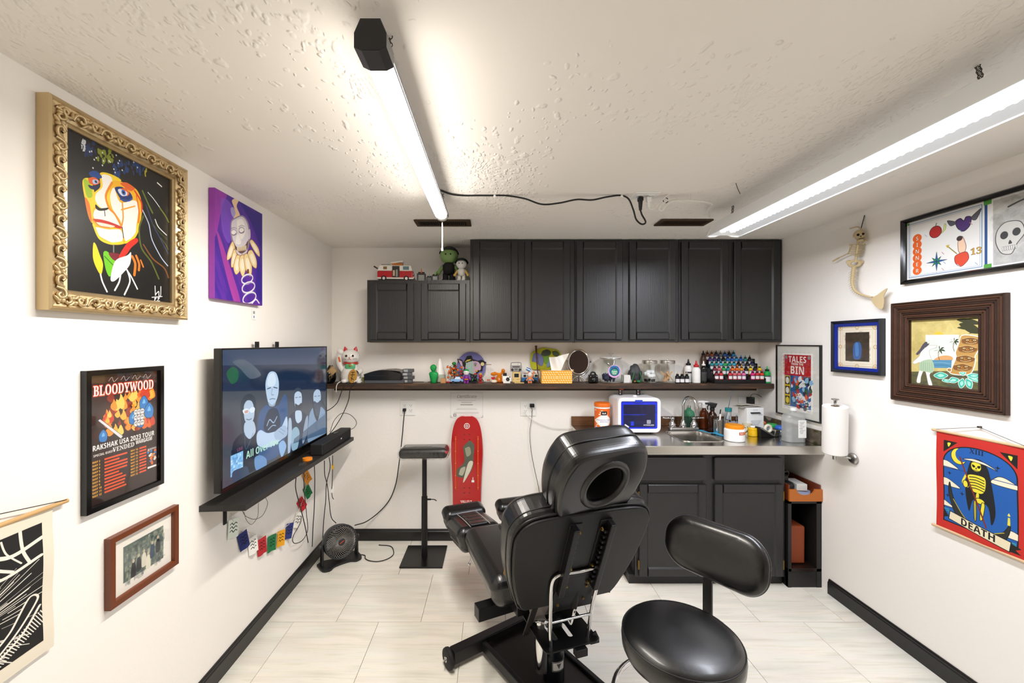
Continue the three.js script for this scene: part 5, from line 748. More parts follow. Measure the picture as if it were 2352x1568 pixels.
{
  const o = onLeft(0.70, 1.122, 0.655, 1.04, 0.012), t = thing('linocut_banner', 'black and white woodcut print banner hung from a wooden rod', 'banner', o.pos, o.rot);
  const cm = mat(0xe6ddca, 0.9), wv = g => warp(g, v => { v.z += 0.003 * Math.sin(v.x * 24) + 0.002 * Math.sin(v.y * 30); });
  part(t, 'cloth', wv(new THREE.BoxGeometry(o.w, o.h, 0.002, 24, 24, 1)), cm);
  part(t, 'print', wv(new THREE.PlaneGeometry(o.w - 0.05, o.h - 0.07, 24, 24).translate(-0.002, 0, 0.0016)), printMat(artLino, 0.85));
  part(t, 'rod', bar([-o.w / 2 - 0.04, o.h / 2, 0], [o.w / 2 + 0.035, o.h / 2, 0], 0.006), mat(0xc8a06a, 0.5));
  part(t, 'hanging_cord', merge([bar([-o.w / 2 - 0.02, o.h / 2 + 0.004, 0.004], [-0.05, o.h / 2 + 0.05, 0], 0.0012, 6), bar([o.w / 2 + 0.03, o.h / 2 + 0.004, 0.004], [-0.05, o.h / 2 + 0.05, 0], 0.0012, 6)]), mat(0x2a2622, 0.8));
}
// television on its arm, shelf below, speaker bar
{
  const dl = 1.685, dr = 2.752, y0 = 0.862, y1 = 1.462, X = -1.12;
  const t = thing('television', 'large flat television showing a blue tinted band video', 'television', [X, (y0 + y1) / 2, -(dl + dr) / 2], [0, Math.PI / 2, 0]), w = dr - dl, h = y1 - y0;
  part(t, 'cabinet', box(w, h, 0.032, 0.004), M.black, [0, 0, -0.016]);
  part(t, 'rear_bulge', box(w * 0.7, h * 0.6, 0.034, 0.01), M.blackMatte, [0, -0.03, -0.046]);
  part(t, 'screen', new THREE.PlaneGeometry(w - 0.014, h - 0.026), new THREE.MeshPhysicalMaterial({ color: 0x050505, roughness: 0.12, emissive: 0xffffff, emissiveMap: artScreen, emissiveIntensity: 1.0, clearcoat: 0.3, clearcoatRoughness: 0.1 }), [0, 0.006, 0.001]);
  part(t, 'bezel', ext(shapeOf(rrect(w, h, 0.004), [rrect(w - 0.012, h - 0.024, 0.001).map(([x, y]) => [x, y + 0.006])]), 0.004, 0.0008), M.blackGloss, [0, 0, 0.001]);
  for (const dd of [2.06, 2.25]) { const x = dd - (dl + dr) / 2; part(t, 'bracket_rail', merge([box(0.02, h + 0.05, 0.012, 0.001), at(new THREE.TorusGeometry(0.004, 0.002, 6, 12), 0, h / 2 + 0.014, 0.007)]), M.blackMatte, [x, 0.004, -0.068]); }
  part(t, 'wall_plate', box(0.34, 0.3, 0.016, 0.002), M.blackMatte, [0, 0, -0.084]);
}
{
  const d0 = 1.69, d1 = 2.935, Y = 0.811, t = thing('television_shelf', 'black wooden shelf with a clipped corner under the television', 'shelf', [XL, Y, 0]);
  const wm = mat(0x262422, 0.5, 0, { bumpMap: grainTex, bumpScale: 0.0006 });
  part(t, 'board', at(new THREE.ExtrudeGeometry(shapeOf([[0.001, d0], [0.186, d0 + 0.012], [0.215, d1], [0.001, d1]]), { depth: 0.024, bevelEnabled: false }), 0, 0, 0, -Math.PI / 2).translate(0, -0.024, 0), wm); metricUV(t.children[0].geometry);
  for (const d of [1.85, 2.7]) part(t, 'bracket', merge([box(0.004, 0.12, 0.02), at(box(0.14, 0.004, 0.02), 0.07, 0.058, 0)]), M.blackMatte, [0.004, -0.085, -d]);
  const sb = thing('soundbar', 'short black soundbar lying on the television shelf', 'speaker', [-1.057, Y + 0.0005, -2.69]);
  part(sb, 'body', box(0.075, 0.068, 0.49, 0.006), mat(0x1a1a1b, 0.6), [0, 0.034, 0]); part(sb, 'fabric_face', box(0.004, 0.05, 0.47, 0.001), mat(0x101011, 0.95), [0.037, 0.034, 0]); part(sb, 'logo', box(0.002, 0.008, 0.02, 0.0008), M.chrome, [0.0402, 0.034, -0.05]); part(sb, 'button', box(0.02, 0.003, 0.05, 0.001), M.blackGloss, [0.0, 0.0692, -0.06]);
  const ep = thing('earplug_pack', 'orange lidded clear pack on the television shelf', 'pack', [-1.05, Y + 0.0005, -2.315]);
  part(ep, 'lid', at(cyl(0.026, 0.026, 0.012, 24), 0, 0.018, 0), mat(0xf08a12, 0.4)); part(ep, 'blister', merge([at(sph(0.02, 12, 8), 0.004, 0.012, 0.045).scale(1, 0.5, 1.4), at(box(0.05, 0.01, 0.07, 0.004), 0, 0.006, 0.01)]), M.glass);
}
// prayer flags
{
  const t = thing('prayer_flags', 'string of small coloured prayer flags hanging below the television shelf', 'flags', [0, 0, 0]);
  const L = (px, py) => leftW(px, py, 0.015), str = [[530, 1178], [540, 1205], [560, 1217], [582, 1226], [603, 1229], [624, 1226], [645, 1217], [664, 1203], [681, 1183], [691, 1160], [698, 1135], [704, 1108], [702, 1085]].map(p => L(...p));
  part(t, 'string', tube(str, 0.0015, 90, 5), mat(0xd8d2c4, 0.8));
  const script = canvasTex(96, 128, (g, w, h) => { g.fillStyle = '#fff'; g.fillRect(0, 0, w, h); g.strokeStyle = '#222'; g.lineWidth = 5; for (let k = 0; k < 3; k++) { blob(g, [[20, 34 + k * 24], [36, 26 + k * 24], [48, 40 + k * 24], [64, 28 + k * 24], [78, 36 + k * 24]], null, '#1c1c1c', 5, false); } });
  const cols = [[536, 1213, 0xe4ece0, -0.05], [560, 1241, 0x27306e, 0.25], [582, 1251, 0xf0eee8, 0.12], [602, 1254, 0xb3242a, 0.06], [624, 1247, 0x1f7040, -0.08], [645, 1236, 0xe8a41a, -0.12], [664, 1219, 0x2b3578, -0.22], [684, 1194, 0xf0eee8, -0.35], [694, 1157, 0xc3222a, 0.6], [707, 1128, 0x1f7a44, 0.5], [705, 1096, 0xe2902a, 0.5]];
  cols.forEach(([px, py, c, r], k) => { const p = L(px, py), s = 0.07; const g = warp(new THREE.BoxGeometry(s * 0.78, s * 1.25, 0.0012, 6, 6, 1), v => { v.z += 0.004 * Math.sin(v.x * 120 + k) * (0.6 - v.y * 8); }); part(t, 'flag', g, new THREE.MeshStandardMaterial({ color: c, map: script, roughness: 0.9 }), p, [0, Math.PI / 2 - 0.3, r]); });
}
// --- right wall ---
framed('comic_print', 'comic cover print reading tales from the bin in a thin black frame', 'print', onRight(2.482, 2.873, 0.995, 1.471), 0.008, flatProf(0.014), M.blackGloss, printMat(artTales, 0.5), { glass: 1 });
{
  const o = onRight(2.082, 2.392, 1.317, 1.609);
  const t = framed('blue_framed_picture', 'small dark picture in a blue and black frame with ornate cream mat', 'picture', o, 0.016, [[0, 0], [0, 0.024], [0.6, 0.028], [1, 0.02]], mat(0x1c1f26, 0.3), printMat(artBlue, 0.5), { glass: 1, artZ: 0.008 });
  for (const [g, p, r] of mitred(o.w - 0.034, o.h - 0.034, 0.016, [[0, 0], [0, 0.018], [1, 0.014]])) part(t, 'inner_frame_side', g, mat(0x152a8a, 0.25), p, [0, 0, r]);
}
{
  const o = onRight(1.580, 2.036, 1.204, 1.679), fw = 0.088, bm = mat(0x3d2415, 0.6, 0, { bumpMap: grainTex, bumpScale: 0.0009 });
  const t = thing('bamboo_framed_picture', 'tropical tiki collage in a wide ribbed dark wooden frame', 'picture', o.pos, [0, -Math.PI / 2, 0]);
  const core = [[0, 0], [0, 0.018], [1, 0.012]]; for (const [g, p, r] of mitred(o.w, o.h, fw, core)) part(t, 'frame_side', g, bm, p, [0, 0, r]);
  const rods = [mat(0x4a2b18, 0.6, 0, { bumpMap: grainTex, bumpScale: 0.0009 }), mat(0x38200f, 0.6, 0, { bumpMap: grainTex, bumpScale: 0.0009 }), mat(0x5a361f, 0.6, 0, { bumpMap: grainTex, bumpScale: 0.0009 })];
  const N = 10; for (let k = 0; k < N; k++) { const u = (k + 0.5) * fw / N, r = fw / N / 2 * 0.98; const L1 = o.w - 2 * u, L2 = o.h - 2 * u; for (const [len, horiz, s] of [[L1, 1, 1], [L1, 1, -1], [L2, 0, 1], [L2, 0, -1]]) { const g = warp(cyl(r, r, len, 7), v => { v.x += 0.0008 * Math.sin(v.y * 60 + k * 3); }); part(t, 'frame_reed', g, rods[(k + (s > 0 ? 1 : 0)) % 3], horiz ? [0, s * (o.h / 2 - u), 0.018] : [s * (o.w / 2 - u), 0, 0.018], horiz ? [0, 0, Math.PI / 2] : null); } }
  part(t, 'print', new THREE.PlaneGeometry(o.w - 2 * fw + 0.004, o.h - 2 * fw + 0.004), printMat(artTiki, 0.6), [0, 0, 0.006]);
  part(t, 'backing', box(o.w - 2 * fw + 0.01, o.h - 2 * fw + 0.01, 0.003), M.blackMatte, [0, 0, 0.0025]);
}
framed('flash_sheet_frame', 'long black frame holding tattoo flash sheets with apple and star', 'picture', onRight(1.29, 1.987, 1.766, 2.076), 0.019, [[0, 0], [0, 0.02], [0.3, 0.026], [0.7, 0.02], [1, 0.014]], M.blackGloss, printMat(artFlash, 0.5), {});
{
  const o = onRight(1.518, 1.832, 0.668, 1.095, 0.014), t = thing('tarot_banner', 'red cloth banner of a skeleton ferryman lettered DEATH', 'banner', o.pos, o.rot);
  const wv = g => warp(g, v => { v.z += 0.0025 * Math.sin(v.x * 22 + 1) + 0.0015 * Math.sin(v.y * 18); });
  part(t, 'cloth', wv(new THREE.BoxGeometry(o.w, o.h, 0.0016, 20, 20, 1)), mat(0xc32a20, 0.85));
  part(t, 'print', wv(new THREE.PlaneGeometry(o.w - 0.002, o.h - 0.012, 20, 20).translate(0, 0, 0.0013)), printMat(artDeath, 0.85));
  for (const s of [1, -1]) part(t, 'dowel', merge([bar([-o.w / 2 - 0.012, s * o.h / 2, 0], [o.w / 2 + 0.012, s * o.h / 2, 0], 0.0055), at(sph(0.007, 10, 8), -o.w / 2 - 0.012, s * o.h / 2, 0), at(sph(0.007, 10, 8), o.w / 2 + 0.012, s * o.h / 2, 0)]), mat(0xd8b48a, 0.5));
  part(t, 'hanging_cord', merge([bar([-o.w / 2, o.h / 2 + 0.004, 0.003], [0, o.h / 2 + 0.045, -0.006], 0.001, 6), bar([o.w / 2, o.h / 2 + 0.004, 0.003], [0, o.h / 2 + 0.045, -0.006], 0.001, 6)]), mat(0x3a3a3a, 0.8));
  part(t, 'nail', at(cyl(0.004, 0.004, 0.014, 8), 0, o.h / 2 + 0.046, -0.007, Math.PI / 2), M.nail);
}
// paper towels
{
  const p = rightW(1916, 985, 0.082), t = thing('paper_towel_holder', 'roll of white paper towels on a tilted metal wall holder', 'paper towels', [XR - 0.075, p[1] - 0.135, -2.305], [0.1, 0, 0.07]);
  part(t, 'towel_roll', lathe([[0.02, 0], [0.056, 0], [0.058, 0.004], [0.058, 0.266], [0.056, 0.27], [0.02, 0.27]], 40), mat(0xf3f1ed, 0.9));
  part(t, 'core', at(cyl(0.02, 0.02, 0.268, 20, true), 0, 0.135, 0), mat(0xb89a70, 0.9));
  part(t, 'rod', at(cyl(0.006, 0.006, 0.34, 12), 0, 0.14, 0), M.steel); part(t, 'finial', lathe([[0, 0], [0.008, 0], [0.008, 0.012], [0.018, 0.016], [0.018, 0.02], [0, 0.021]]), M.steel, [0, 0.29, 0]); part(t, 'lower_finial', at(cyl(0.01, 0.008, 0.028, 14), 0, -0.024, 0), M.steel);
  part(t, 'wall_mount', at(lathe([[0, 0], [0.03, 0], [0.03, 0.008], [0.02, 0.014], [0, 0.016]]), 0, 0, 0, 0, 0, Math.PI / 2), M.steel, [0.068, -0.02, 0.045]); part(t, 'mount_arm', bar([0.0, -0.012, 0.0], [0.06, -0.02, 0.045], 0.006), M.steel);
}
// skeleton mermaid
{
  const t = thing('mermaid_skeleton', 'small bone coloured mermaid skeleton ornament hanging on the wall', 'ornament', [0, 0, 0]), bm = mat(0xc9b48a, 0.6), R = (px, py, o = 0.035) => rightW(px, py, o), dk = mat(0x1a130c, 0.9);
  const sk = part(t, 'skull', warp(sph(0.026, 28, 22), v => { if (v.y < -0.004) { v.x *= 0.82; v.z *= 0.86; } v.y *= 1.12; v.z *= 1.12; }), bm, R(1974, 540), [0, -0.55, 0.1]);
  for (const s of [-1, 1]) part(sk, 'eye_socket', sph(0.0068, 12, 8), dk, [s * 0.0095, -0.001, 0.0245]); part(sk, 'nose_hole', at(sph(0.003, 8, 6), 0, -0.011, 0.025), dk); part(sk, 'jaw', warp(box(0.03, 0.014, 0.026, 0.006, 3), v => { v.x *= v.z > 0 ? 0.7 : 1; }), bm, [0, -0.030, 0.010]); part(sk, 'mouth_line', box(0.02, 0.0016, 0.003), dk, [0, -0.0235, 0.0225]);
  const sp = [R(1972, 552), R(1969, 566), R(1967, 588), R(1965, 602)]; part(t, 'spine', tube(sp, 0.006, 40, 8), bm);
  const rc = V(...R(1967, 574)), ribs = []; for (let k = 0; k < 7; k++) { const y = 0.022 - k * 0.0082, rr = 0.022 + 0.006 * Math.sin((k + 1) / 8 * Math.PI) - k * 0.0008; ribs.push(at(new THREE.TorusGeometry(rr, 0.0021, 6, 28), 0, y, 0, Math.PI / 2 + 0.18).scale(1.15, 1, 0.8)); } ribs.push(at(box(0.008, 0.05, 0.004, 0.002), 0, 0, 0.021)); ribs.push(tube([[-0.034, 0.028, 0], [0, 0.03, 0.014], [0.034, 0.028, 0]], 0.003, 16, 6));
  part(t, 'ribcage', merge(ribs), bm, [rc.x, rc.y, rc.z], [0, -0.55, -0.12]);
  part(t, 'pelvis', merge([at(new THREE.TorusGeometry(0.017, 0.007, 8, 20), 0, 0, 0, 0.3).scale(1.3, 0.9, 1), at(sph(0.014, 12, 8), -0.024, 0.01, 0).scale(1, 0.8, 0.5), at(sph(0.014, 12, 8), 0.024, 0.01, 0).scale(1, 0.8, 0.5)]), bm, R(1963, 605), [0, -0.55, -0.1]);
  const tl = [R(1962, 612), R(1959, 632), R(1958, 652), R(1964, 667), R(1981, 677), R(2004, 683)]; const cv = new THREE.CatmullRomCurve3(tl.map(pt)); const tg = new THREE.TubeGeometry(cv, 60, 0.01, 10); { const p = tg.attributes.position; for (let i = 0; i <= 60; i++) { const c = cv.getPointAt(i / 60), k = (1 - 0.55 * i / 60) * (1 + 0.12 * Math.sin(i * 1.9)); for (let j = 0; j <= 10; j++) { const q = i * 11 + j, v = V(0, 0, 0).fromBufferAttribute(p, q).sub(c).multiplyScalar(k).add(c); p.setXYZ(q, v.x, v.y, v.z); } } tg.computeVertexNormals(); }
  const tail = part(t, 'tail', tg, bm); const sps = []; for (let k = 1; k < 15; k++) { const c = cv.getPointAt(k / 19), l = 0.034 * (1 - k / 22); for (const s of [-1, 1]) sps.push(bar(c, [c.x, c.y - l * 0.6, c.z - s * l], 0.0016, 5, 0.0008)); } part(tail, 'fish_ribs', merge(sps), bm);
  const fp = R(2014, 686); part(t, 'tail_fin', ext(shapeOf([[-0.03, 0.006], [0.0, 0.02], [0.05, 0.052], [0.036, 0.012], [0.04, -0.01], [0.036, -0.052], [0.0, -0.04], [-0.03, -0.006]], [], true), 0.006, 0.002), bm, fp, [0, -Math.PI / 2, -0.1]);
  part(t, 'arm', merge([bar(R(1957, 563), R(1948, 582), 0.0032), bar(R(1948, 582), R(1927, 592), 0.0028), at(sph(0.005, 8, 6), ...R(1948, 582)), tube([R(1927, 592), R(1920, 596), R(1913, 600)], 0.004, 10, 6)]), bm);
  part(t, 'arm', merge([bar(R(1982, 560), R(1990, 552), 0.0032), bar(R(1990, 552, 0.02), R(1980, 527, 0.02), 0.003), tube([R(1980, 528, 0.02), R(1971, 521, 0.03), R(1962, 522, 0.04), R(1951, 525, 0.05)], 0.0032, 14, 6)]), bm);
  part(t, 'hanger', bar(R(1977, 527, 0.02), R(1986, 494, 0.004), 0.0022, 8), mat(0x4a4b50, 0.4, 0.6));
}
// ---------- things on the long shelf ----------
const EPS = 0.0006;
const onS = (px, d = 2.99) => [(px - CX) * d / F, shelfTop + EPS, -d];
const col = (c, r = 0.4, m = 0) => mat(c, r, m);
// black bag with a tan hat at the corner
{
  const t = thing('black_bag', 'crumpled black plastic bag with a tan hat beside the lucky cat', 'bag', [-1.172, shelfTop + EPS, -2.945]); t.scale.setScalar(0.85);
  part(t, 'bag', warp(sph(0.06, 28, 20), v => { const k = 1 + 0.35 * (noise(v.x * 60 + 5, v.y * 60 + v.z * 40, 201) - 0.5); v.multiplyScalar(k); v.x *= 0.75; v.y = Math.max(v.y * 1.35, -0.065); }), M.blackGloss, [0, 0.065, 0]);
  part(t, 'hat', merge([at(cyl(0.036, 0.04, 0.05, 20), 0, 0, 0, 0.5, 0, 0.6), at(cyl(0.058, 0.058, 0.004, 24), -0.012, -0.02, -0.01, 0.5, 0, 0.6)]), col(0xa98a5e, 0.9), [0.012, 0.105, 0.02]);
  part(t, 'buckle', at(new THREE.TorusGeometry(0.012, 0.004, 8, 16), 0.02, 0.055, 0.05), M.brass);
}
// beckoning cat
{
  const t = thing('lucky_cat', 'glossy white beckoning cat figurine with red ears and gold coin', 'figurine', onS(806, 2.985), [0, 0.18, 0]), w = mat(0xe9e6e0, 0.18, 0, { clearcoat: 0.6, clearcoatRoughness: 0.15 }), red = col(0xc3141c, 0.3), gold = col(0xb8893a, 0.35, 0.3);
  part(t, 'body', lathe([[0, 0], [0.06, 0.0], [0.071, 0.02], [0.074, 0.05], [0.066, 0.085], [0.052, 0.115], [0.044, 0.14], [0, 0.15]], 36), w);
  for (const s of [-1, 1]) part(t, 'foot', at(sph(0.024, 18, 12), 0, 0, 0).scale(1, 0.7, 1.2), w, [s * 0.035, 0.017, 0.06]);
  const h = part(t, 'head', warp(sph(0.058, 32, 24), v => { v.x *= 1.08; v.y *= 0.95; }), w, [0, 0.19, 0.008]);
  for (const s of [-1, 1]) { const e = part(h, 'ear', at(cyl(0.004, 0.026, 0.04, 20), 0, 0, 0).scale(1, 1, 0.6), w, [s * 0.036, 0.058, -0.004], [0, 0, -s * 0.22]); e.userData.label = 'white ear with red inside'; part(h, 'ear_lining', at(cyl(0.003, 0.018, 0.03, 16), 0, 0, 0).scale(1, 1, 0.5), red, [s * 0.036, 0.057, 0.008], [0.06, 0, -s * 0.22]); part(h, 'eye', sph(0.008, 12, 8), M.blackGloss, [s * 0.022, 0.006, 0.0525]); part(h, 'iris', at(new THREE.TorusGeometry(0.0075, 0.0016, 6, 18), s * 0.022, 0.006, 0.054), gold); for (let k = 0; k < 2; k++) part(h, 'whisker', bar([s * 0.022, -0.016 - k * 0.006, 0.055], [s * 0.05, -0.012 - k * 0.010, 0.04], 0.0007, 5), M.black); }
  part(h, 'nose', sph(0.005, 10, 8), col(0xd88a7a, 0.4), [0, -0.008, 0.059]); part(h, 'mouth', tube([[-0.014, -0.022, 0.055], [0, -0.017, 0.058], [0.014, -0.022, 0.055]], 0.0012, 14, 5), red);
  const rb = part(t, 'collar', at(new THREE.TorusGeometry(0.047, 0.007, 10, 36), 0, 0.142, 0.004, Math.PI / 2), red); part(rb, 'collar_trim', at(new THREE.TorusGeometry(0.05, 0.003, 6, 36), 0, 0.136, 0.004, Math.PI / 2), gold);
  part(t, 'bib', warp(sph(0.036, 20, 14), v => { v.z *= 0.4; }), col(0x5fb07a, 0.3), [0.002, 0.118, 0.045]); part(t, 'bell', sph(0.009, 14, 10), gold, [0.004, 0.128, 0.062]);
  part(t, 'raised_arm', merge([tube([[-0.052, 0.085, 0.01], [-0.075, 0.13, 0.012], [-0.078, 0.19, 0.014], [-0.072, 0.22, 0.022]], 0.021, 24, 12), at(sph(0.024, 14, 10), -0.068, 0.225, 0.024)]), w); part(t, 'paw_mark', box(0.012, 0.036, 0.003, 0.001), col(0xd9661f, 0.4), [-0.074, 0.17, 0.034], [0, 0, 0.25]);
  part(t, 'coin_arm', tube([[0.055, 0.1, 0.015], [0.07, 0.085, 0.04], [0.05, 0.075, 0.068]], 0.02, 20, 12), w);
  const c = part(t, 'coin', ext(ell(0.030, 0.05, 36), 0.012, 0.004), gold, [0.024, 0.052, 0.078], [-0.12, 0, -0.12]); part(c, 'coin_script', merge([bar([-0.012, 0.026, 0.007], [0.012, 0.03, 0.007], 0.002, 6), bar([0, 0.03, 0.007], [-0.004, -0.03, 0.007], 0.002, 6), bar([-0.014, 0.008, 0.007], [0.014, 0.012, 0.007], 0.002, 6), bar([-0.01, -0.012, 0.007], [0.012, -0.024, 0.007], 0.002, 6)]), M.black);
}
single('plug_adapter', merge([box(0.03, 0.032, 0.028, 0.004), at(box(0.016, 0.018, 0.02, 0.003), -0.006, 0.022, 0), at(cyl(0.004, 0.004, 0.03, 8), 0.018, -0.006, 0, 0, 0, 1.57)]), M.white, 'white plug adapter lying beside the lucky cat', 'adapter', [onS(829)[0], shelfTop + 0.017, -2.95]);
single('small_can', merge([cyl(0.011, 0.011, 0.036, 16), at(cyl(0.009, 0.011, 0.006, 16), 0, 0.02, 0)]), col(0x8d8a5e, 0.4, 0.3), 'tiny olive can beside the black console', 'can', [onS(838)[0], shelfTop + 0.0195, -2.955]);
// console and grey blocks
{
  const t = thing('game_console', 'glossy black game console with a curved top on the shelf', 'console', onS(885, 2.99));
  const top = []; for (let i = 0; i <= 16; i++) { const u = i / 16; top.push([-0.135 + 0.27 * u, 0.062 + 0.034 * Math.sin(u * Math.PI * 0.92 + 0.1)]); }
  part(t, 'shell', ext([[-0.128, 0.02], [0.13, 0.02], ...top.reverse()], 0.15, 0.003), M.blackGloss, [0, 0, 0]);
  part(t, 'base', box(0.28, 0.022, 0.165, 0.004), col(0x4a4c50, 0.45), [0.012, 0.011, 0]); part(t, 'top_plate', ext([[-0.02, 0.094], [0.06, 0.098], [0.135, 0.088], [0.15, 0.083], [0.06, 0.091], [-0.02, 0.09]], 0.14, 0.0015), col(0x76716b, 0.5), [0, 0, -0.005]); part(t, 'drive_slot', box(0.14, 0.002, 0.002), col(0x2a2c30, 0.3), [-0.03, 0.055, 0.0755]);
  const bm = col(0x55585b, 0.55); [[-0.004, 0.013, 0.05], [0.006, 0.0385, -0.25], [-0.006, 0.0635, 0.12], [0.004, 0.0885, -0.1]].forEach(([dx, y, r], k) => { const o = onS(937, 2.97); const g = thing('cartridge', ['grey block at the bottom of the small stack by the console', 'grey block second from the bottom of the stack by the console', 'grey block second from the top of the stack by the console', 'grey block on top of the small stack by the console'][k], 'block', [o[0] + dx, shelfTop + EPS + y, o[2]], [0, r, 0], 'grey blocks stacked by the console'); part(g, 'shell', box(0.072, 0.024, 0.05, 0.003), bm); part(g, 'end_label', box(0.03, 0.016, 0.002), col(0xa7a9a8, 0.6), [-0.012, 0, 0.0255]); });
}
single('clear_stand', merge([box(0.03, 0.05, 0.004, 0.001), at(box(0.03, 0.004, 0.03, 0.001), 0, -0.023, 0.013)]), M.glass, 'small clear acrylic stand behind the green bust', 'stand', [onS(979, 3.02)[0], shelfTop + 0.0262, -3.02]);
single('green_bust', merge([lathe([[0, 0], [0.022, 0], [0.021, 0.018], [0.026, 0.03], [0.032, 0.05], [0.036, 0.068], [0.028, 0.078], [0.012, 0.084], [0.011, 0.092], [0, 0.094]], 28).scale(1, 1, 0.7), at(warp(sph(0.024, 28, 20), v => { if (v.y < 0) v.x *= 0.86; v.y *= 1.08; }), 0, 0.108, 0.004), at(sph(0.005, 10, 8), 0, 0.104, 0.028), at(box(0.03, 0.006, 0.01, 0.003), 0, 0.114, 0.023)]), col(0x149c4a, 0.45), 'plain bright green plastic bust of a bald head', 'bust', onS(996, 2.95), [0, -0.3, 0]);
{
  const t = thing('cone_diffuser', 'white cone shaped aroma diffuser behind the green bust', 'diffuser', onS(1010, 3.035));
  part(t, 'base', lathe([[0, 0], [0.043, 0], [0.046, 0.006], [0.044, 0.05], [0.042, 0.055], [0, 0.055]], 32), col(0xb3b8a8, 0.4)); part(t, 'cone', lathe([[0.042, 0.056], [0.036, 0.085], [0.025, 0.125], [0.014, 0.16], [0.009, 0.17], [0.004, 0.174], [0, 0.174]], 32), mat(0xefece6, 0.35));
}
single('wooden_cube', box(0.038, 0.034, 0.038, 0.003), col(0xb98a58, 0.7), 'small pale wooden cube in front of the diffuser', 'cube', [onS(1018.5, 2.945)[0], shelfTop + 0.0176, -2.945]);
// toy tree with orange fruit
{
  const t = thing('toy_orange_tree', 'toy tree with many orange fruits and green leaves in a pot', 'toy', onS(1043, 3.0)), or = col(0xe2661a, 0.4), gr = col(0x1c7a2e, 0.5); seed = 300;
  part(t, 'pot', lathe([[0, 0], [0.022, 0], [0.028, 0.022], [0.026, 0.024], [0, 0.022]], 20), col(0xc9c7c2, 0.4)); part(t, 'trunk', tube([[0, 0.02, 0], [0.004, 0.05, 0], [-0.003, 0.09, 0.003], [0, 0.13, 0]], 0.005, 24, 8), col(0x4a2a18, 0.7));
  for (let k = 0; k < 24; k++) { const a = k * 2.4, y = 0.035 + (k / 24) * 0.085, r = 0.05 * (0.55 + 0.45 * Math.sin((k % 7) + 1)) + 0.008; const x = r * Math.cos(a), z = r * Math.sin(a) * 0.6; const f = part(t, 'fruit', sph(0.0088, 12, 9), k % 5 === 3 ? col(0xc82a1a, 0.4) : or, [x, y, z]); part(f, 'leaf', at(box(0.014, 0.003, 0.010, 0.001), 0.003, 0.010, 0, 0, k, 0.3), gr); }
  part(t, 'crown', warp(sph(0.016, 14, 10), v => { v.y *= 0.8; }), gr, [0, 0.137, 0]); part(t, 'branches', merge(Array.from({ length: 9 }, (_, k) => bar([0, 0.04 + k * 0.009, 0], [0.045 * Math.cos(k * 2.1), 0.05 + k * 0.009, 0.025 * Math.sin(k * 2.1)], 0.002, 5))), col(0x4a2a18, 0.7));
}
function toyCar(name, label, c, s, pos, ry) {
  const t = thing(name, label, 'toy car', pos, [0, ry, 0], 'toy vehicles on the shelf'), b = col(c, 0.25);
  part(t, 'body', warp(box(0.09 * s, 0.02 * s, 0.04 * s, 0.006 * s, 3), v => { v.y += 0.003 * s * Math.cos(v.x / s * 40); }), b, [0, 0.02 * s, 0]); part(t, 'cabin', warp(box(0.045 * s, 0.018 * s, 0.034 * s, 0.006 * s, 3), v => { v.x *= v.y > 0 ? 0.75 : 1; }), mat(0xd8e2ee, 0.15), [0.006 * s, 0.037 * s, 0]); part(t, 'roof', box(0.032 * s, 0.004 * s, 0.032 * s, 0.001), b, [0.006 * s, 0.046 * s, 0]);
  for (const x of [-0.027, 0.027]) for (const z of [-1, 1]) part(t, 'wheel', at(cyl(0.0095 * s, 0.0095 * s, 0.008 * s, 16), x * s, 0.0097 * s, z * 0.018 * s, Math.PI / 2), M.rubber);
  part(t, 'bumper', merge([box(0.004 * s, 0.006 * s, 0.036 * s, 0.001)]), M.chrome, [-0.046 * s, 0.014 * s, 0]);
}
toyCar('toy_car', 'tiny red toy car beside the orange tree', 0xb8161a, 0.45, onS(1030.5, 2.935), 0.3);
toyCar('toy_car', 'light blue toy car beside the orange tree', 0x7fa8d8, 1.0, onS(1049, 2.935), 0.15);
function toyFigure(label, pos, s, o, ry = 0) {         // plain round headed figure
  const t = thing('toy_figure', label, 'toy figure', pos, [0, ry, 0], o.group || 'small toy figures on the shelf');
  for (const e of [-1, 1]) { part(t, 'leg', at(cyl(0.009 * s, 0.010 * s, 0.028 * s, 14), 0, 0, 0), o.legs, [e * 0.011 * s, 0.016 * s, 0]); part(t, 'shoe', warp(box(0.018 * s, 0.010 * s, 0.028 * s, 0.004 * s, 3), v => v), o.shoes || o.legs, [e * 0.012 * s, 0.005 * s, 0.006 * s]); part(t, 'arm', merge([bar([e * 0.018 * s, 0.055 * s, 0], [e * 0.032 * s, 0.034 * s, 0.006 * s], 0.006 * s, 10), at(sph(0.0075 * s, 10, 8), e * 0.033 * s, 0.031 * s, 0.007 * s)]), o.arms || o.body); }
  part(t, 'torso', lathe([[0, 0.026], [0.017, 0.026], [0.019, 0.04], [0.021, 0.055], [0.013, 0.064], [0, 0.066]].map(([r, y]) => [r * s, y * s]), 20), o.body);
  const h = part(t, 'head', warp(sph(0.024 * s, 24, 18), v => { v.y *= o.hy || 1; v.x *= o.hx || 1; }), o.head, [0, (0.086 + (o.up || 0)) * s, 0]);
  if (o.hair) part(h, 'hair', at(new THREE.SphereGeometry(0.0255 * s * (o.hairK || 1), 24, 14, 0, 7, 0, 1.35), 0, 0.002 * s, -0.003 * s, -0.25).scale(o.hx || 1, o.hy || 1, 1.02), o.hair);
  for (const e of [-1, 1]) part(h, 'eye', sph(0.0028 * s, 8, 6), M.blackGloss, [e * 0.008 * s, 0.001 * s, 0.0235 * s]);
  if (o.belt) part(t, 'belt', at(cyl(0.0195 * s, 0.019 * s, 0.008 * s, 20), 0, 0.034 * s, 0), o.belt);
  return t;
}
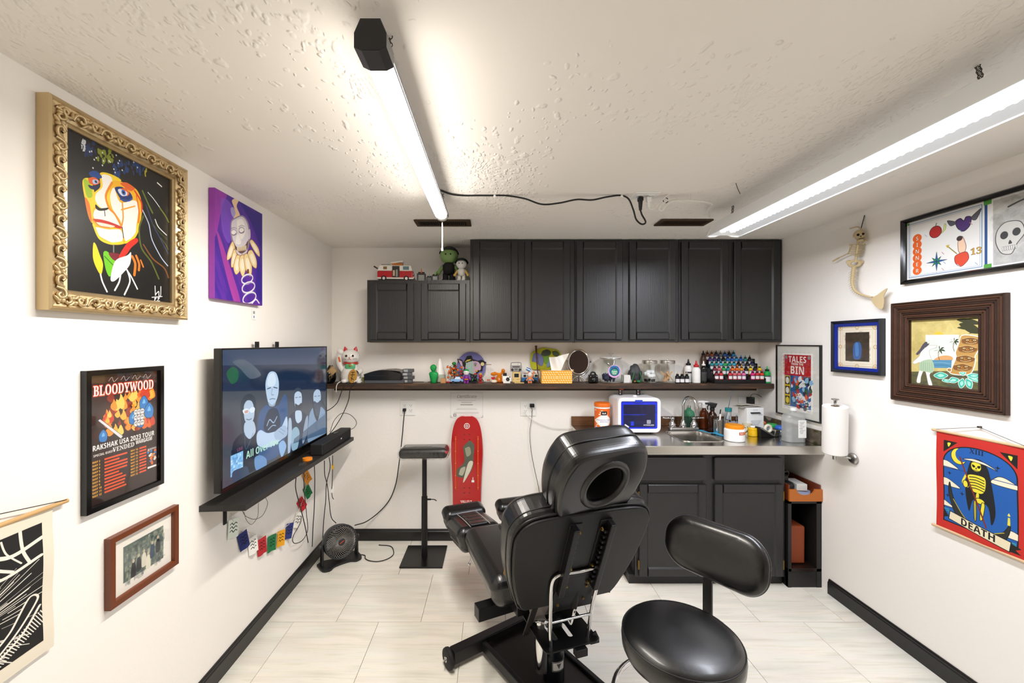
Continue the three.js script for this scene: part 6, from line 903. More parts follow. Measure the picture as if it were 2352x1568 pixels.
toyFigure('small white faced toy figure with green cap and purple coat', onS(1071, 2.935), 0.86, { legs: col(0x7a1f8a, 0.35), body: col(0x7a1f8a, 0.35), arms: col(0x7a1f8a, 0.35), head: col(0xe9e2e2, 0.3), hair: col(0x189a54, 0.35), belt: col(0xe08a1f, 0.35), up: 0.004 });
toyFigure('tiny dark toy figure between the purple coat and red crown figures', onS(1084.5, 2.95), 0.55, { legs: M.black, body: col(0x22352a, 0.5), head: col(0x3a3f40, 0.5), hair: M.black });
toyFigure('tiny black toy figure with green arm beside the red crown figure', onS(1091.5, 2.945), 0.62, { legs: M.black, body: M.black, arms: col(0x1d6a3a, 0.5), head: col(0x2a2d2e, 0.5), hair: col(0x9a2a1a, 0.5) });
{ const t = toyFigure('small red toy figure with a yellow crown', onS(1103.5, 2.935), 0.58, { legs: col(0xa81a16, 0.4), body: col(0x8a1412, 0.4), head: col(0xb01c18, 0.4), arms: M.black }); part(t, 'crown', lathe([[0.010, 0], [0.013, 0.008], [0.011, 0.008], [0.009, 0.001]], 12), col(0xe0b01f, 0.35), [0, 0.062, 0]); }
// fish disc on the wall
{
  const t = thing('fish_plaque', 'round violet plaque with a striped cartoon fish cut out', 'plaque', [(1082 - CX) * 3.06 / F, shelfTop + EPS + 0.112, -3.062], [-0.1, 0, 0]), s = 3.06 / F / 8.4, q = ([x, y]) => [(x - 1025) * s, (430 - y) * s];
  part(t, 'disc', at(cyl(0.108, 0.108, 0.008, 48), 0, 0, 0, Math.PI / 2), col(0x6a68a8, 0.6));
  const out = [[755, 280], [850, 300], [880, 350], [950, 230], [1030, 220], [1060, 290], [1160, 320], [1230, 300], [1325, 350], [1260, 420], [1240, 520], [1190, 515], [1110, 600], [1040, 600], [960, 540], [900, 560], [830, 640], [880, 520], [860, 430], [790, 360]].map(q);
  part(t, 'fish_board', ext(out, 0.008, 0.001), M.blackMatte, [0, 0, 0.008]);
  const sc = (pts, k = 0.92) => { const c = pts.reduce((a, p) => [a[0] + p[0] / pts.length, a[1] + p[1] / pts.length], [0, 0]); return pts.map(p => [c[0] + (p[0] - c[0]) * k, c[1] + (p[1] - c[1]) * k]); };
  part(t, 'fish_body', ext(shapeOf(sc([[910, 400], [960, 340], [1090, 315], [1180, 340], [1230, 430], [1215, 505], [1150, 510], [1110, 580], [1020, 580], [950, 520], [905, 470]].map(q)), [], true), 0.006, 0.001), col(0xb898ae, 0.5), [0, 0, 0.012]);
  for (let k = 0; k < 4; k++) part(t, 'stripe', ext(shapeOf([[925 + k * 38, 365 - k * 10], [945 + k * 38, 355 - k * 10], [965 + k * 34, 450], [985 + k * 30, 545 + k * 8], [965 + k * 30, 545 + k * 8], [940 + k * 34, 450]].map(q), [], true), 0.003), col(0x8fb8a4, 0.5), [0, 0, 0.016]);
  part(t, 'tail_piece', ext(sc([[775, 290], [850, 320], [870, 420], [900, 450], [850, 620], [865, 540], [845, 440], [800, 350]].map(q)), 0.004), col(0xb898ae, 0.5), [0, 0, 0.013]); part(t, 'fin', ext(sc([[930, 460], [1030, 430], [1000, 500]].map(q)), 0.004), col(0x8fb8a4, 0.5), [0, 0, 0.018]); part(t, 'dorsal_fin', ext(sc([[900, 350], [950, 300], [1040, 285], [1000, 320]].map(q)), 0.004), col(0xc8b41f, 0.5), [0, 0, 0.013]);
  const e = q([1110, 400]); part(t, 'eye', at(cyl(0.011, 0.011, 0.004, 20), e[0], e[1], 0.017, Math.PI / 2), col(0xb8c060, 0.4)); part(t, 'eyelid', at(cyl(0.0115, 0.0115, 0.005, 20, false), e[0], e[1] + 0.006, 0.0172, Math.PI / 2).scale(1, 1, 1), col(0x77727c, 0.5)); part(t, 'pupil', at(cyl(0.004, 0.004, 0.006, 12), e[0], e[1] - 0.004, 0.018, Math.PI / 2), M.black); const l = q([1245, 385]); part(t, 'lure', at(cyl(0.014, 0.014, 0.006, 20), l[0], l[1], 0.014, Math.PI / 2), col(0xcbbf86, 0.5)); part(t, 'lips', at(sph(0.008, 10, 8), ...q([1135, 520]), 0.016), col(0xe0a82a, 0.5));
}
{
  const t = thing('glass_vase', 'small clear glass vase beside the fish plaque', 'vase', onS(1122, 3.0)); part(t, 'vase', lathe([[0.0, 0.002], [0.024, 0.002], [0.027, 0.02], [0.024, 0.06], [0.016, 0.095], [0.018, 0.125], [0.022, 0.13]], 28), mat(0xffffff, 0.03, 0, { transmission: 1, thickness: 0, side: THREE.DoubleSide })); part(t, 'rim', at(new THREE.TorusGeometry(0.022, 0.0018, 6, 28), 0, 0.13, 0, Math.PI / 2), col(0x9a8a78, 0.2)); part(t, 'bow', merge([at(sph(0.006, 8, 6), -0.006, 0, 0), at(sph(0.006, 8, 6), 0.006, 0, 0)]), col(0xe0602a, 0.4), [0.0, 0.02, 0.03]);
}
{
  const t = thing('heart_dish', 'pale glass dish figurine holding a red heart', 'figurine', onS(1133, 2.94)); part(t, 'dish', warp(sph(0.024, 20, 14), v => { v.y *= 0.55; v.y = Math.max(v.y, -0.012); }), mat(0xe2d6c4, 0.25), [0.004, 0.0125, 0]); part(t, 'heart', ext(shapeOf([[0, -0.014], [0.013, 0.002], [0.011, 0.012], [0.004, 0.013], [0, 0.008], [-0.004, 0.013], [-0.011, 0.012], [-0.013, 0.002]], [], true), 0.010, 0.003), col(0xb8141c, 0.3), [0, 0.034, 0], [0, 0, 0.3]);
}
single('orange_glass_figurine', merge([at(sph(0.016, 18, 12), -0.03, 0.075, 0).scale(1.4, 0.8, 1), at(sph(0.014, 18, 12), 0.028, 0.085, 0), tube([[-0.04, 0.07, 0], [-0.01, 0.06, 0], [0.012, 0.06, 0], [0.028, 0.085, 0], [0.034, 0.06, 0]], 0.009, 30, 10), lathe([[0, 0], [0.03, 0.0], [0.032, 0.012], [0.024, 0.035], [0.014, 0.055], [0, 0.06]], 24)]), mat(0xf59414, 0.08, 0, { transmission: 0.35, thickness: 0 }), 'orange glass swan like figurine behind the instant camera', 'figurine', onS(1147, 3.01));
{
  const t = thing('instant_camera', 'small white toy instant camera with black flash', 'camera', onS(1163.5, 2.945)), w = col(0xe9e7e2, 0.4);
  part(t, 'body', warp(box(0.062, 0.042, 0.04, 0.006, 3), v => { v.z += (v.y < 0 ? 0.006 : 0); }), w, [0, 0.031, 0]); part(t, 'film_door', box(0.05, 0.010, 0.05, 0.002), w, [0, 0.006, 0.004]); part(t, 'flash', box(0.026, 0.022, 0.026, 0.003), col(0x1c2126, 0.3), [-0.012, 0.062, -0.002]); const l = part(t, 'lens', at(cyl(0.0125, 0.0135, 0.012, 24), 0.008, 0.03, 0.026, Math.PI / 2), M.blackGloss); part(l, 'lens_glass', at(cyl(0.006, 0.006, 0.003, 16), 0.008, 0.03, 0.0325, Math.PI / 2), col(0x39424e, 0.05)); part(t, 'button', sph(0.003, 8, 6), col(0xd9482a, 0.4), [-0.02, 0.024, 0.0235]); part(t, 'viewfinder', box(0.008, 0.008, 0.003), M.blackGloss, [0.022, 0.045, 0.02]);
}
{
  const o = onS(1186, 2.965), t = thing('retro_computer', 'tiny beige toy retro computer with keyboard', 'toy computer', o), b = col(0xd9bd7a, 0.5);
  part(t, 'case', box(0.056, 0.074, 0.05, 0.003), b, [0, 0.042, -0.004]); part(t, 'screen', box(0.034, 0.028, 0.003, 0.001), col(0x20262a, 0.2), [0, 0.055, 0.0212]); part(t, 'bezel', ext(shapeOf(rrect(0.044, 0.038, 0.003), [rrect(0.033, 0.027, 0.002)]), 0.003), b, [0, 0.055, 0.0215]); part(t, 'disk_slot', box(0.02, 0.002, 0.002), col(0x4a3a1c, 0.5), [0.01, 0.026, 0.0213]); part(t, 'keyboard', box(0.07, 0.006, 0.022, 0.002), b, [0.018, 0.0035, 0.04]); part(t, 'badge', box(0.004, 0.004, 0.001), col(0x8a3a2a, 0.5), [-0.02, 0.026, 0.0215]);
  const r = thing('boombox', 'tiny silver toy boombox standing on the toy computer', 'boombox', [o[0] - 0.002, shelfTop + 0.0805, o[2] - 0.004]), sl = col(0xa8a9aa, 0.3, 0.4);
  part(r, 'case', box(0.084, 0.046, 0.02, 0.003), sl, [0, 0.0235, 0]); for (const s of [-1, 1]) { const k = part(r, 'speaker', at(cyl(0.0105, 0.0105, 0.003, 24), s * 0.028, 0.014, 0.0105, Math.PI / 2), col(0x2a2b2c, 0.5)); part(k, 'speaker_ring', at(new THREE.TorusGeometry(0.0108, 0.0012, 6, 24), s * 0.028, 0.014, 0.0118), M.chrome); } part(r, 'tuner', box(0.05, 0.009, 0.002), col(0x5a4a4c, 0.3), [0, 0.036, 0.0105]); part(r, 'cassette', box(0.022, 0.014, 0.002), col(0x6b6c6e, 0.3), [0, 0.018, 0.0105]); part(r, 'handle', tube([[-0.036, 0.04, 0], [-0.036, 0.062, 0], [-0.03, 0.065, 0], [0.03, 0.065, 0], [0.036, 0.062, 0], [0.036, 0.04, 0]], 0.002, 40, 6), M.dkGrey); part(r, 'antenna', bar([0.012, 0.046, -0.006], [0.018, 0.075, -0.006], 0.0008, 5), M.chrome);
}
{
  const t = thing('toy_bus', 'small blue and white toy bus behind the orange figure', 'toy bus', onS(1217, 2.995), [0, 0.1, 0], 'toy vehicles on the shelf');
  part(t, 'lower_body', box(0.122, 0.03, 0.045, 0.005), col(0x2f6fb0, 0.3), [0, 0.022, 0]); part(t, 'upper_body', box(0.12, 0.03, 0.043, 0.006), col(0xe6e6e4, 0.3), [0, 0.05, 0]); part(t, 'roof_stripe', box(0.09, 0.005, 0.03, 0.001), col(0x7a2a2e, 0.4), [0, 0.066, 0]); for (let k = 0; k < 4; k++) part(t, 'window', box(0.02, 0.017, 0.002, 0.001), col(0x1d3038, 0.15), [-0.042 + k * 0.028, 0.05, 0.022]); for (const x of [-0.036, 0.036]) for (const z of [-1, 1]) part(t, 'wheel', at(cyl(0.011, 0.011, 0.01, 16), x, 0.0112, z * 0.018, Math.PI / 2), M.rubber);
}
{
  const t = toyFigure('orange muscular toy figure with a pale blue belt raising a block', onS(1217, 2.935), 0.7, { legs: col(0xd9804a, 0.4), body: col(0xd9804a, 0.4), head: col(0xe0e0de, 0.4), belt: col(0x8fc4d4, 0.4) });
  part(t, 'raised_arm', bar([0.014, 0.044, 0], [0.030, 0.085, 0.004], 0.006, 10), col(0xd9804a, 0.4)); part(t, 'block', merge([box(0.034, 0.022, 0.02, 0.002)]), col(0x2a6aa8, 0.4), [-0.01, 0.098, 0], [0, 0, -0.4]); part(t, 'block_band', box(0.035, 0.006, 0.021, 0.001), M.white, [-0.011, 0.1, 0], [0, 0, -0.4]); part(t, 'block_arm', bar([-0.012, 0.044, 0], [-0.008, 0.09, 0], 0.005, 10), col(0xd9804a, 0.4));
}
single('wooden_stick', (() => { const a = P(1237.5, 878, 2.965), b = P(1231, 794, 3.06); a[1] = shelfTop + 0.004; const c = new THREE.CatmullRomCurve3([pt(a), V((a[0] + b[0]) / 2 - 0.002, (a[1] + b[1]) / 2, (a[2] + b[2]) / 2), pt(b)]); const g = new THREE.TubeGeometry(c, 40, 0.0065, 10); const p = g.attributes.position; for (let i = 0; i <= 40; i++) { const q = c.getPointAt(i / 40), k = 0.75 + 0.6 * Math.max(0, i / 40 - 0.75) * 4 + 0.08 * Math.sin(i); for (let j = 0; j <= 10; j++) { const n = i * 11 + j, v = V(0, 0, 0).fromBufferAttribute(p, n).sub(q).multiplyScalar(k).add(q); p.setXYZ(n, v.x, v.y, v.z); } } g.computeVertexNormals(); return g; })(), col(0x5a3220, 0.6), 'brown wooden stick leaning on the wall by the tissue box', 'stick');
{
  const t = thing('green_plaque', 'lime green cut out wall plaque with abstract blue and dark shapes', 'plaque', [(1253 - CX) * 3.07 / F, shelfTop + 0.165, -3.072]), s = 3.07 / F / 7.35, q = ([x, y]) => [(x - 535) * s, (370 - y) * s];
  const base = [[275, 420], [290, 280], [350, 220], [420, 190], [520, 170], [640, 190], [720, 200], [790, 260], [795, 330], [740, 420], [640, 520], [540, 560], [420, 540], [330, 540], [290, 500]].map(q);
  part(t, 'board', ext(shapeOf(base, [], true), 0.01, 0.002), col(0xb4b81c, 0.5)); part(t, 'dark_shape', ext(shapeOf([[480, 230], [560, 200], [620, 240], [600, 300], [520, 310], [460, 290]].map(q), [], true), 0.006, 0.001), col(0x3d4a3a, 0.5), [0, 0, 0.007]); part(t, 'dark_shape', ext(shapeOf([[650, 230], [720, 230], [770, 280], [720, 320], [660, 290]].map(q), [], true), 0.006, 0.001), col(0x42553a, 0.5), [0, 0, 0.007]); part(t, 'blue_shape', ext(shapeOf([[300, 400], [340, 270], [430, 270], [500, 360], [470, 480], [380, 420]].map(q), [], true), 0.006, 0.001), col(0x6f76a8, 0.5), [0, 0, 0.007]); part(t, 'blue_shape', ext(shapeOf([[540, 380], [620, 340], [650, 440], [560, 500]].map(q), [], true), 0.006, 0.001), col(0x7f9fb4, 0.5), [0, 0, 0.007]); part(t, 'green_shape', ext(shapeOf([[490, 320], [590, 310], [570, 420], [520, 430]].map(q), [], true), 0.006, 0.001), col(0x6a9a2a, 0.5), [0, 0, 0.01]);
}
{
  const t = thing('tissue_box', 'yellow patterned tissue box with a tissue pulled up', 'tissue box', onS(1276.5, 2.957));
  const tx = canvasTex(256, 128, (g, w, h) => { g.fillStyle = '#eba51c'; g.fillRect(0, 0, w, h); for (let i = 0; i < 12; i++) for (let j = 0; j < 7; j++) { const x = i * 22 + (j % 2) * 11, y = j * 19; oval(g, x + 6, y + 8, 7, 4, '#f6e6c4', null, 1, 0.7); oval(g, x + 14, y + 12, 4, 3, '#f3d690', null, 1, -0.5); } }); tx.wrapS = tx.wrapT = THREE.RepeatWrapping; tx.repeat.set(5, 10);
  part(t, 'carton', box(0.216, 0.09, 0.11, 0.002), printMat(tx, 0.6), [0, 0.0455, 0]); part(t, 'slot', box(0.12, 0.001, 0.03), mat(0xd8d4cc, 0.5), [0, 0.091, 0]);
  part(t, 'tissue', warp(new THREE.PlaneGeometry(0.12, 0.1, 20, 16), v => { const u = v.y / 0.1 + 0.5; v.x = v.x * (0.55 + 0.6 * u) + 0.02 * u; v.z = 0.014 * Math.sin(v.x * 70 + u * 2) * (0.4 + u) ; v.y += 0.03 * u * (v.x > 0 ? v.x * 10 : v.x * 2); }), mat(0xf6f4f0, 0.9, 0, { side: THREE.DoubleSide }), [0.002, 0.138, 0.006]);
}
{
  const t = thing('round_mirror', 'oval chrome framed vanity mirror on curved legs', 'mirror', onS(1329, 3.022), [0, -0.24, 0]);
  const g = new THREE.Group(); g.name = 'mirror_head'; t.add(place(g, [0, 0.148, 0], [-0.02, 0, 0]));
  part(g, 'glass', at(cyl(0.07, 0.07, 0.004, 48), 0, 0, 0.007, Math.PI / 2), mat(0xf4f4f4, 0.02, 1)).scale.set(1, 1.22, 1); part(g, 'back_shell', at(cyl(0.074, 0.066, 0.014, 48), 0, 0, -0.003, Math.PI / 2), M.chrome).scale.set(1, 1.22, 1); part(g, 'rim', new THREE.TorusGeometry(0.073, 0.006, 12, 60), M.chrome, [0, 0, 0.005]).scale.set(1, 1.22, 1);
  const arc = []; for (let k = 0; k <= 12; k++) { const a = Math.PI + k / 12 * Math.PI; arc.push([0.086 * Math.cos(a), 0.148 + 0.104 * Math.sin(a), 0]); } part(t, 'yoke', tube(arc, 0.0045, 60, 8), M.chrome); for (const s of [-1, 1]) part(t, 'pivot', at(cyl(0.008, 0.008, 0.02, 16), s * 0.082, 0.152, 0, 0, 0, Math.PI / 2), M.chrome);
  for (const [x, z] of [[-0.055, 0.02], [0.03, 0.045], [0.055, 0.015], [0, -0.045]]) { const l = part(t, 'leg', tube([[0, 0.046, 0], [x * 0.4, 0.036, z * 0.4], [x, 0.006, z]], 0.0035, 20, 8), M.chrome); part(l, 'foot', at(sph(0.006, 12, 8), x, 0.006, z), M.brass); }
}
{ const t = thing('black_case', 'small glossy black case with a handle beside the mirror', 'case', onS(1362, 2.95)); part(t, 'body', warp(box(0.072, 0.062, 0.05, 0.012, 4), v => { v.x *= v.y > 0 ? 0.88 : 1; }), M.blackGloss, [0, 0.0315, 0]); part(t, 'lens_window', at(sph(0.024, 20, 14), 0, 0.03, 0.016).scale(1, 0.9, 1), col(0x1c1f1e, 0.15)); part(t, 'handle', at(new THREE.TorusGeometry(0.017, 0.0065, 10, 24, Math.PI), 0, 0.061, 0), M.black); for (const s of [-1, 1]) part(t, 'stud', sph(0.004, 8, 6), M.chrome, [s * 0.022, 0.05, 0.022]); }
{ const t = thing('wooden_bowl', 'small brown wooden dish between the mirror and black case', 'dish', onS(1363, 3.04)); t.scale.setScalar(0.8); part(t, 'bowl', lathe([[0, 0], [0.02, 0], [0.032, 0.02], [0.03, 0.021], [0.018, 0.006], [0, 0.005]], 24), col(0x8a5a34, 0.5)); part(t, 'lid_rim', at(cyl(0.035, 0.035, 0.004, 24), 0, 0.055, 0), col(0x6b4a30, 0.5)); part(t, 'stem', at(cyl(0.006, 0.006, 0.05, 10), 0, 0.03, 0), col(0x6b4a30, 0.5)); }
const jarGlass = mat(0xfafcfa, 0.02, 0, { transmission: 1, thickness: 0, side: THREE.DoubleSide });
{
  const t = thing('cookie_jar', 'large round glass jar of navy packets with a colourful round label', 'jar', onS(1403, 2.985));
  part(t, 'glass', lathe([[0, 0.003], [0.07, 0.003], [0.083, 0.015], [0.087, 0.06], [0.085, 0.13], [0.072, 0.16], [0.068, 0.17]], 44), jarGlass); part(t, 'lid', lathe([[0.074, 0.172], [0.077, 0.178], [0.074, 0.186], [0.04, 0.19], [0.012, 0.192], [0, 0.192]], 40), mat(0xdfe2e2, 0.08, 0.2)); part(t, 'lid_band', at(new THREE.TorusGeometry(0.075, 0.004, 8, 44), 0, 0.177, 0, Math.PI / 2), M.chrome); part(t, 'knob', lathe([[0, 0.19], [0.006, 0.19], [0.006, 0.203], [0.018, 0.207], [0.018, 0.212], [0, 0.213]], 24), M.chrome);
  seed = 400; for (let k = 0; k < 16; k++) { const a = k * 2.4, r = 0.02 + 0.038 * ((k * 7) % 10) / 10; part(t, 'packet', box(0.034, 0.04, 0.006, 0.001), k % 6 === 5 ? col(0xb9bccb, 0.4) : col(0x22285e, 0.35), [r * Math.cos(a), 0.03 + 0.02 * (k % 3) * 0.7, r * Math.sin(a)], [rnd(-0.6, 0.6), rnd(0, 3), rnd(-0.8, 0.8)]); }
  const lb = canvasTex(256, 256, (g, w, h) => { g.fillStyle = '#c9a0c8'; g.fillRect(0, 0, w, h); oval(g, 128, 128, 126, 126, '#d3a8cc'); oval(g, 128, 118, 104, 104, '#2f7ab8'); oval(g, 128, 140, 80, 76, '#1d2430'); oval(g, 128, 142, 66, 62, '#3fa08a'); text(g, 'WORLD', 128, 52, 52, '#183a66', 'sans-serif', 'bold', 'center', 160); text(g, 'Tattoo', 128, 132, 44, '#f2ead2', 'serif', 'bold', 'center', 110); text(g, 'Goo', 128, 170, 44, '#f2ead2', 'serif', 'bold', 'center', 80); });
  part(t, 'round_label', new THREE.CircleGeometry(0.046, 40), printMat(lb, 0.4), [0, 0.088, 0.09], [0.02, 0, 0], 'round printed label');
}
single('white_carton', box(0.058, 0.056, 0.05, 0.001), M.paper, 'small white carton beside the big glass jar', 'box', [onS(1438.5, 2.99)[0], shelfTop + 0.0288, -2.99], [0, 0.1, 0]);
{ const t = thing('stone_figurine', 'dark grey stone like figurine with green trim at its base', 'figurine', onS(1458, 2.985)); part(t, 'rock_body', warp(sph(0.05, 40, 30), v => { const k = 1 + 0.28 * (noise(v.x * 55 + 4, v.y * 55 + v.z * 35, 210) - 0.5); v.multiplyScalar(k); v.y = Math.max(v.y * 1.35, -0.064); v.z *= 0.8; v.x *= v.y > 0.02 ? 0.85 : 1.05; }), col(0x3c3d40, 0.6), [0, 0.066, 0]); for (const s of [-1, 1]) part(t, 'green_vine', tube([[s * 0.02, 0.08, 0.045], [s * 0.028, 0.05, 0.05], [s * 0.034, 0.015, 0.045]], 0.004, 16, 6), col(0x1d6a3a, 0.4)); part(t, 'green_base', warp(sph(0.016, 12, 8), v => { v.y *= 0.6; }), col(0x1f7a4c, 0.4), [0.012, 0.012, 0.042]); part(t, 'orange_bead', sph(0.006, 8, 6), col(0xd98a2a, 0.4), [-0.014, 0.012, 0.044]); }
function apothecaryJar(px, label) {
  const t = thing('apothecary_jar', label, 'jar', onS(px, 2.985), null, 'glass jars with steel lids'); part(t, 'glass', lathe([[0, 0.003], [0.046, 0.003], [0.05, 0.008], [0.05, 0.135], [0.047, 0.14]], 36), jarGlass); const l = part(t, 'lid', lathe([[0.051, 0.138], [0.053, 0.142], [0.053, 0.158], [0.051, 0.162], [0, 0.163]], 36), M.brushed); part(l, 'lid_knob', lathe([[0, 0.162], [0.004, 0.162], [0.004, 0.168], [0.006, 0.172], [0, 0.177]], 14), M.chrome); return t;
}
{
  const a = apothecaryJar(1492, 'steel lidded glass jar of white cotton balls'); for (let k = 0; k < 11; k++) part(a, 'cotton_ball', sph(0.0155, 12, 9), mat(0xeef0f4, 0.95), [0.027 * Math.cos(k * 2.3), 0.05 + 0.013 * (k % 3), 0.024 * Math.sin(k * 2.3)]); for (let k = 0; k < 5; k++) part(a, 'black_cup', at(cyl(0.010, 0.008, 0.02, 12), 0, 0, 0), M.black, [0.03 * Math.cos(k * 1.26), 0.016, 0.03 * Math.sin(k * 1.26)]);
  const b = apothecaryJar(1533, 'steel lidded glass jar of flat wooden sticks'); for (let k = 0; k < 13; k++) part(b, 'wooden_stick', box(0.010, 0.085, 0.002, 0.0008), col(0xd8ae84, 0.7), [-0.012 + 0.004 * (k % 7), 0.046, -0.018 + 0.0034 * k], [0.1 * (k % 3 - 1), 0.2 * (k % 5), (k % 4 ? -0.62 : 0.7) + 0.04 * k % 0.2]);
}
// bottles
function bottle(label, pos, o) {
  const s = o.s || 1, r = o.r * s, h = o.h * s, t = thing(o.name || 'bottle', label, 'bottle', pos, [0, o.ry || 0, 0], o.group);
  part(t, 'body', lathe([[0, 0], [r * 0.94, 0], [r, h * 0.03], [r, h * 0.8], [r * 0.92, h * 0.88], [r * 0.55, h * 0.98], [r * 0.5, h], [0, h]], 22), o.body);
  if (o.label) { part(t, 'paper_label', at(new THREE.CylinderGeometry(r * 1.012, r * 1.012, h * 0.42, 20, 1, true, -1.2, 2.4), 0, h * 0.34, 0), o.label); part(t, 'label_band', at(new THREE.CylinderGeometry(r * 1.014, r * 1.014, h * 0.10, 20, 1, true, -1.2, 2.4), 0, h * 0.58, 0), mat(0x3a3a44, 0.6)); }
  part(t, 'cap', lathe([[0, h], [r * 0.62, h], [r * 0.62, h + r * 0.45], [r * 0.45, h + r * 0.55], [0, h + r * 0.55]], 18), o.cap || M.black);
  if (o.tip) part(t, 'nozzle', lathe([[0, h + r * 0.5], [r * 0.34, h + r * 0.5], [r * 0.26, h + r * 0.9], [r * 0.13, h + r * 1.6], [0, h + r * 1.65]], 12), o.tip);
  return t;
}
const lbl = mat(0xe8e6e8, 0.7);
[[1556, 'small white labelled dropper bottle with tan tip beside the stick jar'], [1566.5, 'small white labelled dropper bottle between two like it'], [1577.5, 'small white labelled dropper bottle beside the tall white bottles']].forEach(([px, l]) => bottle(l, onS(px, 2.935), { name: 'dropper_bottle', r: 0.0155, h: 0.058, body: M.black, label: lbl, tip: col(0xb8a690, 0.5), group: 'small dropper bottles' }));
bottle('tall white squeeze bottle with black pointed cap', onS(1581, 3.015), { name: 'squeeze_bottle', r: 0.0275, h: 0.125, body: M.whiteGloss, label: mat(0xd9d8d4, 0.6), tip: M.black });
bottle('tall white squeeze bottle with a red pointed cap', onS(1599, 2.965), { name: 'squeeze_bottle', r: 0.029, h: 0.115, body: M.whiteGloss, cap: col(0xc81e26, 0.4), tip: col(0xc81e26, 0.4) });
bottle('slim black bottle with a white cap beside the ink rack', onS(1616, 2.955), { name: 'squeeze_bottle', r: 0.021, h: 0.125, body: M.blackGloss, label: col(0x2e332e, 0.5), cap: M.white, tip: M.white });
// ink rack with its tiers
{
  const x0 = 1.585, x1 = 1.948, xc = (x0 + x1) / 2, t = thing('ink_rack', 'black tiered rack full of small ink bottles', 'rack', [xc, shelfTop + EPS, -2.93]), w = x1 - x0, tiers = 5, stepY = 0.0335, stepZ = 0.031, y0 = 0.024;
  const side = []; side.push([0, 0]); for (let k = 0; k < tiers; k++) { side.push([-k * stepZ, y0 + k * stepY + 0.012]); side.push([-(k + 1) * stepZ, y0 + k * stepY + 0.012]); } side.push([-tiers * stepZ, 0]);
  for (const s of [-1, 1]) part(t, 'side_panel', at(ext(side.map(([z, y]) => [-z, y]), 0.004), 0, 0, 0, 0, Math.PI / 2), M.black, [s * w / 2, 0, 0]);
  for (let k = 0; k < tiers; k++) { part(t, 'tier', box(w, 0.003, stepZ), M.black, [0, y0 + k * stepY - 0.0016, -(k + 0.5) * stepZ]); part(t, 'tier_lip', box(w, k ? 0.014 : 0.026, 0.003), M.black, [0, k ? y0 + k * stepY - 0.004 : 0.0135, -k * stepZ]); }
  const C = { maroon: [0x7a2438, 'maroon'], red: [0xc22a34, 'red'], scarlet: [0xd83a20, 'scarlet'], salmon: [0xd0606a, 'salmon'], pink: [0xd86aa4, 'pink'], magenta: [0xd81f7a, 'magenta'], orange: [0xe26a14, 'orange'], amber: [0xe09a1a, 'amber'], yellow: [0xe4c412, 'yellow'], teal: [0x148a8c, 'teal'], cyan: [0x2aa0c0, 'cyan'], green: [0x2aa050, 'green'], purple: [0x4a3580, 'purple'], navy: [0x24305e, 'navy'], blue: [0x1c66c0, 'blue'], sky: [0x2a94cc, 'sky blue'], brown: [0x7a4428, 'brown'], rust: [0xb05a1e, 'rust'], black: [0x141414, 'black'], grey: [0x6a6e74, 'grey'] };
  const rows = [['maroon', 'red', null, 'red', 'salmon', 'salmon', 'pink', null, 'magenta', 'red', 'scarlet'], ['maroon', 'salmon', 'green', 'teal', 'orange', 'orange', 'amber', 'black', 'yellow', 'black', 'yellow'], ['teal', 'teal', 'cyan', 'green', 'teal', 'cyan', 'black', 'grey', 'black', 'navy', null], ['purple', 'purple', 'navy', 'black', 'blue', 'blue', 'sky', 'blue', 'teal', 'black', null], ['brown', 'rust', 'navy', 'grey', 'blue', 'black', 'sky', null, null, null, null]];
  const tierName = ['lowest', 'second', 'third', 'fourth', 'highest'], bodies = {}, tips = {};
  rows.forEach((r, k) => { let at_ = 0; r.forEach((c, i) => { if (!c) return; const nth = ['first', 'second', 'third', 'fourth', 'fifth', 'sixth', 'seventh', 'eighth', 'ninth', 'tenth', 'eleventh'][at_++]; const [hex, nm] = C[c]; bodies[c] ??= mat(hex, 0.35); bottle(`${nm} ink bottle on the ${tierName[k]} rack tier, ${nth} from the brown bottle`, [x0 + 0.02 + i * 0.0325 + (k % 2) * 0.004, shelfTop + EPS + y0 + k * stepY + 0.0004, -2.93 - (k + 0.5) * stepZ], { name: 'ink_bottle', r: 0.0138, h: 0.05, s: 1 + 0.04 * hash(i, k, 5), body: bodies[c], label: lbl, tip: bodies[c], ry: 0.25 * (hash(i, k, 6) - 0.5), group: 'ink bottles on the tiered rack' }); }); });
  bottle('tall brown bottle rising behind the ink rack', [x0 - 0.022, shelfTop + EPS, -3.05], { name: 'tall_ink_bottle', r: 0.02, h: 0.2, body: col(0x4a2e22, 0.35), label: lbl, tip: col(0x2a1a14, 0.4) });
  bottle('bright green bottle standing at the end of the shelf', onS(1762, 2.945), { name: 'green_bottle', r: 0.021, h: 0.088, body: col(0x17a548, 0.35), label: lbl, tip: col(0x17a548, 0.35) });
}
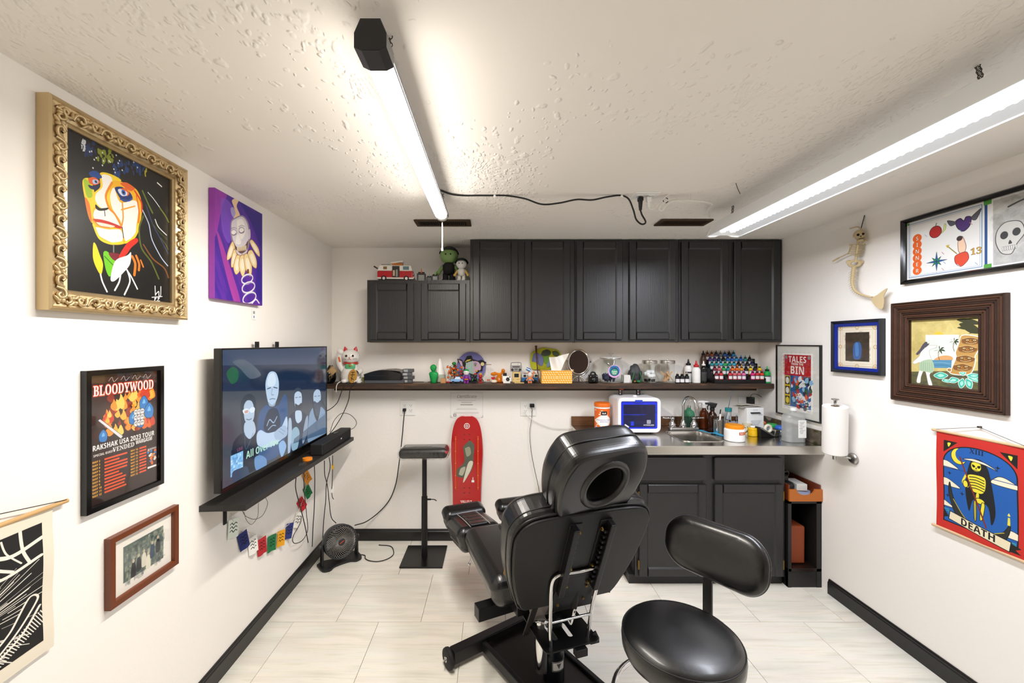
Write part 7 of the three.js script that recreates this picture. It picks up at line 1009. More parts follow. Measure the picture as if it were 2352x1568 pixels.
// ---------- on top of the short cabinet ----------
const onC = (px, d = 2.93) => [(px - CX) * d / F, 1.918 + EPS, -d];
{
  const t = thing('toy_camper_van', 'red and white toy camper van with a raised roof', 'toy van', onC(910, 2.92), [0, 0.06, 0]), red = col(0xb81420, 0.25), wh = col(0xece8de, 0.3);
  part(t, 'lower_body', box(0.25, 0.052, 0.085, 0.008), red, [0, 0.046, 0]); part(t, 'upper_body', warp(box(0.245, 0.042, 0.08, 0.01, 3), v => { v.x *= v.y > 0 ? 0.93 : 1; }), wh, [-0.002, 0.092, 0]); part(t, 'chassis', box(0.255, 0.012, 0.088, 0.003), wh, [0, 0.02, 0]);
  part(t, 'pop_roof', warp(box(0.085, 0.012, 0.07, 0.004), v => { v.y += v.x * 0.12; }), wh, [0.01, 0.136, 0]); part(t, 'roof_canvas', box(0.07, 0.014, 0.06), col(0xc9742a, 0.6), [0.012, 0.121, 0]); part(t, 'roof_rack', merge([-0.5, -0.25, 0, 0.25, 0.5].map(k => bar([-0.065 + k * 0.06, 0.118, -0.03], [-0.065 + k * 0.06, 0.118, 0.03], 0.0012, 5)).concat([bar([-0.098, 0.118, 0.03], [-0.035, 0.118, 0.03], 0.0015, 5)])), col(0x5a5448, 0.5));
  for (const x of [-0.078, 0.078]) for (const z of [-1, 1]) { const wl = part(t, 'wheel', at(cyl(0.0185, 0.0185, 0.014, 22), x, 0.019, z * 0.038, Math.PI / 2), M.rubber); part(wl, 'hub_cap', at(cyl(0.010, 0.010, 0.016, 18), x, 0.019, z * 0.0385, Math.PI / 2), M.chrome); }
  part(t, 'window', box(0.042, 0.024, 0.003, 0.002), col(0x5e7a84, 0.1), [0.075, 0.092, 0.0405]); part(t, 'window', box(0.026, 0.02, 0.003, 0.002), col(0x8a6a3a, 0.3), [-0.07, 0.092, 0.0405]); part(t, 'door_opening', box(0.05, 0.078, 0.003), col(0x2b2622, 0.6), [0.005, 0.066, 0.0425]); part(t, 'interior_seat', box(0.014, 0.04, 0.003), col(0xc9b48a, 0.6), [-0.008, 0.056, 0.044]); part(t, 'interior_seat', box(0.012, 0.05, 0.003), col(0x9a9a94, 0.6), [0.012, 0.056, 0.044]); part(t, 'headlight', at(sph(0.008, 12, 8), 0.124, 0.05, 0.03), M.chrome); part(t, 'mirror_board', bar([-0.122, 0.088, 0.02], [-0.152, 0.106, 0.02], 0.005), col(0x3a1a1a, 0.4)); part(t, 'bumper', box(0.006, 0.012, 0.088, 0.002), wh, [0.128, 0.026, 0]);
}
{
  const blk = (label, px, d, s, c1, c2, top) => { const t = thing('brick_toy', label, 'toy', onC(px, d), [0, 0.1, 0], 'brick toys on the short cabinet'); part(t, 'base_block', box(0.056 * s, 0.05 * s, 0.03 * s, 0.003), M.black, [0, 0.0255 * s, 0]); for (let k = 0; k < 4; k++) part(t, 'rib', box(0.036 * s, 0.0035 * s, 0.003), c1, [0, (0.008 + k * 0.009) * s, 0.016 * s]); part(t, 'stud', at(cyl(0.008 * s, 0.008 * s, 0.01 * s, 14), -0.012 * s, 0.055 * s, 0), M.black); part(t, 'stud', at(cyl(0.008 * s, 0.008 * s, 0.01 * s, 14), 0.012 * s, 0.055 * s, 0), M.black); part(t, 'spike', at(cyl(0.001, 0.006 * s, 0.032 * s, 10), 0, 0.07 * s, 0), c2); };
  blk('black brick toy with white ribs and an orange spike beside the camper van', 968, 2.90, 1.1, col(0xdcdad2, 0.4), col(0xc86a3a, 0.4)); blk('small black brick toy with pale blue spike between two others', 986, 2.92, 0.7, col(0x8a8a84, 0.4), col(0x8fb8c8, 0.4)); blk('black brick toy with white ribs and a lime spike', 999.5, 2.90, 0.85, col(0xe6e4de, 0.4), col(0x7fc42a, 0.4));
}
toyFigure('large vinyl toy figure with a pale green head, dark hair and black clothes', onC(1031, 2.955), 2.2, { legs: M.blackMatte, body: M.blackMatte, arms: col(0x7a9a58, 0.5), head: col(0x86a866, 0.45), hair: col(0x1c1f1e, 0.5), hy: 1.12, hx: 1.25, hairK: 1.04, group: 'vinyl figures on the short cabinet', up: 0.002 });
toyFigure('smaller vinyl toy figure with a white face and rounded dark green hair', onC(1060, 2.90), 1.42, { legs: col(0xe9e6de, 0.4), body: col(0xe9e6de, 0.4), arms: col(0xd9b45a, 0.4), head: col(0xe4e4e0, 0.35), hair: col(0x0e2a22, 0.5), hx: 1.15, hairK: 1.2, group: 'vinyl figures on the short cabinet' }, -0.1);
// ---------- back wall ----------
function outlet(label, px, py) {
  const p = backW(px, py), t = thing('wall_outlet', label, 'outlet', [p[0], p[1], -DB + 0.0005]); part(t, 'plate', box(0.116, 0.114, 0.006, 0.0025), M.whiteGloss, [0, 0, 0.003]);
  for (const x of [-0.023, 0.023]) { const d = part(t, 'receptacle', ext(rrect(0.034, 0.068, 0.012), 0.003, 0.001), M.white, [x, 0, 0.007]); for (const y of [-0.019, 0.019]) { for (const s of [-1, 1]) part(d, 'slot', box(0.0022, 0.008, 0.001), M.black, [s * 0.006, y + 0.002, 0.0014]); part(d, 'ground_hole', at(cyl(0.0024, 0.0024, 0.001, 8), 0, y - 0.008, 0.0014, Math.PI / 2), M.black); } } return t;
}
outlet('white double outlet plate above the floor fan cord', 937, 936); outlet('white double outlet plate between the certificate and the wood splash', 1213.5, 937.5);
{
  const ct = canvasTex(512, 400, (g, w, h) => { g.fillStyle = '#f2f0ec'; g.fillRect(0, 0, w, h); g.strokeStyle = '#cfccc6'; g.lineWidth = 4; g.strokeRect(12, 12, w - 24, h - 24); text(g, 'Certificate', 256, 66, 62, '#8a8780', 'serif', 'italic'); g.fillStyle = '#b9b6b0'; for (const [x, y, l] of [[120, 126, 272], [170, 150, 172], [180, 162, 150], [110, 250, 290], [90, 268, 330], [60, 310, 380], [60, 322, 380]]) g.fillRect(x, y, l, 5); g.fillStyle = '#6a6862'; g.fillRect(160, 190, 190, 9); g.fillStyle = '#2a2926'; g.fillRect(10, h - 40, 5, 30); g.fillRect(10, h - 15, 30, 5); g.fillRect(w - 15, h - 40, 5, 30); g.fillRect(w - 40, h - 15, 30, 5); g.strokeStyle = '#4a4843'; g.lineWidth = 5; g.strokeRect(56, 336, 38, 38); oval(g, 75, 355, 12, 12, null, '#4a4843', 4); });
  const a = backW(1033, 900), b = backW(1111, 960), t = thing('certificate', 'white printed certificate sheet pinned above the red skateboard', 'certificate', [(a[0] + b[0]) / 2, (a[1] + b[1]) / 2, -DB + 0.0008]); part(t, 'sheet', box(b[0] - a[0], a[1] - b[1], 0.001), M.paper, [0, 0, 0.0005]); part(t, 'print', new THREE.PlaneGeometry(b[0] - a[0] - 0.002, a[1] - b[1] - 0.002), printMat(ct, 0.8), [0, 0, 0.0016]);
}
{
  const top = backW(1073, 953)[1], L = 0.80, X = backW(1073, 0)[0], t = thing('skateboard_deck', 'red skateboard deck with pale lettering mounted on the wall', 'skateboard', [X, top - L / 2, -DB + 0.03]);
  const q = [[0.04, 0.398], [0.075, 0.375], [0.1, 0.32], [0.114, 0.23], [0.118, 0.12], [0.112, 0], [0.106, -0.15], [0.104, -0.3], [0.1, -0.36], [0.075, -0.395], [0, -0.4]], half = q.concat(q.slice(0, -1).reverse().map(([x, y]) => [-x, y])), curve = v => { v.z += 0.35 * Math.max(0, Math.abs(v.y) - 0.28) ** 2 * 2; };
  const dm = mat(0xb9161a, 0.28, 0, { clearcoat: 0.6, clearcoatRoughness: 0.2 }); const dg = ext(shapeOf([[0, 0.4], ...half], [], true), 0.012, 0.003, 2, 6); part(t, 'deck', warp(dg, v => { }), dm);
  for (const s of [-1, 1]) { const r = part(t, 'rail', box(0.012, 0.40, 0.008, 0.003), col(0xd84a1a, 0.35), [s * 0.083, 0.05, 0.010]); for (let k = 0; k < 5; k++) part(r, 'rail_screw', at(cyl(0.003, 0.003, 0.003, 8), 0, -0.18 + k * 0.09, 0.004, Math.PI / 2), col(0xe8b090, 0.3)); }
  for (const y of [0.262, 0.225, -0.135, -0.172]) for (const x of [-0.02, 0.02]) part(t, 'bolt_hole', at(cyl(0.004, 0.004, 0.002, 10), x, y, 0.0065, Math.PI / 2), col(0x4a1414, 0.5));
  part(t, 'round_logo', at(new THREE.TorusGeometry(0.019, 0.003, 6, 28), 0, 0.325, 0.0065), M.white); part(t, 'logo_cross', merge([box(0.022, 0.008, 0.001), box(0.008, 0.022, 0.001)]), M.white, [0, 0.325, 0.0068]);
  part(t, 'graphic_shape', ext(shapeOf([[-0.03, 0.17], [0.02, 0.215], [0.055, 0.18], [0.05, 0.1], [0.045, 0.02], [0.0, -0.05], [-0.07, -0.05], [-0.075, 0.0], [-0.02, 0.06]], [], true), 0.0012), col(0x5c6152, 0.5), [0, 0, 0.0068]); part(t, 'graphic_shape', ext(shapeOf([[-0.015, 0.16], [0.02, 0.17], [0.03, 0.12], [0, 0.1]], [], true), 0.0012), col(0x9a9a82, 0.5), [0, 0, 0.0078]); part(t, 'graphic_stroke', ext(shapeOf([[-0.028, -0.085], [-0.02, -0.09], [0.03, 0.0], [0.045, 0.06], [0.01, 0.05]], [], true), 0.0012), col(0xd9d4c0, 0.5), [0, 0, 0.0078]); part(t, 'graphic_shape', ext(shapeOf([[-0.06, -0.035], [-0.03, -0.04], [-0.01, 0.02], [-0.045, 0.01]], [], true), 0.0012), col(0xb8b6a0, 0.5), [0, 0, 0.0078]); part(t, 'hand_mark', merge([at(box(0.02, 0.016, 0.001), 0, 0, 0), at(box(0.005, 0.022, 0.001), 0, 0.018, 0)]), M.white, [0.045, -0.085, 0.0072]);
  const vt = canvasTex(256, 96, (g, w, h) => { g.fillStyle = '#b9161a'; g.fillRect(0, 0, w, h); text(g, 'VALLELY', 128, 50, 76, '#f2eeea', 'sans-serif', 'bold', 'center', 240); }); part(t, 'lettering', new THREE.PlaneGeometry(0.09, 0.034), printMat(vt, 0.35), [-0.005, -0.235, 0.0072]);
  for (const y of [0.2, -0.2]) part(t, 'wall_spacer', box(0.03, 0.03, 0.022), M.black, [0, y, -0.017]);
}
// ---------- on the worktop ----------
const onT = (px, d) => [(px - CX) * d / F, CT + EPS, -d];
{
  const tx = canvasTex(512, 512, (g, w, h) => { g.fillStyle = '#e8691a'; g.fillRect(0, 0, w, h); for (const cx of [128, 384]) { for (let k = 0; k < 14; k++) oval(g, cx - 100 + (k * 53) % 200, 40 + (k * 97) % 430, 12, 12, '#f7ede2'); poly(g, [[cx, 110], [cx + 118, 290], [cx, 480], [cx - 118, 290]], '#f6f3ee'); g.fillStyle = '#151515'; g.fillRect(cx - 32, 60, 64, 96); text(g, 'M', cx, 112, 50, '#e8e6e2', 'sans-serif'); text(g, 'DISINFECTING', cx, 270, 34, '#7d86c0', 'sans-serif', 'bold', 'center', 170); text(g, 'WIPES', cx, 312, 34, '#7d86c0', 'sans-serif', 'bold', 'center', 90); text(g, '75CT', cx, 420, 26, '#e0804a', 'sans-serif'); g.fillStyle = '#7f86c8'; g.fillRect(cx - 110, 440, 40, 34); } });
  const t = thing('wipes_canister', 'orange canister of disinfecting wipes beside the blue window box', 'canister', onT(1383, 2.905), [0, 1.57, 0]); part(t, 'label_body', at(new THREE.CylinderGeometry(0.054, 0.054, 0.15, 40, 1, true), 0, 0.085, 0), printMat(tx, 0.4)); part(t, 'base', at(cyl(0.0535, 0.05, 0.01, 40), 0, 0.005, 0), M.white); part(t, 'collar', at(cyl(0.052, 0.054, 0.012, 40), 0, 0.166, 0), M.white); part(t, 'lid', lathe([[0.0565, 0.172], [0.0565, 0.19], [0.052, 0.198], [0, 0.2]], 40), col(0xe8701a, 0.35));
}
{
  const t = thing('uv_sterilizer', 'white rounded sterilizer cabinet with a dark blue window', 'sterilizer', onT(1455, 2.90)), w = 0.292, h = 0.236, D = 0.21, wh = mat(0xeeedf0, 0.3);
  part(t, 'shell', at(ext(rrect(w, h, 0.035, 8), D, 0.008), 0, h / 2 + 0.01, 0), wh);
  part(t, 'front_frame', at(ext(shapeOf(rrect(w, h, 0.035, 8), [rrect(w - 0.045, h - 0.05, 0.01)]), 0.02, 0.006, 3), 0, h / 2 + 0.01, D / 2 + 0.006), wh);
  const bt = canvasTex(512, 400, (g, ww, hh) => { g.fillStyle = '#0a2ad8'; g.fillRect(0, 0, ww, hh); g.fillStyle = '#030a3c'; g.fillRect(36, 48, 450, 330); seed = 500; for (let i = 0; i < 120; i++) { g.globalAlpha = 0.12; g.fillStyle = rnd() < 0.5 ? '#06146a' : '#02072a'; g.fillRect(rnd(36, 440), rnd(48, 330), rnd(10, 90), rnd(4, 30)); } g.globalAlpha = 1; g.fillStyle = '#0c2fc8'; g.fillRect(36, 190, 300, 9); g.fillStyle = '#0a1446'; g.fillRect(100, 290, 386, 88); g.fillStyle = '#1437d8'; g.fillRect(140, 295, 44, 60); g.fillStyle = '#d5d6da'; g.fillRect(368, 274, 52, 52); g.fillStyle = '#10206a'; for (let k = 0; k < 4; k++) g.fillRect(376 + (k % 2) * 22, 282 + (k >> 1) * 22, 14, 14); text(g, 'SYSTERILIZER', 394, 348, 26, '#e6e6ea', 'sans-serif', 'bold', 'center', 150); g.save(); g.translate(60, 330); g.rotate(0.6); g.fillStyle = '#dedfe4'; g.fillRect(0, 0, 70, 20); g.restore(); });
  part(t, 'window', box(w - 0.042, h - 0.047, 0.004, 0.001), mat(0x0a1a6a, 0.1), [0, h / 2 + 0.01, D / 2 + 0.003]); part(t, 'window_tint', new THREE.PlaneGeometry(w - 0.045, h - 0.05), new THREE.MeshPhysicalMaterial({ map: bt, roughness: 0.1, clearcoat: 0.4 }), [0, h / 2 + 0.01, D / 2 + 0.0056]); part(t, 'door_tab', box(0.05, 0.016, 0.008, 0.002), mat(0x2440c0, 0.2), [-0.005, h - 0.012, D / 2 + 0.014]); for (const x of [-1, 1]) for (const z of [-1, 1]) part(t, 'foot', at(cyl(0.011, 0.010, 0.010, 14), x * 0.1, 0.005, z * 0.07), M.grey); part(t, 'top_knob', at(cyl(0.012, 0.016, 0.01, 18), 0.0, h + 0.013, 0.03), wh);
  const top = CT + EPS + h + 0.0105; for (const [px, c, l, r] of [[1425, 0xc0241c, 'black lighter with a red head on the sterilizer', 0], [1466, 0x242526, 'black square lighter with white marks on the sterilizer', 1]]) { const d = 2.93, g = thing('lighter', l, 'lighter', [(px - CX) * d / F, top, -d], null, 'lighters on the sterilizer'); part(g, 'case', box(r ? 0.03 : 0.024, 0.04, 0.018, 0.003), M.black, [0, 0.0205, 0]); part(g, 'head', r ? box(0.03, 0.018, 0.018, 0.003) : warp(box(0.032, 0.014, 0.018, 0.004, 3), v => { v.y -= v.x > 0 ? v.x * 0.4 : 0; }), col(c, 0.35), [r ? 0 : 0.004, 0.047, 0]); for (let k = 0; k < 3; k++) part(g, 'mark', box(0.005, 0.005, 0.001), k === 1 ? col(0xc8504a, 0.5) : M.white, [-0.004, 0.012 + k * 0.01, 0.0095]); }
}
{
  const t = thing('soap_bottle', 'teal glass soap bottle with pump and dark liquid', 'bottle', onT(1582, 3.0)), gl = mat(0x8fd0b4, 0.05, 0, { transmission: 0.9, thickness: 0 }); part(t, 'glass', lathe([[0, 0], [0.038, 0], [0.041, 0.006], [0.041, 0.095], [0.036, 0.118], [0.02, 0.132], [0.015, 0.138], [0.015, 0.15], [0, 0.15]], 32), gl); part(t, 'liquid', lathe([[0, 0.003], [0.037, 0.003], [0.038, 0.04], [0, 0.041]], 28), col(0x14304e, 0.2)); part(t, 'collar', at(cyl(0.016, 0.016, 0.014, 18), 0, 0.155, 0), M.chrome); part(t, 'pump', merge([bar([0, 0.16, 0], [0, 0.192, 0], 0.004), tube([[0, 0.19, 0], [0.012, 0.196, 0.004], [0.04, 0.188, 0.008]], 0.0035, 16, 8)]), col(0xcfcbc2, 0.3, 0.5));
}
function sprayer(label, pos, cap, ry, amber) {
  const t = thing('spray_bottle', label, 'spray bottle', pos, [0, ry, 0], 'amber spray bottles'); part(t, 'glass', lathe([[0, 0], [0.031, 0], [0.033, 0.005], [0.033, 0.095], [0.028, 0.118], [0.014, 0.135], [0.013, 0.148], [0, 0.148]], 30), amber); part(t, 'collar', at(cyl(0.015, 0.016, 0.018, 18), 0, 0.155, 0), cap); part(t, 'spray_head', ext(shapeOf([[-0.02, 0.165], [0.012, 0.165], [0.018, 0.182], [0.045, 0.185], [0.045, 0.197], [0.01, 0.2], [-0.032, 0.194]], []), 0.022, 0.004), cap); part(t, 'trigger', tube([[0.022, 0.183, 0], [0.03, 0.168, 0], [0.028, 0.148, 0]], 0.004, 16, 6), cap);
}
sprayer('amber glass spray bottle with a white spray head', onT(1617, 2.985), M.white, Math.PI, mat(0x7a3208, 0.05, 0, { transmission: 0.55, thickness: 0 })); sprayer('dark amber spray bottle with a black spray head', onT(1636, 2.885), M.black, Math.PI - 0.3, mat(0x3a1604, 0.05, 0, { transmission: 0.4, thickness: 0 }));
{
  const cup = (label, px, d, r, h) => { const t = thing('steel_cup', label, 'cup', onT(px, d), null, 'steel cups of tools'); part(t, 'cup', lathe([[0, 0], [r, 0], [r, h], [r * 0.93, h], [r * 0.93, 0.004], [0, 0.004]], 28), M.steel); part(t, 'rim', at(new THREE.TorusGeometry(r, 0.0015, 6, 28), 0, h, 0, Math.PI / 2), M.chrome); return t; };
  const a = cup('steel cup with a black pen beside the amber bottle', 1648, 2.80, 0.026, 0.095), b = cup('steel cup holding a long thin rod', 1665, 2.83, 0.022, 0.09); const stand = (name, label, p, q, r, m) => single(name, bar(p, q, r, 8), m, label, 'tool');
  const pa = onT(1648, 2.80), pb = onT(1665, 2.83); stand('black_pen', 'black pen standing in the first steel cup', [pa[0] - 0.006, CT + 0.008, pa[2]], [pa[0] + 0.022, CT + 0.165, pa[2]], 0.004, M.black); stand('white_marker', 'white marker standing in a steel cup', [pa[0] + 0.006, CT + 0.008, pa[2] + 0.006], [pa[0] + 0.014, CT + 0.135, pa[2] + 0.01], 0.006, M.white); stand('thin_rod', 'long thin grey rod leaning out of a steel cup', [pb[0] - 0.014, CT + 0.008, pb[2]], [pb[0] + 0.062, CT + 0.285, pb[2] - 0.02], 0.002, col(0x5a6a78, 0.3, 0.6));
}
{
  const p = onT(1681, 2.905), t = thing('cartridge_tray', 'grey stepped tray of black tipped cartridges', 'tray', p), g = col(0x9aa0a8, 0.4); part(t, 'tray', merge([at(box(0.12, 0.03, 0.08, 0.004), 0, 0.015, 0), at(box(0.12, 0.03, 0.05, 0.004), 0, 0.045, -0.015)]), g); [[-0.045, -0.01], [-0.015, -0.005], [0.04, -0.01], [0.02, 0.025], [-0.04, 0.026]].forEach(([x, z], k) => { const y = z > 0.01 ? 0.03 : 0.06, c = part(t, 'cartridge', at(cyl(0.008, 0.01, 0.014, 14), x, y + 0.007, z), M.black); part(c, 'needle_tip', at(cyl(0.0025, 0.006, 0.03, 12), x, y + 0.029, z), col(0x8a929c, 0.3)); });
  const v = thing('capped_tube', 'clear tube with a teal cap behind the cartridge tray', 'tube', onT(1673, 2.99)); part(v, 'tube', at(cyl(0.02, 0.018, 0.12, 22), 0, 0.06, 0), mat(0xdfe6e6, 0.2)); part(v, 'cap', at(cyl(0.023, 0.023, 0.026, 24), 0, 0.133, 0), col(0x1f9aa0, 0.4));
}
{
  const p = onT(1724, 2.845), t = thing('glove_box', 'white cardboard glove dispenser box with small print', 'box', p, [0, 0.1, 0]); const tx = canvasTex(256, 360, (g, w, h) => { g.fillStyle = '#eef0f0'; g.fillRect(0, 0, w, h); g.fillStyle = '#9aa6b4'; for (let k = 0; k < 6; k++) g.fillRect(60, 190 + k * 14, 150 - k * 6, 4); poly(g, [[60, 180], [220, 180], [140, 250]], null, '#aab4c0', 3); text(g, 'nitrile', 210, 100, 24, '#7f92b0', 'sans-serif', 'bold', 'center', 60); text(g, 'GLOVES', 130, 30, 20, '#9fb0c4', 'sans-serif', 'bold', 'center', 90); g.fillStyle = '#2c2c2c'; g.fillRect(50, 62, 150, 12); });
  part(t, 'carton', box(0.122, 0.176, 0.09, 0.002), M.white, [0, 0.0885, 0]); part(t, 'printed_face', new THREE.PlaneGeometry(0.12, 0.174), printMat(tx, 0.6), [0, 0.0885, 0.0456]); part(t, 'glove_tongue', warp(box(0.07, 0.004, 0.014, 0.0015), v => { v.y += 0.004 * Math.sin(v.x * 90); }), M.black, [0, 0.14, 0.048]);
  single('paper_pouches', merge([at(box(0.16, 0.003, 0.08), -0.02, 0, 0, 0, 0.1, 0.05), at(box(0.12, 0.003, 0.07), 0.03, 0.006, 0.005, 0, -0.2, -0.06), at(box(0.09, 0.004, 0.05), -0.05, 0.0105, 0.004, 0, 0.25, 0.03)]), col(0xb9b4aa, 0.6), 'thin pouches and papers lying on the glove box', 'papers', [p[0] - 0.004, CT + 0.1838, p[2]]);
  const A = backW(1723, 921, 0.02), ad = thing('power_adapter', 'black power adapter plugged in above the glove box', 'adapter', [A[0], A[1], -DB + 0.002]); part(ad, 'body', box(0.046, 0.062, 0.034, 0.004), M.black, [0, 0, 0.022]); part(ad, 'indicator', box(0.008, 0.003, 0.001), col(0x2aa04a, 0.3), [0.008, 0.024, 0.0395]); part(ad, 'wall_plate', box(0.12, 0.075, 0.005, 0.002), M.whiteGloss, [-0.02, -0.002, 0.003]); part(ad, 'cable', tube([[0, 0.03, 0.024], [0.004, 0.05, 0.03], [0.03, 0.055, 0.034], [0.075, 0.03, 0.04], [0.11, -0.02, 0.045], [0.118, -0.08, 0.05], [0.112, -0.125, 0.06]], 0.0018, 50, 6), M.cord);
}
{
  const t = thing('salve_jar', 'white wide jar with an orange lid and small orange label', 'jar', onT(1687, 2.605)); part(t, 'jar', lathe([[0, 0], [0.056, 0], [0.06, 0.005], [0.06, 0.068], [0.054, 0.078], [0, 0.078]], 40), M.whiteGloss); const l = part(t, 'lid', lathe([[0.052, 0.077], [0.0525, 0.098], [0.05, 0.101], [0, 0.102]], 40), col(0xe8920f, 0.4)); const rd = []; for (let k = 0; k < 48; k++) rd.push(at(box(0.0016, 0.02, 0.0016), 0.0525 * Math.cos(k / 48 * 6.283), 0.088, 0.0525 * Math.sin(k / 48 * 6.283))); part(l, 'lid_ridges', merge(rd), col(0xe8920f, 0.4));
  const tx = canvasTex(256, 96, (g, w, h) => { g.fillStyle = '#e0902a'; g.fillRect(0, 0, w, h); g.fillStyle = '#c2401f'; g.fillRect(0, 0, 150, h); text(g, 'ND', 74, 50, 74, '#f6efe2', 'serif', 'bold'); }); part(t, 'label', at(new THREE.CylinderGeometry(0.0606, 0.0606, 0.018, 24, 1, true, -0.1, 1.0), 0, 0.054, 0), printMat(tx, 0.5));
  const y = thing('yellow_bottle', 'small bright yellow bottle with a white cap', 'bottle', onT(1728.5, 2.73)); part(y, 'body', lathe([[0, 0], [0.026, 0], [0.028, 0.003], [0.028, 0.05], [0.025, 0.055], [0, 0.055]], 28), col(0xecbc10, 0.35)); part(y, 'cap', lathe([[0, 0.055], [0.016, 0.055], [0.015, 0.066], [0, 0.067]], 20), M.white); part(y, 'seam', at(new THREE.TorusGeometry(0.0283, 0.0008, 5, 28), 0, 0.042, 0, Math.PI / 2), col(0xc99a0c, 0.4));
  const j = thing('patterned_tin', 'cream tin with dark leaf pattern behind the yellow bottle', 'tin', onT(1716, 2.79)); const tp = canvasTex(256, 96, (g, w, h) => { g.fillStyle = '#d8d2bc'; g.fillRect(0, 0, w, h); for (let k = 0; k < 26; k++) oval(g, (k * 47) % 256, (k * 31) % 96, 12, 7, k % 2 ? '#3a3f34' : '#8a8668', null, 1, k); }); part(j, 'body', at(cyl(0.028, 0.028, 0.06, 28), 0, 0.03, 0), printMat(tp, 0.5)); part(j, 'lid', at(cyl(0.029, 0.029, 0.012, 28), 0, 0.067, 0), col(0xcfc8b0, 0.4));
}
{
  const t = thing('tape_dispenser', 'black and silver desk tape dispenser with a roll of tape', 'tape dispenser', onT(1764, 2.72), [0, 0.15, 0]); part(t, 'body', ext(shapeOf([[-0.075, 0.0], [0.06, 0.0], [0.07, 0.045], [0.045, 0.05], [0.02, 0.022], [-0.02, 0.03], [-0.06, 0.062], [-0.078, 0.066], [-0.082, 0.05]], []), 0.05, 0.004), M.black); part(t, 'silver_side', ext(shapeOf([[0.02, 0.004], [0.058, 0.004], [0.066, 0.045], [0.036, 0.046]], []), 0.054, 0.002), M.brushed); part(t, 'silver_strip', tube([[-0.08, 0.064, 0.024], [-0.055, 0.05, 0.026], [-0.02, 0.03, 0.026], [0.015, 0.012, 0.026]], 0.005, 30, 8), M.brushed); part(t, 'tape_roll', at(new THREE.TorusGeometry(0.022, 0.009, 12, 30), 0, 0, 0), mat(0xe6e0cc, 0.3), [0.0, 0.05, 0]); 
  const o = thing('orange_lid_pot', 'small pot with an orange lid behind the tape dispenser', 'pot', onT(1750, 2.90)); part(o, 'pot', at(cyl(0.024, 0.022, 0.045, 24), 0, 0.0225, 0), mat(0xd8d4ce, 0.4)); part(o, 'lid', warp(sph(0.027, 20, 12), v => { v.y = Math.max(v.y * 0.7, -0.006); }), col(0xe08048, 0.4), [0, 0.051, 0]);
  const lid = (name, label, px, d, c) => { const q = thing(name, label, 'pot', onT(px, d), null, 'screw lid pots'); part(q, 'pot', lathe([[0, 0], [0.026, 0], [0.032, 0.01], [0.032, 0.044], [0, 0.044]], 28), mat(0xc4cede, 0.15, 0, { transmission: 0.6, thickness: 0 })); part(q, 'lid', lathe([[0.035, 0.044], [0.035, 0.058], [0.028, 0.064], [0, 0.066]], 28), c); part(q, 'content', at(cyl(0.026, 0.024, 0.03, 20), 0, 0.018, 0), mat(0x9fb0c8, 0.5)); };
  lid('lidded_pot', 'clear pot with a green lid beside the tape dispenser', 1773, 2.82, col(0x149a3c, 0.35)); lid('lidded_pot', 'clear pot with a blue lid beside the clear jug', 1794, 2.745, col(0x2a66d0, 0.35));
  const b = thing('clear_jug', 'translucent plastic bottle half full with a white label', 'bottle', onT(1822, 2.58)), cm = mat(0xeef0ee, 0.35, 0, { transmission: 0.75, thickness: 0 }); const sh = rrect(0.122, 0.08, 0.03, 6); part(b, 'bottle', loft([ringXZ(sh, 0.0, 0.95), ringXZ(sh, 0.005), ringXZ(sh, 0.15), ringXZ(sh, 0.168, 0.9), ringXZ(sh, 0.178, 0.5), ringXZ(sh, 0.182, 0.3), ringXZ(sh, 0.196, 0.28)]), cm); part(b, 'cap', at(cyl(0.018, 0.019, 0.018, 24), 0, 0.203, 0), mat(0xf0f0ee, 0.4)); part(b, 'liquid', loft([ringXZ(sh, 0.004, 0.92), ringXZ(sh, 0.085, 0.94)]), mat(0xd6d9da, 0.1, 0, { transmission: 0.7, thickness: 0 })); const lt = canvasTex(128, 256, (g, w, h) => { g.fillStyle = '#f2f2ee'; g.fillRect(0, 0, w, h); g.fillStyle = '#8d9096'; for (let k = 0; k < 12; k++) g.fillRect(20 + (k % 3) * 6, 24 + k * 15, 80 - (k % 4) * 12, 5); }); part(b, 'label', new THREE.PlaneGeometry(0.05, 0.11), printMat(lt, 0.6), [0.026, 0.085, 0.0412]);
}
{
  const a = onT(1604, 2.87), b = onT(1664, 2.715), t = thing('dental_bib', 'narrow turquoise paper strip with a steel tool across the worktop', 'paper strip', [(a[0] + b[0]) / 2, CT + 0.002, (a[2] + b[2]) / 2], [0, Math.atan2(-(b[2] - a[2]), b[0] - a[0]), 0]), L = Math.hypot(b[0] - a[0], b[2] - a[2]);
  part(t, 'strip', warp(new THREE.BoxGeometry(L, 0.0015, 0.03, 40, 1, 4), v => { v.y += 0.003 + 0.003 * Math.sin(v.x * 60); }), col(0x2aa8d8, 0.6), [0, 0.001, -0.006]); part(t, 'steel_tool', bar([-L / 2 + 0.01, 0.006, 0.02], [L / 2 - 0.08, 0.004, 0.022], 0.0035, 10), M.chrome);
}
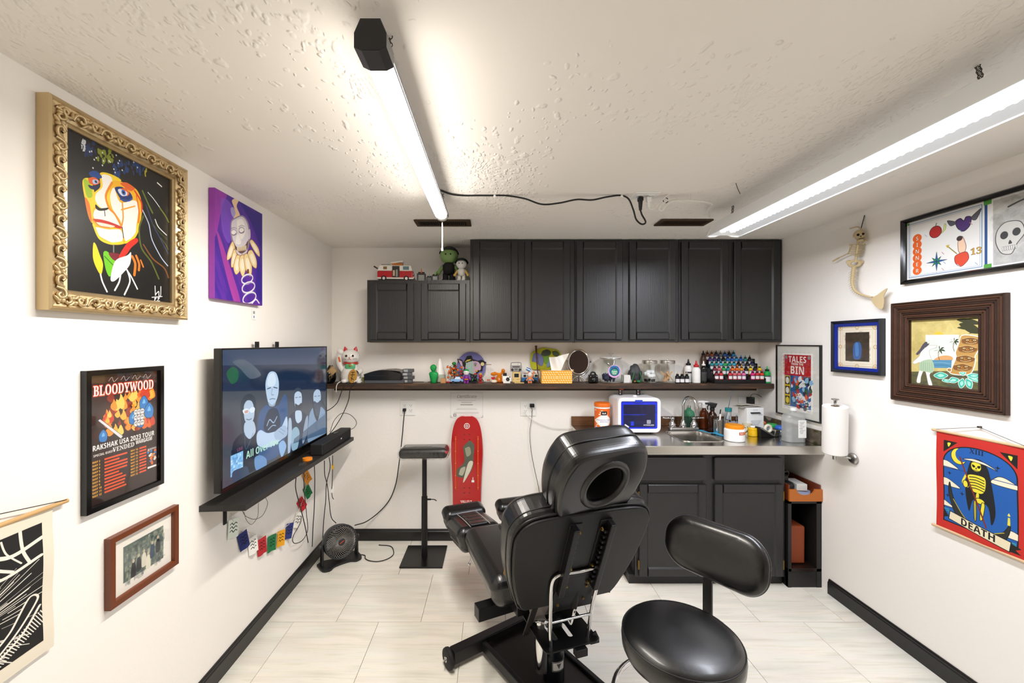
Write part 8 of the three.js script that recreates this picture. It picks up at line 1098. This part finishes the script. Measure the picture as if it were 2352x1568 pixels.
// ---------- cords ----------
const bw = (px, py, o = 0.02) => backW(px, py, o);
function cord(label, pts, r = 0.0028, m = M.cord, group = 'loose cords', seg = 0) { const t = thing('loose_cord', label, 'cord', [0, 0, 0], null, group); part(t, 'cable', tube(pts, r, seg || pts.length * 8, 7), m); return t; }
{
  const o = thing('fan_power_cord', 'black power cord sweeping from the wall outlet down to the fan', 'cord', [0, 0, 0]); part(o, 'cable', tube([bw(929, 944, 0.022), bw(927, 965), bw(924, 1000), bw(917, 1060), bw(908, 1115), bw(893, 1150), bw(868, 1178), bw(842, 1197, 0.06), P(815, 1206, 2.9)], 0.0036, 90, 8), M.cord); part(o, 'plug', box(0.024, 0.022, 0.026, 0.004), M.black, bw(929, 941, 0.022));
  const f = (px, py) => floorP(px, py, 0.004); cord('thin black cord looping on the floor behind the fan', [f(826, 1273), f(838, 1275), f(839, 1282), f(848, 1287), f(868, 1289), f(888, 1284), f(902, 1275), f(904, 1265), f(897, 1254), f(870, 1251)], 0.003);
  const pl = thing('charger_plug', 'black plug with thin cord hanging from the outlet by the splash board', 'plug', [0, 0, 0]); part(pl, 'plug', box(0.034, 0.026, 0.03, 0.004), M.black, bw(1222, 931, 0.025)); part(pl, 'cable', tube([bw(1222, 937, 0.03), bw(1221, 960), bw(1217, 990), bw(1219, 1030), bw(1226, 1070), bw(1236, 1115), bw(1244, 1160)], 0.0018, 60, 6), M.cord);
  cord('white cord running from the outlet to the worktop', [bw(1203, 945, 0.02), bw(1215, 958), bw(1240, 972), bw(1270, 982), bw(1300, 983), bw(1325, 980, 0.05)], 0.0024, M.cordWhite);
  const L = (px, py, o = 0.05) => leftW(px, py, o), C = (px, py, d) => P(px, py, d);
  cord('black cord dropping from the shelf corner behind the television', [C(818, 876, 2.9), C(806, 890, 2.88), C(800, 920, 2.9), C(785, 955, 2.9), C(766, 985, 2.85), C(752, 1002, 2.8)]);
  cord('black cord crossing from the lucky cat down to the television', [C(796, 878, 2.9), C(787, 893, 2.88), C(774, 925, 2.88), C(757, 940, 2.84), C(744, 945, 2.8)]);
  cord('thin black cord loop above the soundbar', [C(758, 992, 2.82), C(768, 965, 2.86), C(785, 949, 2.9), C(804, 952, 2.92), C(819, 970, 2.92), C(813, 982, 2.9), C(800, 987, 2.86)], 0.002);
  cord('white cord hanging over the shelf end', [C(782, 876, 2.89), C(776, 880, 2.885), C(773, 886, 2.88), C(772, 900, 2.89)], 0.003, M.cordWhite);
  cord('black cord hanging straight below the television shelf near the flags', [L(722, 1066, 0.12), L(723, 1100, 0.05), L(722, 1160), L(719, 1210), L(717, 1255, 0.03)]);
  cord('black cord bending below the television shelf beside the red flag', [L(680, 1095, 0.14), L(679, 1120, 0.1), L(690, 1165, 0.06), L(700, 1205, 0.06), L(708, 1246, 0.06)]);
  cord('black cord forming a loop below the television shelf', [L(698, 1085, 0.14), L(699, 1130, 0.08), L(704, 1180), L(706, 1220, 0.03), L(695, 1240, 0.03), L(674, 1246, 0.03), L(672, 1235, 0.03), L(690, 1200, 0.04), L(692, 1185, 0.05)], 0.0022);
  cord('black cord in the bundle falling from the soundbar to the fan', [L(745, 1058, 0.14), L(746, 1090, 0.1), L(752, 1115, 0.08), L(756, 1150, 0.07), L(762, 1190, 0.08), C(772, 1201, 2.85)]);
  cord('black cord in the bundle reaching the baseboard', [L(756, 1050, 0.14), L(758, 1075, 0.1), L(750, 1110, 0.07), L(748, 1150, 0.05), L(744, 1190, 0.04), L(741, 1236, 0.03)]);
  const y = thing('yellow_tag_cord', 'black cord with a yellow tag below the soundbar', 'cord', [0, 0, 0], null, 'loose cords'); part(y, 'cable', tube([L(764, 1046, 0.17), L(764, 1080, 0.16), L(763, 1105, 0.15), L(762, 1125, 0.14), L(763, 1140, 0.13), L(766, 1146, 0.13)], 0.0024, 40, 6), M.cord); part(y, 'tag', box(0.012, 0.03, 0.006, 0.001), col(0xe0b010, 0.5), L(764, 1072, 0.163)); part(y, 'junction', box(0.022, 0.04, 0.016, 0.003), M.white, L(762.5, 1124, 0.14));
  cord('thin grey wire loop hanging below the television shelf', [L(556, 1172, 0.06), L(566, 1186, 0.03), L(586, 1192, 0.03), L(604, 1182, 0.03), L(614, 1160, 0.05), L(610, 1142, 0.1)], 0.0014, col(0x5a5650, 0.5)); cord('second thin grey wire loop below the television shelf', [L(560, 1175, 0.06), L(568, 1197, 0.03), L(578, 1204, 0.03), L(590, 1190, 0.03), L(594, 1155, 0.08)], 0.0012, col(0x5a5650, 0.5));
}
scene.traverse(o => { if (o.isMesh) o.castShadow = o.receiveShadow = true; });
renderer.render(scene, camera);
